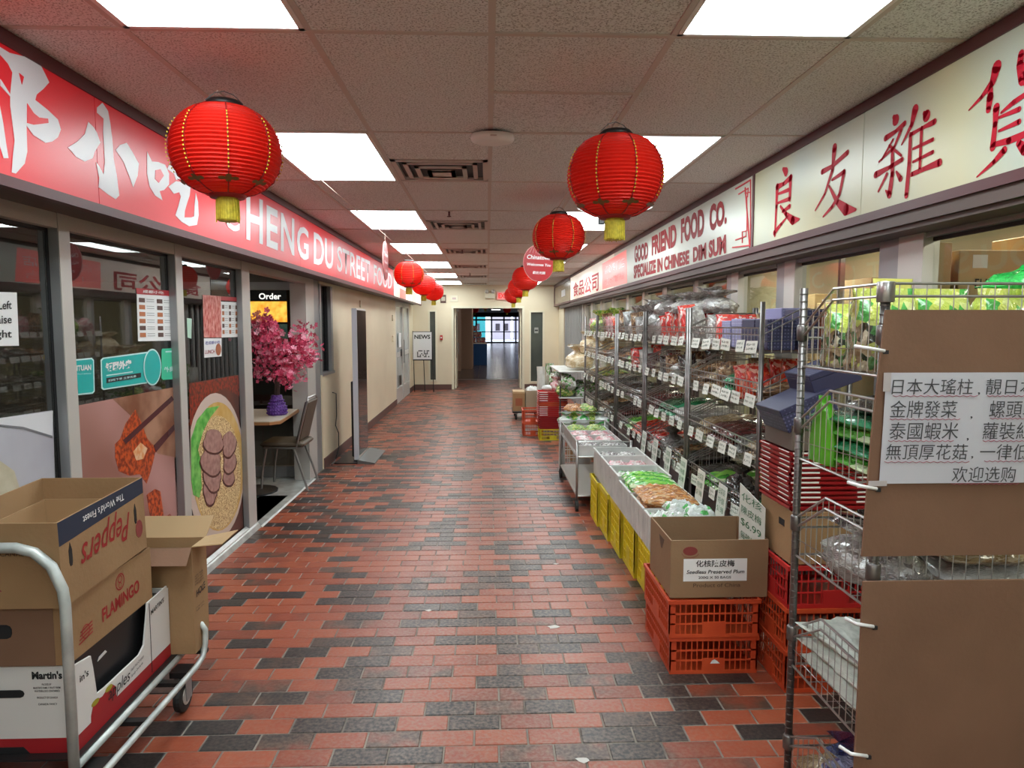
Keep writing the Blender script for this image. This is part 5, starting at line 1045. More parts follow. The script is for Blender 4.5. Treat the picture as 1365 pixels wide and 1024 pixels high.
# far racks along the right windows
t = None
fF = lambda l, d, z: (d, l, z)
UL, FX0, FD = 1.20, 1.325, .44
fb_me = basket('wire_shelf', UL, FD, fF, .12, .21, .045, .0019, .0042, 3)
top_me = basket('wire_shelf', UL, FD, fF, .12, .20, .045, .0019, .0042, 3)
pole_me = {}
def polemesh(h):
    b = MB(); b.lathe([(.013, 0), (.013, h)], 8); return b.mesh('pole', M_POLE, True)
pm = polemesh(1.73)
tagm = []
M_TAG = mat('price_card', (.66, .66, .60), .6)
random.seed(5)
for v in range(5):
    b = MB(); w = .10 + .012 * v; h = .062
    b.box(-.002, 0, -w / 2, w / 2, -h, 0); b.mi = 1
    for r_ in range(2):
        y_ = -w * .4
        while y_ < w * .32:
            dy = random.uniform(.006, .014); zc = -.018 - r_ * .022
            b.tube([(-.0028, -y_, zc + random.uniform(-.005, .005)), (-.0028, -(y_ + dy), zc + random.uniform(-.006, .006))], .0009, 3, False)
            if random.random() < .6: b.tube([(-.0028, -(y_ + dy / 2), zc + .006), (-.0028, -(y_ + dy / 2), zc - .006)], .0009, 3, False)
            y_ += dy + .004
    tagm.append(b.mesh('price_card', [M_TAG, mat('card_ink', (.10, .13, .09), .6)]))
flev = [1.485, 1.215, .915, .61]
starts = [3.335, 4.59, 5.87, 7.18, 8.46]
ordr = ['nearest', 'second', 'third', 'fourth', 'farthest']
racks = []
for i, y0 in enumerate(starts):
    L_ = UL if i < 4 else .98
    t = thing('wire_rack', '%s chrome basket rack in the row along the shop windows' % ordr[i], 'rack', (FX0, y0, 0), group='basket racks along the windows'); racks.append(t)
    for x, y in ((0, 0), (0, L_), (FD, 0), (FD, L_)): link('pole', pm, t, (x, y, 0))
    for j, z in enumerate(flev):
        s_ = link('wire_shelf', fb_me, t, (0, 0, z)); s_.scale = (1, L_ / UL, 1)
        n_ = 0; y_ = .10
        while y_ < L_ - .07:
            if random.random() < .88:
                g_ = link('price_card', random.choice(tagm), t, (-.008, y_, z + .055 + random.uniform(-.006, .004))); g_.rotation_euler = (random.uniform(-.05, .05), radians(random.uniform(4, 14)), 0)
            y_ += random.uniform(.15, .23)
# ================================================================== GOODS
random.seed(21)
def nz(x, y, z, s): return sin(x * 7.1 + s) * cos(y * 5.3 - s * 1.7) * .5 + sin(x * 13.7 - y * 11.3 + z * 9 + s * 2.3) * .3 + cos(y * 19.1 + s * .7 + x * 3) * .2
def pillow_mesh(seed, nu=14, nv=10, lump=.22):
    """sealed plastic packet lying flat, unit size, base at z=0"""
    b = MB(); top = []; bot = []
    for j in range(nv + 1):
        for i in range(nu + 1):
            u, v = -1 + 2 * i / nu, -1 + 2 * j / nv; e = max(0, (1 - abs(u) ** 3) * (1 - v ** 4)) ** .5
            wob = 1 + .05 * nz(u, v, 0, seed); h = e * (.5 + lump * nz(u * 1.3, v * 1.3, 0, seed))
            top.append((u * .5 * wob, v * .5 * wob, .42 + max(.02, h))); bot.append((u * .5 * wob, v * .5 * wob, .42 - e * .42 * (1 if e > .2 else .6)))
    n = (nu + 1) * (nv + 1); fs = []
    for j in range(nv):
        for i in range(nu):
            a = j * (nu + 1) + i; q = (a, a + 1, a + nu + 2, a + nu + 1); fs.append(q); fs.append(tuple(reversed([k + n for k in q])))
    ring = [i for i in range(nu + 1)] + [j * (nu + 1) + nu for j in range(1, nv + 1)] + [nv * (nu + 1) + i for i in range(nu - 1, -1, -1)] + [j * (nu + 1) for j in range(nv - 1, 0, -1)]
    for k in range(len(ring)): a, c = ring[k], ring[(k + 1) % len(ring)]; fs.append((a, a + n, c + n, c))
    b.add(top + bot, fs); return b
def pouch_mesh(seed, n=18, m=12):
    """standing packet: full base, flat crimped top"""
    b = MB(); vs = []
    for j in range(m + 1):
        h = j / m; d = (1 - h ** 2.6) ** .8 if h < .9 else .03; d = max(d, .04); w = 1 - .10 * h + (.10 * max(0, h - .85) / .15) - .06 * (1 - h) ** 4
        for i in range(n):
            a = 2 * pi * i / n; c, s = cos(a), sin(a); cx = abs(c) ** .6 * (1 if c > 0 else -1); sy = abs(s) ** .7 * (1 if s > 0 else -1); k = 1 + .13 * nz(c, s, h * 2, seed) * (1 - h * .6)
            vs.append((cx * .5 * w * k, sy * .5 * d * k + .02 * sin(h * 9 + c * 3 + seed) * h, h))
    fs = [tuple(range(n - 1, -1, -1)), tuple(range(m * n, m * n + n))]
    for j in range(m):
        for i in range(n): q = (i + 1) % n; fs.append((j * n + i, j * n + q, (j + 1) * n + q, (j + 1) * n + i))
    b.add(vs, fs); return b
def tied_mesh(seed, n=20, m=14):
    """soft clear bag tied at the neck with a ruffled mouth"""
    b = MB(); vs = []
    for j in range(m + 1):
        h = j / m
        if h < .72: r = (1 - (max(0, h - .25) / .5) ** 2.2) ** .6 if h > .25 else (.82 + .18 * (h / .25) ** .5)
        else: r = .12 + .75 * ((h - .72) / .28) ** 1.1
        r = max(r, .13)
        for i in range(n):
            a = 2 * pi * i / n; k = 1 + (.16 if h < .7 else .30) * nz(cos(a) * 1.5, sin(a) * 1.5, h * 2, seed) + (.08 * sin(a * 7 + seed) if h > .6 else .03 * sin(a * 5))
            vs.append((cos(a) * .5 * r * k, sin(a) * .5 * r * k, h + (.05 * sin(a * 3 + seed) if h > .8 else 0)))
    fs = [tuple(range(n - 1, -1, -1)), tuple(range(m * n, m * n + n))]
    for j in range(m):
        for i in range(n): q = (i + 1) % n; fs.append((j * n + i, j * n + q, (j + 1) * n + q, (j + 1) * n + i))
    b.add(vs, fs); return b
SHAPES = {'pillow': [pillow_mesh(s).mesh('packet', M_PAPER, True) for s in (1.1, 2.7, 4.2, 5.9)], 'pouch': [pouch_mesh(s).mesh('pouch', M_PAPER, True) for s in (.6, 2.2, 3.9, 5.1)], 'tied': [tied_mesh(s).mesh('tied_bag', M_PAPER, True) for s in (.4, 1.9, 3.3, 4.6)]}
def goods(kind, name, label, cat, m, size, loc, rz=0, tilt=0, group=None, par=None, side=0):
    me = random.choice(SHAPES[kind]); o = link(name, me, par, loc); o.scale = size; o.rotation_euler = (side, tilt, rz)
    o.material_slots[0].link = 'OBJECT'; o.material_slots[0].material = m
    if par is None: tag(o, label, cat, group)
    return o
B = {
 'redgreen': bagmat('red_net_bag', [(.62, .02, .015), (.75, .06, .03), (.80, .62, .58), (.55, .015, .012)], 9, coat=.8),
 'tomato': bagmat('tomato_red_goods', [(.75, .06, .01), (.62, .02, .01), (.80, .35, .25)], 11, coat=.8),
 'clear': bagmat('clear_bag_pale_goods', [(.60, .58, .55), (.42, .39, .37), (.72, .72, .72), (.34, .31, .30)], 9, rough=.18, coat=1, bump=1.2),
 'grey': bagmat('grey_clear_bag', [(.22, .21, .20), (.34, .33, .32), (.14, .13, .12)], 8, rough=.15, coat=1, bump=1.1),
 'dark': bagmat('dark_fungus_bag', [(.025, .02, .018), (.06, .045, .04), (.16, .15, .14)], 9, rough=.15, coat=1, bump=1.0),
 'brown': bagmat('dried_brown_goods', [(.18, .08, .03), (.30, .15, .07), (.09, .04, .02), (.42, .28, .15)], 15, coat=.7),
 'maroon': bagmat('dried_date_bag', [(.12, .02, .02), (.20, .04, .04), (.08, .02, .02)], 16, coat=.8),
 'tan': bagmat('tan_dried_goods', [(.42, .30, .16), (.52, .42, .28), (.30, .2, .1)], 18, coat=.6),
 'cream': bagmat('cream_noodle_bag', [(.72, .58, .36), (.80, .70, .50), (.62, .46, .26)], 14, coat=.5),
 'orange': bagmat('orange_dried_goods', [(.62, .25, .06), (.70, .42, .2), (.4, .15, .05)], 15, coat=.6),
 'greenpk': bagmat('green_leaf_packet', [(.06, .40, .03), (.25, .65, .08), (.12, .50, .05), (.65, .8, .45)], 5, coat=.7),
 'darkgreen': bagmat('dark_green_packet', [(.004, .12, .035), (.008, .20, .06), (.02, .30, .12)], 5, coat=.8),
 'whitegreen': bagmat('white_and_green_packet', [(.70, .74, .70), (.62, .68, .62), (.10, .50, .12), (.74, .78, .76)], 5, coat=.7),
 'white': bagmat('white_packet', [(.70, .70, .66), (.60, .60, .56), (.76, .76, .74)], 6, coat=.5),
 'pink': bagmat('pink_packet', [(.62, .28, .30), (.70, .45, .45), (.55, .18, .2), (.72, .6, .58)], 7, coat=.6),
 'yellowgreen': bagmat('yellow_green_greens', [(.45, .55, .08), (.20, .42, .05), (.62, .60, .25), (.08, .25, .05)], 16, coat=.3),
 'mushyellow': bagmat('yellow_printed_mushroom_bag', [(.50, .58, .12), (.42, .50, .10), (.10, .34, .06), (.55, .60, .25), (.48, .55, .15)], 4.5, coat=.9),
 'mushroom': bagmat('dried_mushrooms_in_bag', [(.03, .04, .02), (.20, .13, .07), (.42, .36, .25), (.06, .14, .04), (.33, .24, .14)], 13, coat=1, bump=1),
 'mixed': bagmat('mixed_vegetable_bag', [(.60, .62, .56), (.12, .35, .08), (.45, .40, .32), (.70, .70, .66)], 12, coat=.4),
 'mushwhite': bagmat('white_and_dark_mushrooms', [(.62, .60, .56), (.10, .08, .08), (.74, .72, .70), (.35, .30, .3)], 16, coat=.3),
 'bluebag': bagmat('navy_flower_print_bag', [(.02, .03, .12), (.04, .06, .22), (.25, .28, .45), (.02, .02, .08)], 7, coat=.8),
}
def mushmat():
    m, t, N, L, b = nt('yellow_mushroom_print'); tc = N.new('ShaderNodeTexCoord'); sx = N.new('ShaderNodeSeparateXYZ'); L.new(tc.outputs['Generated'], sx.inputs[0])
    def cells(scale, cols):
        v = N.new('ShaderNodeTexVoronoi'); v.inputs['Scale'].default_value = scale; L.new(tc.outputs['Generated'], v.inputs['Vector']); sp = N.new('ShaderNodeSeparateColor'); L.new(v.outputs['Color'], sp.inputs['Color'])
        r = N.new('ShaderNodeValToRGB'); r.color_ramp.interpolation = 'CONSTANT'; el = r.color_ramp.elements
        while len(el) < len(cols): el.new(.5)
        for i, c in enumerate(cols): el[i].position = i / len(cols); el[i].color = (*c, 1)
        L.new(sp.outputs[0], r.inputs[0]); return r
    a = cells(5, [(.50, .56, .10), (.42, .50, .08), (.06, .32, .05), (.55, .60, .22), (.47, .52, .12)]); c = cells(9, [(.02, .03, .015), (.22, .15, .08), (.45, .40, .28), (.05, .16, .04), (.34, .25, .15), (.40, .44, .10)])
    nz_ = N.new('ShaderNodeTexNoise'); nz_.inputs['Scale'].default_value = 5; L.new(tc.outputs['Generated'], nz_.inputs['Vector'])
    ad = N.new('ShaderNodeMath'); ad.operation = 'MULTIPLY_ADD'; ad.inputs[1].default_value = .35; L.new(nz_.outputs['Fac'], ad.inputs[0]); L.new(sx.outputs[2], ad.inputs[2])
    gt = N.new('ShaderNodeMath'); gt.operation = 'GREATER_THAN'; gt.inputs[1].default_value = .74; L.new(ad.outputs[0], gt.inputs[0])
    mx = N.new('ShaderNodeMix'); mx.data_type = 'RGBA'; L.new(gt.outputs[0], mx.inputs[0]); L.new(c.outputs[0], mx.inputs[6]); L.new(a.outputs[0], mx.inputs[7]); L.new(mx.outputs[2], b.inputs['Base Color'])
    b.inputs['Roughness'].default_value = .25; b.inputs['Coat Weight'].default_value = .9; n2 = N.new('ShaderNodeTexNoise'); n2.inputs['Scale'].default_value = 9; L.new(tc.outputs['Object'], n2.inputs['Vector']); bp = N.new('ShaderNodeBump'); bp.inputs['Strength'].default_value = .5; bp.inputs['Distance'].default_value = .02; L.new(n2.outputs['Fac'], bp.inputs['Height']); L.new(bp.outputs['Normal'], b.inputs['Normal'])
    return m
B['mushyellow'] = mushmat()
def dotmat(name, c1, c2):
    m, t, N, L, b = nt(name); tc = N.new('ShaderNodeTexCoord'); v = N.new('ShaderNodeTexVoronoi'); v.inputs['Scale'].default_value = 60; v.inputs['Randomness'].default_value = .1
    L.new(tc.outputs['Object'], v.inputs['Vector']); r = N.new('ShaderNodeValToRGB'); r.color_ramp.interpolation = 'CONSTANT'; r.color_ramp.elements[0].color = (*c2, 1); r.color_ramp.elements[1].position = .3; r.color_ramp.elements[1].color = (*c1, 1)
    L.new(v.outputs['Distance'], r.inputs[0]); L.new(r.outputs[0], b.inputs['Base Color']); b.inputs['Roughness'].default_value = .5; return m
M_NAVY = dotmat('navy_dotted_print', (.035, .035, .085), (.12, .12, .22)); M_LILAC = dotmat('lilac_dotted_print', (.25, .24, .42), (.40, .40, .58))
def gift_box(label, loc, w, l, h, m, rz=0, tilt=0, side=0, cat='box', group=None):
    t = thing('gift_box', label, cat, loc, rz, group); t.rotation_euler = (side, tilt, rz)
    MB().bbox(-w / 2, w / 2, -l / 2, l / 2, 0, h * .72, .003).build('box_body', m, t); MB().bbox(-w / 2 - .002, w / 2 + .002, -l / 2 - .002, l / 2 + .002, h * .72, h, .003).build('box_lid', m, t); return t
lvn = ['top', 'second', 'third', 'lowest']; slot_n = ['first', 'second', 'third', 'fourth', 'fifth', 'sixth', 'seventh']
plan = {
 (0, 1): [('brown', 'pillow'), ('tomato', 'pouch'), ('tomato', 'pouch'), ('darkgreen', 'pillow'), ('brown', 'pouch'), ('tan', 'pillow'), ('brown', 'pillow')],
 (0, 2): [('tan', 'pillow'), ('grey', 'pillow'), ('maroon', 'pillow'), ('maroon', 'pillow'), ('tan', 'pillow')],
 (0, 3): [('darkgreen', 'pillow'), ('dark', 'pillow'), ('dark', 'tied'), ('greenpk', 'pillow'), ('dark', 'pillow')],
 (1, 0): [('clear', 'pouch'), ('redgreen', 'pouch'), ('redgreen', 'pouch'), ('redgreen', 'pouch'), ('redgreen', 'pouch'), ('clear', 'tied')],
 (1, 1): [('brown', 'pillow'), ('dark', 'pouch'), ('white', 'pillow'), ('brown', 'pouch'), ('dark', 'pouch'), ('tan', 'pillow')],
 (1, 2): [('clear', 'pillow'), ('white', 'pillow'), ('darkgreen', 'pillow'), ('darkgreen', 'pillow'), ('maroon', 'pillow')],
 (1, 3): [('dark', 'pillow'), ('brown', 'pillow'), ('grey', 'pillow'), ('grey', 'tied'), ('redgreen', 'pillow')],
 (2, 0): [('clear', 'tied'), ('grey', 'tied'), ('clear', 'pouch'), ('brown', 'pouch'), ('clear', 'tied'), ('grey', 'pouch')],
 (2, 1): [('maroon', 'pouch'), ('white', 'pouch'), ('redgreen', 'pillow'), ('redgreen', 'pouch'), ('greenpk', 'pillow'), ('maroon', 'pillow')],
 (2, 2): [('maroon', 'pillow'), ('grey', 'pillow'), ('dark', 'pillow'), ('dark', 'pillow')],
 (2, 3): [('redgreen', 'pillow'), ('tomato', 'pillow'), ('greenpk', 'pillow'), ('grey', 'pillow')],
 (3, 0): [('brown', 'pouch'), ('tomato', 'pouch'), ('pink', 'pouch'), ('pink', 'pouch'), ('brown', 'pouch')],
 (3, 1): [('orange', 'pillow'), ('grey', 'pillow'), ('clear', 'pillow'), ('orange', 'pillow')],
 (3, 2): [('grey', 'pillow'), ('dark', 'pillow'), ('clear', 'pillow'), ('grey', 'pillow')],
 (3, 3): [('maroon', 'pillow'), ('dark', 'pillow'), ('brown', 'pillow')],
 (4, 0): [('yellowgreen', 'pouch'), ('yellowgreen', 'tied'), ('pink', 'pouch')],
 (4, 1): [('cream', 'tied'), ('orange', 'pillow'), ('cream', 'pouch')],
 (4, 2): [('yellowgreen', 'pillow'), ('dark', 'pillow'), ('tan', 'pillow')],
 (4, 3): [('dark', 'pillow'), ('grey', 'pillow'), ('grey', 'pillow')],
}
look = {'redgreen': 'glossy red and white net bag', 'tomato': 'bright red packet', 'clear': 'crumpled clear bag', 'grey': 'grey see-through bag', 'dark': 'black bag of dried fungus', 'brown': 'bag of brown dried goods', 'maroon': 'dark red bag of dried dates', 'tan': 'tan bag of dried goods', 'cream': 'cream coloured bag', 'orange': 'orange brown bag of dried goods', 'greenpk': 'bright green packet', 'darkgreen': 'dark green packet', 'white': 'white packet', 'pink': 'pinkish red packet', 'yellowgreen': 'yellow green bag of greens'}
for (i, j), items in plan.items():
    L_ = UL if i < 4 else .98; n = len(items); w = (L_ - .10) / n; z = flev[j] + .009
    for k, (m, kind) in enumerate(items):
        yc = starts[i] + .05 + w * (k + .5); grp = 'bags on the %s basket of the %s rack' % (lvn[j], ordr[i])
        lab = lambda wh: '%s, %s along %s, %s basket, %s rack' % (look[m], slot_n[k], wh, lvn[j], ordr[i])
        if kind == 'pouch':
            h = random.uniform(.20, .27) if j == 0 else random.uniform(.15, .19)
            goods('pouch', 'food_bag', lab('in front'), 'bag', B[m], (.13, w * .98, h), (FX0 + .11, yc, z), random.uniform(-.15, .15), -.12, grp)
            goods('pouch', 'food_bag', lab('at the back'), 'bag', B[m], (.13, w * .95, h * 1.15), (FX0 + .29, yc + .01, z), random.uniform(-.2, .2), 0, grp)
        elif kind == 'tied':
            h = .30 if j == 0 else .19
            goods('tied', 'food_bag', lab('in front'), 'bag', B[m], (.20, w * 1.05, h), (FX0 + .14, yc, z), random.uniform(0, 3), 0, grp)
            if j == 0: goods('tied', 'food_bag', lab('at the back'), 'bag', B[m], (.18, w, h * 1.1), (FX0 + .32, yc, z), random.uniform(0, 3), 0, grp)
        else:
            h = random.uniform(.055, .075)
            goods('pillow', 'food_bag', lab('underneath'), 'bag', B[m], (.40, w * 1.0, h), (FX0 + .215, yc, z), random.uniform(-.05, .05), -.04, grp)
            goods('pillow', 'food_bag', lab('piled on top'), 'bag', B[m], (.38, w * .95, h), (FX0 + .225, yc + .01, z + h * .86), random.uniform(-.08, .08), -.10, grp)
# top basket of the nearest rack: dotted gift boxes and a red bag
zt = flev[0] + .008
for k, (x, y, w, l, h, m, lb) in enumerate(((.13, .16, .14, .16, .155, M_NAVY, 'navy dotted gift box at the near front corner of the top basket'), (.13, .34, .14, .17, .155, M_NAVY, 'second navy dotted gift box in front on the top basket'), (.13, .53, .13, .16, .16, M_LILAC, 'pale lilac dotted gift box in front on the top basket'), (.30, .18, .14, .20, .205, M_NAVY, 'tall navy dotted gift box at the back of the top basket'), (.30, .42, .15, .22, .215, M_LILAC, 'lilac dotted gift box standing highest on the nearest top basket'), (.13, .70, .13, .14, .15, M_LILAC, 'lilac dotted gift box beside the red bags on the top basket'))):
    gift_box(lb, (FX0 + x, starts[0] + y, zt), w, l, h, m, group='dotted gift boxes')
for k, (x, y, m) in enumerate(((.13, .87, 'redgreen'), (.13, 1.04, 'clear'), (.31, .70, 'brown'), (.31, .88, 'redgreen'), (.31, 1.06, 'redgreen'))): goods('pouch', 'food_bag', '%s behind the gift boxes, top basket, %s of five' % (look[m], slot_n[k]), 'bag', B[m], (.14, .17, .19), (FX0 + x, starts[0] + y, zt), random.uniform(-.2, .2), 0, 'bags behind the gift boxes')
gift_box('rust brown gift box standing at the near end of the nearest top basket', (FX0 + .37, starts[0] + .05, zt), .10, .07, .19, mat('rust_box', (.35, .11, .05), .5))
# heap of clear bags on top of the red ones (second rack)
for k, (y, x, s_, h) in enumerate(((.20, .30, .28, .15), (.45, .20, .32, .14), (.72, .28, .30, .16), (.98, .18, .28, .15), (.55, .36, .26, .19))):
    goods('tied', 'clear_bag', 'big crumpled clear bag heaped on the red net bags, %s from the camera' % slot_n[k], 'bag', B['clear'], (s_ * .8, s_, h), (FX0 + x - .04, starts[1] + y, flev[0] + .215), random.uniform(0, 3), 0, 'clear bags heaped on top')
for k, (y, h) in enumerate(((.3, .30), (.75, .26))): goods('tied', 'clear_bag', 'tall crumpled clear bag on the third rack, %s' % ['nearer', 'farther'][k], 'bag', B['clear'], (.30, .34, h), (FX0 + .22, starts[2] + y, flev[0] + .05), random.uniform(0, 3), 0, 'tall clear bags')
# cream sacks bulging at the far end
for k, (x, y, z, s_) in enumerate(((1.30, 9.85, 1.02, .40), (1.36, 10.35, 1.02, .38), (1.44, 9.8, 1.22, .32))): goods('tied', 'cream_sack', 'cream sack bulging past the far end of the racks, %s' % ['front', 'behind', 'upper'][k], 'sack', B['cream'], (s_, s_, .30), (x, y, z), k, 0, 'cream sacks at the far end')
tb_ = thing('display_table', 'white wire display table under the cream sacks and greens', 'table', (1.30, 10.1, 0))
for z in (.62, .98): MB().bbox(-.32, .42, -.55, .9, z - .02, z, .004).build('table_top' if z > .9 else 'table_shelf', M_LINER, tb_)
for x in (-.30, .40):
    for y in (-.53, .88): MB().tube([(x, y, 0), (x, y, .97)], .012, 6).build('leg', M_POLE, tb_)
for k in range(9): goods('tied' if k % 2 else 'pillow', 'greens_bag', 'bag of white and green vegetables on the far display table, %s along' % (slot_n + ['eighth', 'ninth'])[k], 'bag', B['mixed' if k % 3 else 'yellowgreen'], (.26, .24, .17), (1.08 + .25 * (k % 3), 9.7 + .36 * (k // 3), .62), k, 0, 'vegetable bags on the far table')
for k in range(4): goods('pillow', 'greens_bag', 'leafy green bag hanging over the far table edge, %s' % slot_n[k], 'bag', B['mixed'], (.24, .26, .2), (1.08, 9.66 + .3 * k, .72), k, .3, 'bags over the far table edge')
# ---- crates
def crate(name, label, loc, w, l, h, m, nh=2, nv=9, cat='crate', group=None, mid=True, th=.006, rz=0, solid=False):
    """ventilated plastic crate: rims, corner posts, slats, solid middle panel. w along X, l along Y"""
    t = thing(name, label, cat, loc, rz, group); a, c = w / 2, l / 2
    for z0, z1, o in ((0, h * .10, 0), (h * .90, h, .006)):
        r = MB()
        for q in ((-a - o, a + o, -c - o, -c + th), (-a - o, a + o, c - th, c + o), (-a - o, -a + th, -c + th, c - th), (a - th, a + o, -c + th, c - th)): r.box(*q, z0, z1)
        r.build('rim', m, t)
    if solid:
        for q in ((-a + .006, a - .006, -c + .006, -c + .008), (-a + .006, -a + .008, -c + .008, c - .006)): MB().box(*q, .01, h * .95).build('inner_wall', m, t)
    p = MB()
    for sx in (-1, 1):
        for sy in (-1, 1): x0, y0 = sx * a, sy * c; p.box(min(x0, x0 - sx * .03), max(x0, x0 - sx * .03), min(y0, y0 - sy * th), max(y0, y0 - sy * th), h * .1, h * .9); p.box(min(x0, x0 - sx * th), max(x0, x0 - sx * th), min(y0, y0 - sy * .03), max(y0, y0 - sy * .03), h * .1, h * .9)
    p.build('corner_posts', m, t)['kind'] = 'stuff'
    s = MB()
    for k in range(1, nh + 1):
        z = h * (.1 + .8 * k / (nh + 1)); tt = .0035
        s.box(-a, a, -c, -c + th, z - tt, z + tt).box(-a, a, c - th, c, z - tt, z + tt).box(-a, -a + th, -c, c, z - tt, z + tt).box(a - th, a, -c, c, z - tt, z + tt)
    nx, ny = nv, max(4, int(nv * l / w))
    for k in range(1, nx):
        x = -a + w * k / nx; s.box(x - .0025, x + .0025, -c + .001, -c + th, h * .1, h * .9).box(x - .0025, x + .0025, c - th, c - .001, h * .1, h * .9)
    for k in range(1, ny):
        y = -c + l * k / ny; s.box(-a + .001, -a + th, y - .0025, y + .0025, h * .1, h * .9).box(a - th, a - .001, y - .0025, y + .0025, h * .1, h * .9)
    o_ = s.build('slats', m, t); o_['kind'] = 'stuff'
    if mid:
        MB().box(-w * .13, w * .13, -c - .001, -c + th, h * .1, h * .42).build('name_panel', m, t); MB().box(-a - .001, -a + th, -l * .13, l * .13, h * .1, h * .42).build('name_panel', m, t)
    MB().box(-a + th, a - th, -c + th, c - th, .002, .008).build('crate_floor', m, t)
    return t
ONX, ONY = 1.045, 3.34
crate('plastic_crate', 'orange crate on the floor under another, below the preserved plum carton', (ONX, ONY, 0), .41, .50, .178, M_ORANGE, 2, 16, group='orange crates')
tt = crate('plastic_crate', 'orange crate right under the preserved plum carton', (ONX - .005, ONY - .01, .18), .42, .50, .178, M_ORANGE, 2, 16, group='orange crates')
t = thing('torn_label', 'scrap of white label stuck on the lowest orange crate', 'label', (1.05, 3.088, .05)); MB().prism([(-.02, 0, 0), (.025, 0, .0), (.012, 0, .012), (0, 0, .02), (-.012, 0, .014)], (0, .001, 0)).build('paper_scrap', M_PAPER, t)
# preserved plum carton
t = thing('plum_carton', 'open brown carton labelled Seedless Preserved Plum on the orange crates', 'box', (1.065, 3.28, .36))
M_PLUM = mat('plum_carton_board', (.285, .175, .095), .7, col2=(.25, .15, .08), scale=3, bump=.1, bscale=60)
bx0, bx1, by0, by1, bz0, bz1 = .838, 1.292, 3.10, 3.50, .362, .633
for n_, q in (('side_panel', (bx0, bx1, by0, by0 + .006, bz0, bz1)), ('side_panel', (bx0, bx1, by1 - .006, by1, bz0, bz1)), ('side_panel', (bx0, bx0 + .006, by0 + .006, by1 - .006, bz0, bz1)), ('side_panel', (bx1 - .006, bx1, by0 + .006, by1 - .006, bz0, bz1)), ('bottom_panel', (bx0 + .006, bx1 - .006, by0 + .006, by1 - .006, bz0, bz0 + .006))): MB().box(*q).build(n_, M_PLUM, t, world=True)
yq = by0 - .0008
MB().box(.898, 1.194, yq, yq + .0006, .440, .546).build('paper_label', M_PAPER, t, world=True)
front_text(t, '化核陳皮梅', .955, 1.135, .508, .54, yq, M_INK, off=.012); front_text(t, 'Seedless Preserved Plum', .912, 1.182, .476, .494, yq, M_INK, off=.015, shear=.2); front_text(t, '200G X 50 BAGS', .968, 1.12, .452, .464, yq, M_INK, off=.012)
front_text(t, 'Product of China', .945, 1.165, .412, .43, by0, mat('faded_brown_ink', (.09, .05, .03), .6), off=.004)
MB().prism([(.928 + .034 * cos(a * pi / 10), yq, .583 + .021 * sin(a * pi / 10)) for a in range(20)], (0, .0006, 0)).build('oval_emblem', mat('dull_red_print', (.22, .04, .035), .6), t, world=True)
MB().tube([(.928 + .040 * cos(a), by0 - .001, .578 + .026 * sin(a)) for a in [pi + .2 + k * .15 for k in range(19)]], .0012, 4).build('emblem_ring', mat('dull_red_print', (0, 0, 0)), t, world=True)
MB().prism([(bx0 - .0006, 3.22, .60), (bx0 - .0006, 3.32, .60), (bx0 - .0006, 3.28, .545), (bx0 - .0006, 3.26, .545)], (.0005, 0, 0)).build('side_mark', mat('faded_brown_ink', (0, 0, 0)), t, world=True)
front_card = thing('price_sign', 'tall white handwritten price card standing in the plum carton', 'card', (1.26, 3.30, .368))
def card(t, P, n=4, col=M_TAG):
    MB().prism(P, (0, .002, 0) if abs(P[0][1] - P[1][1]) < 1e-4 else (.002, 0, 0)).build('card', col, t, world=True)
P = [(1.277, 3.115, .39), (1.277, 3.44, .39), (1.277, 3.44, .822), (1.277, 3.115, .775)]
MB().prism(P, (.0025, 0, 0)).build('card', mat('price_card', (0, 0, 0)), front_card, world=True)
for r_, s in enumerate(('化核', '陳皮梅', '$6.99', '每磅特價')): fit_text('handwriting', s, [(1.2765, 3.41, .745 - r_ * .065), (1.2765, 3.15, .745 - r_ * .065), (1.2765, 3.41, .785 - r_ * .065)], mat('green_marker', (.05, .16, .07), .6), front_card, .0015, 0)
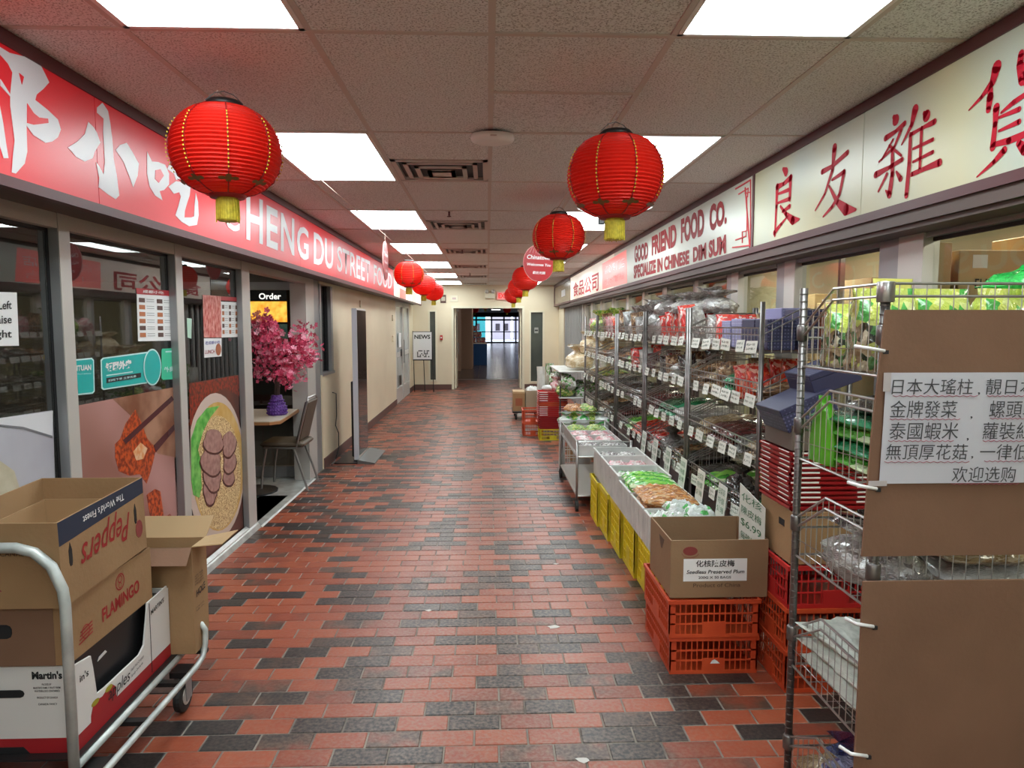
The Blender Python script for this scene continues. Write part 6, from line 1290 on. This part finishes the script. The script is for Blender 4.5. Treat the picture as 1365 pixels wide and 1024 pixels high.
# yellow crates with grey-white liners on top
fill = [('whitegreen', 'white and green packet'), ('orange', 'brown paper wrapped roots'), ('greenpk', 'bright green vegetable bag'), ('mixed', 'pale mixed vegetable bag'), ('pink', 'pink packet'), ('mushwhite', 'white and dark mushroom bag')]
for k in range(6):
    y = 3.54 + .385 * k; xl = .965 - .018 * k; lx = .90
    crate('plastic_crate', 'yellow crate on the floor, %s from the plum carton' % slot_n[k], ((xl + 1.245) / 2, y + .19, 0), 1.245 - xl, .365, .358, M_YELLOWP, 4, 8, group='yellow crates in a row', solid=True)
    t = thing('vegetable_bin', 'pale grey bin on the yellow crates, %s from the plum carton' % slot_n[k], 'bin', ((lx + 1.26) / 2, y + .19, .36), group='pale bins on the yellow crates')
    a, c = (1.26 - lx) / 2, .183; h = .19 if k < 3 else .21
    for q in ((-a, a, -c, -c + .005), (-a, a, c - .005, c), (-a, -a + .005, -c + .005, c - .005), (a - .005, a, -c + .005, c - .005)): MB().box(*q, 0, h).build('side_panel', M_LINER, t)
    rm_ = MB()
    for q in ((-a - .006, a + .006, -c, -c + .008), (-a - .006, a + .006, c - .008, c), (-a - .006, -a + .008, -c + .008, c - .008), (a - .008, a + .006, -c + .008, c - .008)): rm_.box(*q, h, h + .01)
    rm_.build('rim', M_LINER, t); MB().box(-a + .005, a - .005, -c + .005, c - .005, 0, .006).build('bottom_panel', M_LINER, t)
    rb = MB()
    for r_ in range(7): rb.box(-a - .003, -a, -c + .02 + r_ * .052, -c + .026 + r_ * .052, .01, h)
    rb.build('ribs', M_LINER, t)['kind'] = 'stuff'
    m, lb = fill[k]; cx = (lx + 1.26) / 2; zc = .47 if k < 3 else .455
    for q in range(4):
        dx, dy = (-.08, .08)[q % 2], (-.085, .085)[q // 2]
        goods('pillow', 'vegetable_bag', '%s in the %s pale bin, lower layer, %s' % (lb, slot_n[k], ['near left', 'near right', 'far left', 'far right'][q]), 'bag', B[m], (.19, .18, .10), (cx + dx, y + .19 + dy, zc), random.uniform(-.1, .1), 0, 'goods in the %s pale bin' % slot_n[k])
    if k in (0, 1, 2):
        for q in range(3):
            goods('pillow', 'vegetable_bag', '%s on top in the %s pale bin, %s' % (lb, slot_n[k], ['near', 'middle', 'far'][q]), 'bag', B[m], (.33 if k else .16, .13, .085), (cx + (-.01 if k else (-.08, .08, 0)[q]), y + .07 + .115 * q, .545), random.uniform(-.12, .12), .05, 'goods in the %s pale bin' % slot_n[k])
    # standing price card at the back of each bin
    t = thing('price_sign', 'white price card clipped at the back of the %s pale bin' % slot_n[k], 'card', (1.275, y + .2, .55), group='cards behind the bins')
    MB().prism([(0, -.07, 0), (0, .07, 0), (.02, .07, .19), (.02, -.07, .19)], (.002, 0, 0)).build('card', mat('price_card', (0, 0, 0)), t)
    for r_ in range(3): fit_text('handwriting', ['白菜苗', '特價', '$1.98'][r_], [(.001 + .013 - r_ * .005, .05, .135 - r_ * .05), (.001 + .013 - r_ * .005, -.05, .135 - r_ * .05), (.017 - r_ * .005, .05, .17 - r_ * .05)], mat('green_marker', (0, 0, 0)), None, .002, 0).parent = t
# ---- silver cart
t = thing('silver_trolley', 'silver two shelf trolley with trays of pink and white packets', 'trolley', (1.02, 6.60, 0))
for x in (-.25, .22):
    for y in (-.66, .68):
        MB().tube([(x, y, .10), (x, y, .62)], .011, 8).build('leg', M_CHROME, t, True)
        w_ = MB(); w_.T = Matrix.Translation((x, y, .05)) @ Matrix.Rotation(pi / 2, 4, 'Y'); w_.lathe([(.03, -.014), (.05, -.012), (.05, .012), (.03, .014)], 14); w_.build('wheel', M_RUBBER, t)
MB().bbox(-.25, .22, -.66, .68, .13, .145, .004).build('lower_shelf', mat('pale_metal_shelf', (.58, .57, .52), .4, .2), t); MB().bbox(-.25, .22, -.66, .68, .47, .482, .004).build('upper_shelf', M_LINER, t)
for z in (.135, .48, .61): MB().tube([(-.25, -.66, z), (-.25, .68, z), (.22, .68, z), (.22, -.66, z), (-.25, -.66, z)], .007, 6, False).build('shelf_rail', M_CHROME, t)
wr_ = MB()
for k in range(1, 26): y = -.66 + 1.34 * k / 26; wr_.tube([(-.25, y, .48), (-.25, y, .61)], .0022, 3)
wr_.build('side_wires', M_CHROME, t)['kind'] = 'stuff'
for k in range(4):
    y = 6.10 + .30 * k; m, lb = [('mushwhite', 'white and black mushroom'), ('pink', 'pink'), ('pink', 'pink'), ('yellowgreen', 'yellow green')][k]
    tr_ = thing('packet_tray', '%s tray on the silver trolley, %s along' % (lb, slot_n[k]), 'tray', (1.0, y, .483), group='trays on the silver trolley'); tb2 = MB()
    for q in ((-.21, .21, -.14, -.134), (-.21, .21, .134, .14), (-.21, -.204, -.134, .134), (.204, .21, -.134, .134)): tb2.box(*q, 0, .09)
    tb2.box(-.204, .204, -.134, .134, 0, .005); tb2.build('tray_body', M_LINER, tr_)
    for q in range(4): goods('pillow', 'packet', '%s packet in the %s tray of the silver trolley, %s' % (lb, slot_n[k], ['near left', 'near right', 'far left', 'far right'][q]), 'packet', B[m], (.19, .13, .08), (.90 + .2 * (q % 2), y - .065 + .13 * (q // 2), .49 + (.03 if k == 3 else .01)), random.uniform(-.2, .2), 0, 'packets on the silver trolley')
for q in range(5): goods('tied', 'greens_bunch', 'bunch of yellow green leaves heaped past the trolley trays, %s' % slot_n[q], 'greens', B['yellowgreen'] if q % 2 else B['whitegreen'], (.17, .2, .13), (.84 + .095 * q, 7.45 + .04 * (q % 2), .55), q, 0, 'leaf bunches')
crate('plastic_crate', 'grey crate under the leaf bunches behind the trolley', (1.03, 7.50, 0), .48, .34, .55, M_LINER, 4, 8)
# carton of vegetables beyond
t = thing('vegetable_carton', 'brown printed carton stacked with greens beside the red trays', 'box', (1.16, 8.40, 0)); open_box(t, .985, 1.27, 8.2, 8.66, .001, .56, M_CARD, M_CARD_IN)
MB().box(1.05, 1.20, 8.198, 8.2, .28, .46).build('printed_label', bagmat('carton_print', [(.6, .5, .35), (.35, .12, .05), (.75, .7, .6)], 6), t, world=True)
for k in range(4): goods('pillow', 'vegetable_bag', 'leafy bag on the brown printed carton, %s' % slot_n[k], 'bag', B['yellowgreen' if k % 2 else 'orange'], (.14, .22, .12), (1.06 + .14 * (k % 2), 8.32 + .22 * (k // 2), .53), k, 0, 'leafy bags on the printed carton')
t = thing('fish_tub', 'dark blue tub behind the red tray stack', 'tub', (1.20, 9.25, 0)); MB().lathe([(.14, 0), (.17, .45), (.18, .46), (.16, .46), (.13, .02)], 20).build('tub_body', mat('navy_tub', (.01, .015, .04), .4), t, True)
# ---- stacks of red trays
def tray_mesh(w, l, h, m, white=True):
    b = MB(); a, c = w / 2, l / 2
    for q in ((-a, a, -c, -c + .008), (-a, a, c - .008, c), (-a, -a + .008, -c, c), (a - .008, a, -c, c)): b.box(*q, h * .42, h * .94)
    for q in ((-a + .010, a - .010, -c + .01, -c + .016), (-a + .010, a - .010, c - .016, c - .01), (-a + .01, -a + .016, -c + .01, c - .01), (a - .016, a - .01, -c + .01, c - .01)): b.box(*q, 0, h * .42)
    b.box(-a + .016, a - .016, -c + .016, c - .016, 0, .004)
    return b.mesh('tray_body', m)
slot_me = {}
def tray_gap_strips(w, l, h):  # light showing in the tray gaps, painted as pale strips
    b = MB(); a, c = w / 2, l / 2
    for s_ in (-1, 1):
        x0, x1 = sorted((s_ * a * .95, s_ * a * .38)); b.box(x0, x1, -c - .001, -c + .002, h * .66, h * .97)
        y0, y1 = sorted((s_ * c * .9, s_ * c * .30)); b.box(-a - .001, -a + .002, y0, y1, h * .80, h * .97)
    return b.mesh('bright_gap_strip', mat('bright_gap_paint', (.90, .82, .80), .5))
def tray_stack(x, y, z, n, w, l, h, m, lab, grp, white=(0, 99)):
    me, sm = tray_mesh(w, l, h, m), tray_gap_strips(w, l, h); words_ = ['lowest', 'second lowest', 'third from the bottom', 'fourth from the bottom', 'fifth from the bottom', 'sixth from the bottom', 'seventh from the bottom', 'eighth from the bottom', 'ninth from the bottom', 'tenth from the bottom', 'eleventh from the bottom', 'twelfth from the bottom', 'thirteenth from the bottom']
    for k in range(n):
        t = thing('nesting_tray', lab % (words_[k] if k < n - 1 else 'topmost'), 'tray', (x + random.uniform(-.003, .003), y + random.uniform(-.003, .003), z + k * h), random.uniform(-.01, .01), grp)
        link('tray_body', me, t)
        if white[0] <= k <= white[1]: link('bright_gap_strip', sm, t)
    return z + n * h
# near stack, between the near rack and the window racks
SX, SY = 1.515, 3.09
crate('plastic_crate', 'orange crate on the floor behind the near rack, under two more', (SX, SY, 0), .42, .36, .19, M_ORANGE, 2, 14, group='crates behind the near rack')
crate('plastic_crate', 'orange crate second from the floor behind the near rack', (SX, SY, .192), .42, .36, .19, M_ORANGE, 2, 14, group='crates behind the near rack')
crate('plastic_crate', 'bright red crate third from the floor behind the near rack', (SX, SY, .384), .42, .36, .19, M_REDP, 2, 14, group='crates behind the near rack')
t = thing('brown_carton', 'brown carton between the red crate and the red trays behind the near rack', 'box', (SX, SY, .576))
MB().bbox(-.20, .20, -.17, .17, 0, .235, .003).build('box_body', M_CARD, t); MB().box(-.201, -.2, -.10, -.04, .15, .18).build('hand_hole', M_INK, t); MB().box(-.02, .02, -.171, -.17, 0, .235).build('box_tape', mat('tan_tape', (.40, .26, .13), .3), t)
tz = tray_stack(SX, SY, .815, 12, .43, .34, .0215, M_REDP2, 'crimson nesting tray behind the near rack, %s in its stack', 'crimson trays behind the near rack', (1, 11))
t = thing('brown_carton', 'grey brown carton on top of the crimson trays', 'box', (SX, SY, tz + .001)); MB().bbox(-.2, .2, -.15, .15, 0, .11, .003).build('box_body', mat('grey_brown_board', (.13, .10, .08), .7), t); MB().box(-.02, .02, -.151, -.15, 0, .11).build('box_tape', mat('tan_tape', (0, 0, 0)), t)
gift_box('navy dotted box leaning on the grey brown carton behind the near rack', (SX - .10, SY, tz + .125), .24, .27, .11, M_NAVY, 0, radians(-24))
gift_box('upper navy dotted box leaning on the first behind the near rack', (SX + .02, SY + .02, tz + .27), .22, .25, .10, M_NAVY, 0, radians(-20))
# far stack by the dolly
crate('plastic_crate', 'yellow crate at the bottom of the far red tray stack', (.915, 9.85, 0), .38, .34, .16, M_YELLOWP, 2, 8)
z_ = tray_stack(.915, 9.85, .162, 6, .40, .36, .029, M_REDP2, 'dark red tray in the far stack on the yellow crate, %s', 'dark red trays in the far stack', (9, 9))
z_ = tray_stack(.915, 9.85, z_, 5, .41, .36, .029, M_REDP, 'red tray with bright-painted gaps in the middle of the far stack, %s', 'red slotted trays in the far stack')
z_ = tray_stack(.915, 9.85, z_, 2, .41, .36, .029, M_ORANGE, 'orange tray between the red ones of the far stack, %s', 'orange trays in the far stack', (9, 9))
z_ = tray_stack(.915, 9.85, z_, 5, .41, .36, .029, M_REDP, 'red tray with bright-painted gaps at the top of the far stack, %s', 'upper red trays in the far stack')
t = thing('vegetable_bag', 'white bag with red print on the far red tray stack', 'bag', (.98, 9.85, z_ + .002)); goods('tied', 'bag_body', None, None, B['pink'], (.2, .2, .2), (0, 0, 0), par=t); goods('pillow', 'bag_fold', None, None, B['white'], (.2, .12, .08), (-.12, 0, 0), par=t)
crate('plastic_crate', 'orange crate beside the far red tray stack, lower', (.66, 10.25, 0), .30, .34, .19, M_ORANGE, 2, 8, group='orange crates by the dolly')
crate('plastic_crate', 'orange crate beside the far red tray stack, upper', (.66, 10.25, .192), .30, .34, .19, M_ORANGE, 2, 8, group='orange crates by the dolly')
# dolly with cartons
t = thing('flat_dolly', 'small flat dolly carrying cartons near the end wall', 'dolly', (.66, 12.1, 0))
MB().bbox(-.24, .24, -.32, .32, .12, .15, .004).build('deck', M_BLACKP, t)
for x in (-.18, .18):
    for y in (-.26, .26): w_ = MB(); w_.T = Matrix.Translation((x, y, .055)) @ Matrix.Rotation(pi / 2, 4, 'Y'); w_.lathe([(.04, -.016), (.055, -.014), (.055, .014), (.04, .016)], 14); wo = w_.build('wheel', M_RUBBER, t); MB().box(x - .03, x + .03, y - .03, y + .03, .105, .12).build('caster_plate', M_ALU, t)
t = thing('brown_carton', 'tan carton with red label on the left of the dolly', 'box', (.53, 12.0, .151)); MB().bbox(-.10, .10, -.2, .2, 0, .33, .003).build('box_body', M_CARD, t); MB().box(-.06, .06, -.2015, -.2, .09, .22).build('printed_label', mat('brown_red_label', (.30, .09, .04), .5), t); MB().bbox(-.102, .102, -.202, .202, .30, .335, .003).build('box_lid', mat('pale_cardboard', (0, 0, 0)), t)
t = thing('brown_carton', 'grey brown open carton on the right of the dolly', 'box', (.77, 12.0, .151)); open_box(t, .645, .895, 11.82, 12.2, .152, .50, mat('grey_tan_board', (.36, .29, .20), .7), M_CARD_IN)
goods('pillow', 'white_bag', 'white bag lying in the grey brown carton on the dolly', 'bag', B['white'], (.22, .3, .12), (.77, 12.0, .44))
for k, (x, y, h) in enumerate(((.86, 11.2, .95), (1.0, 11.25, 1.0))): goods('pouch', 'tall_bag', 'tall pale bag standing near the far red tray stack, %s' % ['left', 'right'][k], 'bag', B['white' if k == 0 else 'mixed'], (.14, .12, h), (x, y, 0), 0, 0, 'tall pale bags')
# ---- goods in the near rack (low front faces away from the camera)
def nrg(kind, label, m, size, x, y, z, rz=0, tilt=0, side=0, name='food_bag', cat='bag', group=None): return goods(kind, name, label, cat, m, size, (x, y, z), rz, tilt, group, side=side)
zz = nlev[0] + .006
for k, x in enumerate((1.16, 1.34, 1.52, 1.66)):
    nrg('pouch', 'yellow mushroom bag, top basket of the near rack, %s from the passage' % slot_n[k], B['mushyellow'], (.19, .17, .24), x, 2.02 + .02 * (k % 2), zz, .1 * k, 0, group='yellow mushroom bags')
nrg('pouch', 'yellow mushroom bag at the open side of the near rack top basket', B['mushyellow'], (.18, .14, .20), 1.17, 2.21, zz, .05)
nrg('pouch', 'yellow mushroom bag in the middle of the near rack top basket', B['mushyellow'], (.15, .15, .22), 1.30, 2.19, zz, .4)
nrg('pouch', 'tall pale yellow packet rising above the near rack rail', mat('pale_yellow_pack', (.62, .58, .14), .4, coat=.5), (.14, .10, .275), 1.245, 2.12, zz, .15)
nrg('pillow', 'bright green plastic bag on top of the near rack at the right edge', mat('bright_green_plastic', (.02, .50, .08), .25, coat=1, bump=1, bscale=14), (.26, .22, .10), 1.70, 2.10, zz + .21, .2)
# printed leaves on the nearest yellow bag are part of its print
zz = nlev[1] + .006
for k in range(4): nrg('pillow', 'dark green packet stacked in the second basket of the near rack, %s layer' % ['lowest', 'second', 'third', 'topmost'][k], B['darkgreen' if k % 2 else 'greenpk'], (.30, .40, .055), 1.24, 2.115, zz + k * .042, .05 * (k - 1), 0, group='green packets in the near rack')
for k in range(3): nrg('pillow', 'green packet farther in on the second basket of the near rack, %s layer' % ['lowest', 'middle', 'top'][k], B['greenpk'], (.30, .40, .06), 1.56, 2.115, zz + k * .048, .03, 0, group='green packets farther in')
nrg('pouch', 'bright green printed packet standing at the corner of the second basket', mat('lime_green_pack', (.12, .52, .02), .3, coat=.8), (.04, .16, .22), 1.095, 2.22, zz, 0, 0)
nrg('pillow', 'black and white packet on the green ones in the near rack', B['dark'], (.24, .26, .06), 1.25, 2.06, zz + .17, .1)
zz = nlev[2] + .006
nrg('tied', 'white plastic bag with a brown end in the third basket of the near rack', B['clear'], (.24, .36, .17), 1.20, 2.09, zz, .3)
nrg('pillow', 'silver packet lying in the third basket of the near rack', B['white'], (.34, .36, .08), 1.52, 2.11, zz); nrg('pillow', 'tan packet across the third basket of the near rack', B['tan'], (.30, .34, .07), 1.50, 2.10, zz + .07)
nrg('pouch', 'black packet standing in the third basket of the near rack', B['dark'], (.12, .1, .17), 1.30, 2.26, zz)
zz = nlev[3] + .006
for k in range(3): nrg('pillow', 'white sack folded in the fourth basket of the near rack, %s' % ['bottom', 'middle', 'top'][k], mat('white_woven_sack', (.66, .70, .64), .5, col2=(.50, .55, .50), scale=6, bump=.8, bscale=12), (.34, .40, .085), 1.25, 2.10, zz + .062 * k, .08 * k, .05, group='white sacks in the near rack')
nrg('pillow', 'white sack farther in on the fourth basket of the near rack', B['white'], (.30, .38, .12), 1.57, 2.10, zz)
zz = nlev[4] + .006
nrg('tied', 'navy flower print bag in the bottom basket of the near rack', B['bluebag'], (.28, .34, .20), 1.24, 2.10, zz, .4)
nrg('pillow', 'brown nut packet in front of the navy bag at the rack bottom', B['tan'], (.22, .14, .09), 1.20, 2.255, zz); nrg('pillow', 'dark packet farther in on the bottom basket of the near rack', B['dark'], (.3, .36, .15), 1.57, 2.1, zz)
# ---- cartons inside the shop, behind the right glass
def shop_carton(label, x0, x1, y0, y1, z0, z1, txt=None):
    t = thing('stock_carton', label, 'box', ((x0 + x1) / 2, (y0 + y1) / 2, z0), group='cartons inside the grocery shop')
    MB().bbox(x0, x1, y0, y1, z0, z1, .004).build('box_body', mat('shop_cardboard', (.50, .38, .20), .7, col2=(.42, .30, .15), scale=3), t, world=True)
    MB().box(x0 + (x1 - x0) * .2, x0 + (x1 - x0) * .42, y0 - .002, y0, z0 + (z1 - z0) * .70, z0 + (z1 - z0) * .92).build('box_label', M_PAPER, t, world=True)
    if txt: front_text(t, txt, x0 + (x1 - x0) * .25, x0 + (x1 - x0) * .65, z0 + (z1 - z0) * .35, z0 + (z1 - z0) * .52, y0, M_INK)
    MB().box(x0 - .002, x0, y0 + .05, y1 - .05, z0 + .04, z0 + (z1 - z0) * .4).build('side_print', mat('faded_ink', (.25, .18, .10), .7), t, world=True)
t = thing('stock_shelving', 'shelf bay holding the cartons inside the grocery shop', 'shelf', (2.75, 4.0, 0))
for z in (.5, 1.1, 1.62): MB().box(-.55, 1.0, -.35, .35, z - .03, z).build('shelf_board', mat('brown_board', (.20, .12, .07), .6), t)
for x in (-.55, .97):
    for y in (-.35, .32): MB().box(x, x + .03, y, y + .03, 0, 2.1).build('upright', M_ALU, t)
shop_carton('smaller carton low on the shop shelf, left', 2.26, 2.48, 3.70, 4.0, 1.623, 1.78, None); shop_carton('square carton standing left on the shop shelf', 2.27, 2.49, 3.70, 4.0, 1.785, 2.06, '88')
shop_carton('wide carton in the middle of the shop shelf with black letters', 2.53, 2.90, 3.70, 4.0, 1.70, 2.02, 'FUKU'); shop_carton('low carton under the wide one on the shop shelf', 2.53, 2.90, 3.70, 4.0, 1.623, 1.698)
shop_carton('tallest carton at the right of the shop shelf', 2.92, 3.30, 3.70, 4.0, 1.623, 2.10, 'TEA')
for k in range(5): shop_carton('carton stacked by the back wall of the shop, %s' % slot_n[k], 3.5, 3.9, 5.2 + k * .55, 5.7 + k * .55, 1.2 + .05 * (k % 2), 1.85 + .1 * (k % 3))
t = thing('stock_shelving', 'long low shelf bay at the back of the grocery shop', 'shelf', (3.7, 6.4, 0))
for z in (.6, 1.19): MB().box(-.3, .3, -1.4, 1.6, z - .03, z).build('shelf_board', mat('brown_board', (0, 0, 0)), t)
for y in (-1.4, 1.57): MB().box(-.3, -.27, y, y + .03, 0, 1.9).build('upright', M_ALU, t); MB().box(.27, .3, y, y + .03, 0, 1.9).build('upright', M_ALU, t)
# litter on the floor
random.seed(9)
for k, (px, py, sc_) in enumerate(((738, 836, 1.0), (571, 814, .5), (741, 752, .45), (776, 1013, .7))):
    c = at(px, py, Z=.0012); b = MB(); n_ = 9
    b.prism([(c.x + sc_ * .045 * cos(2 * pi * q / n_) * random.uniform(.5, 1.1), c.y + sc_ * .03 * sin(2 * pi * q / n_) * random.uniform(.5, 1.1), .0012) for q in range(n_)], (0, 0, .001))
    tag(b.build('floor_scrap', mat('pale_scrap', (.60, .58, .54), .6)), 'flattened pale scrap on the brick floor, %s' % ['largest one right of the middle', 'small one left of the middle', 'small one farther off at right', 'one near the bottom edge'][k], 'litter', 'scraps on the floor')
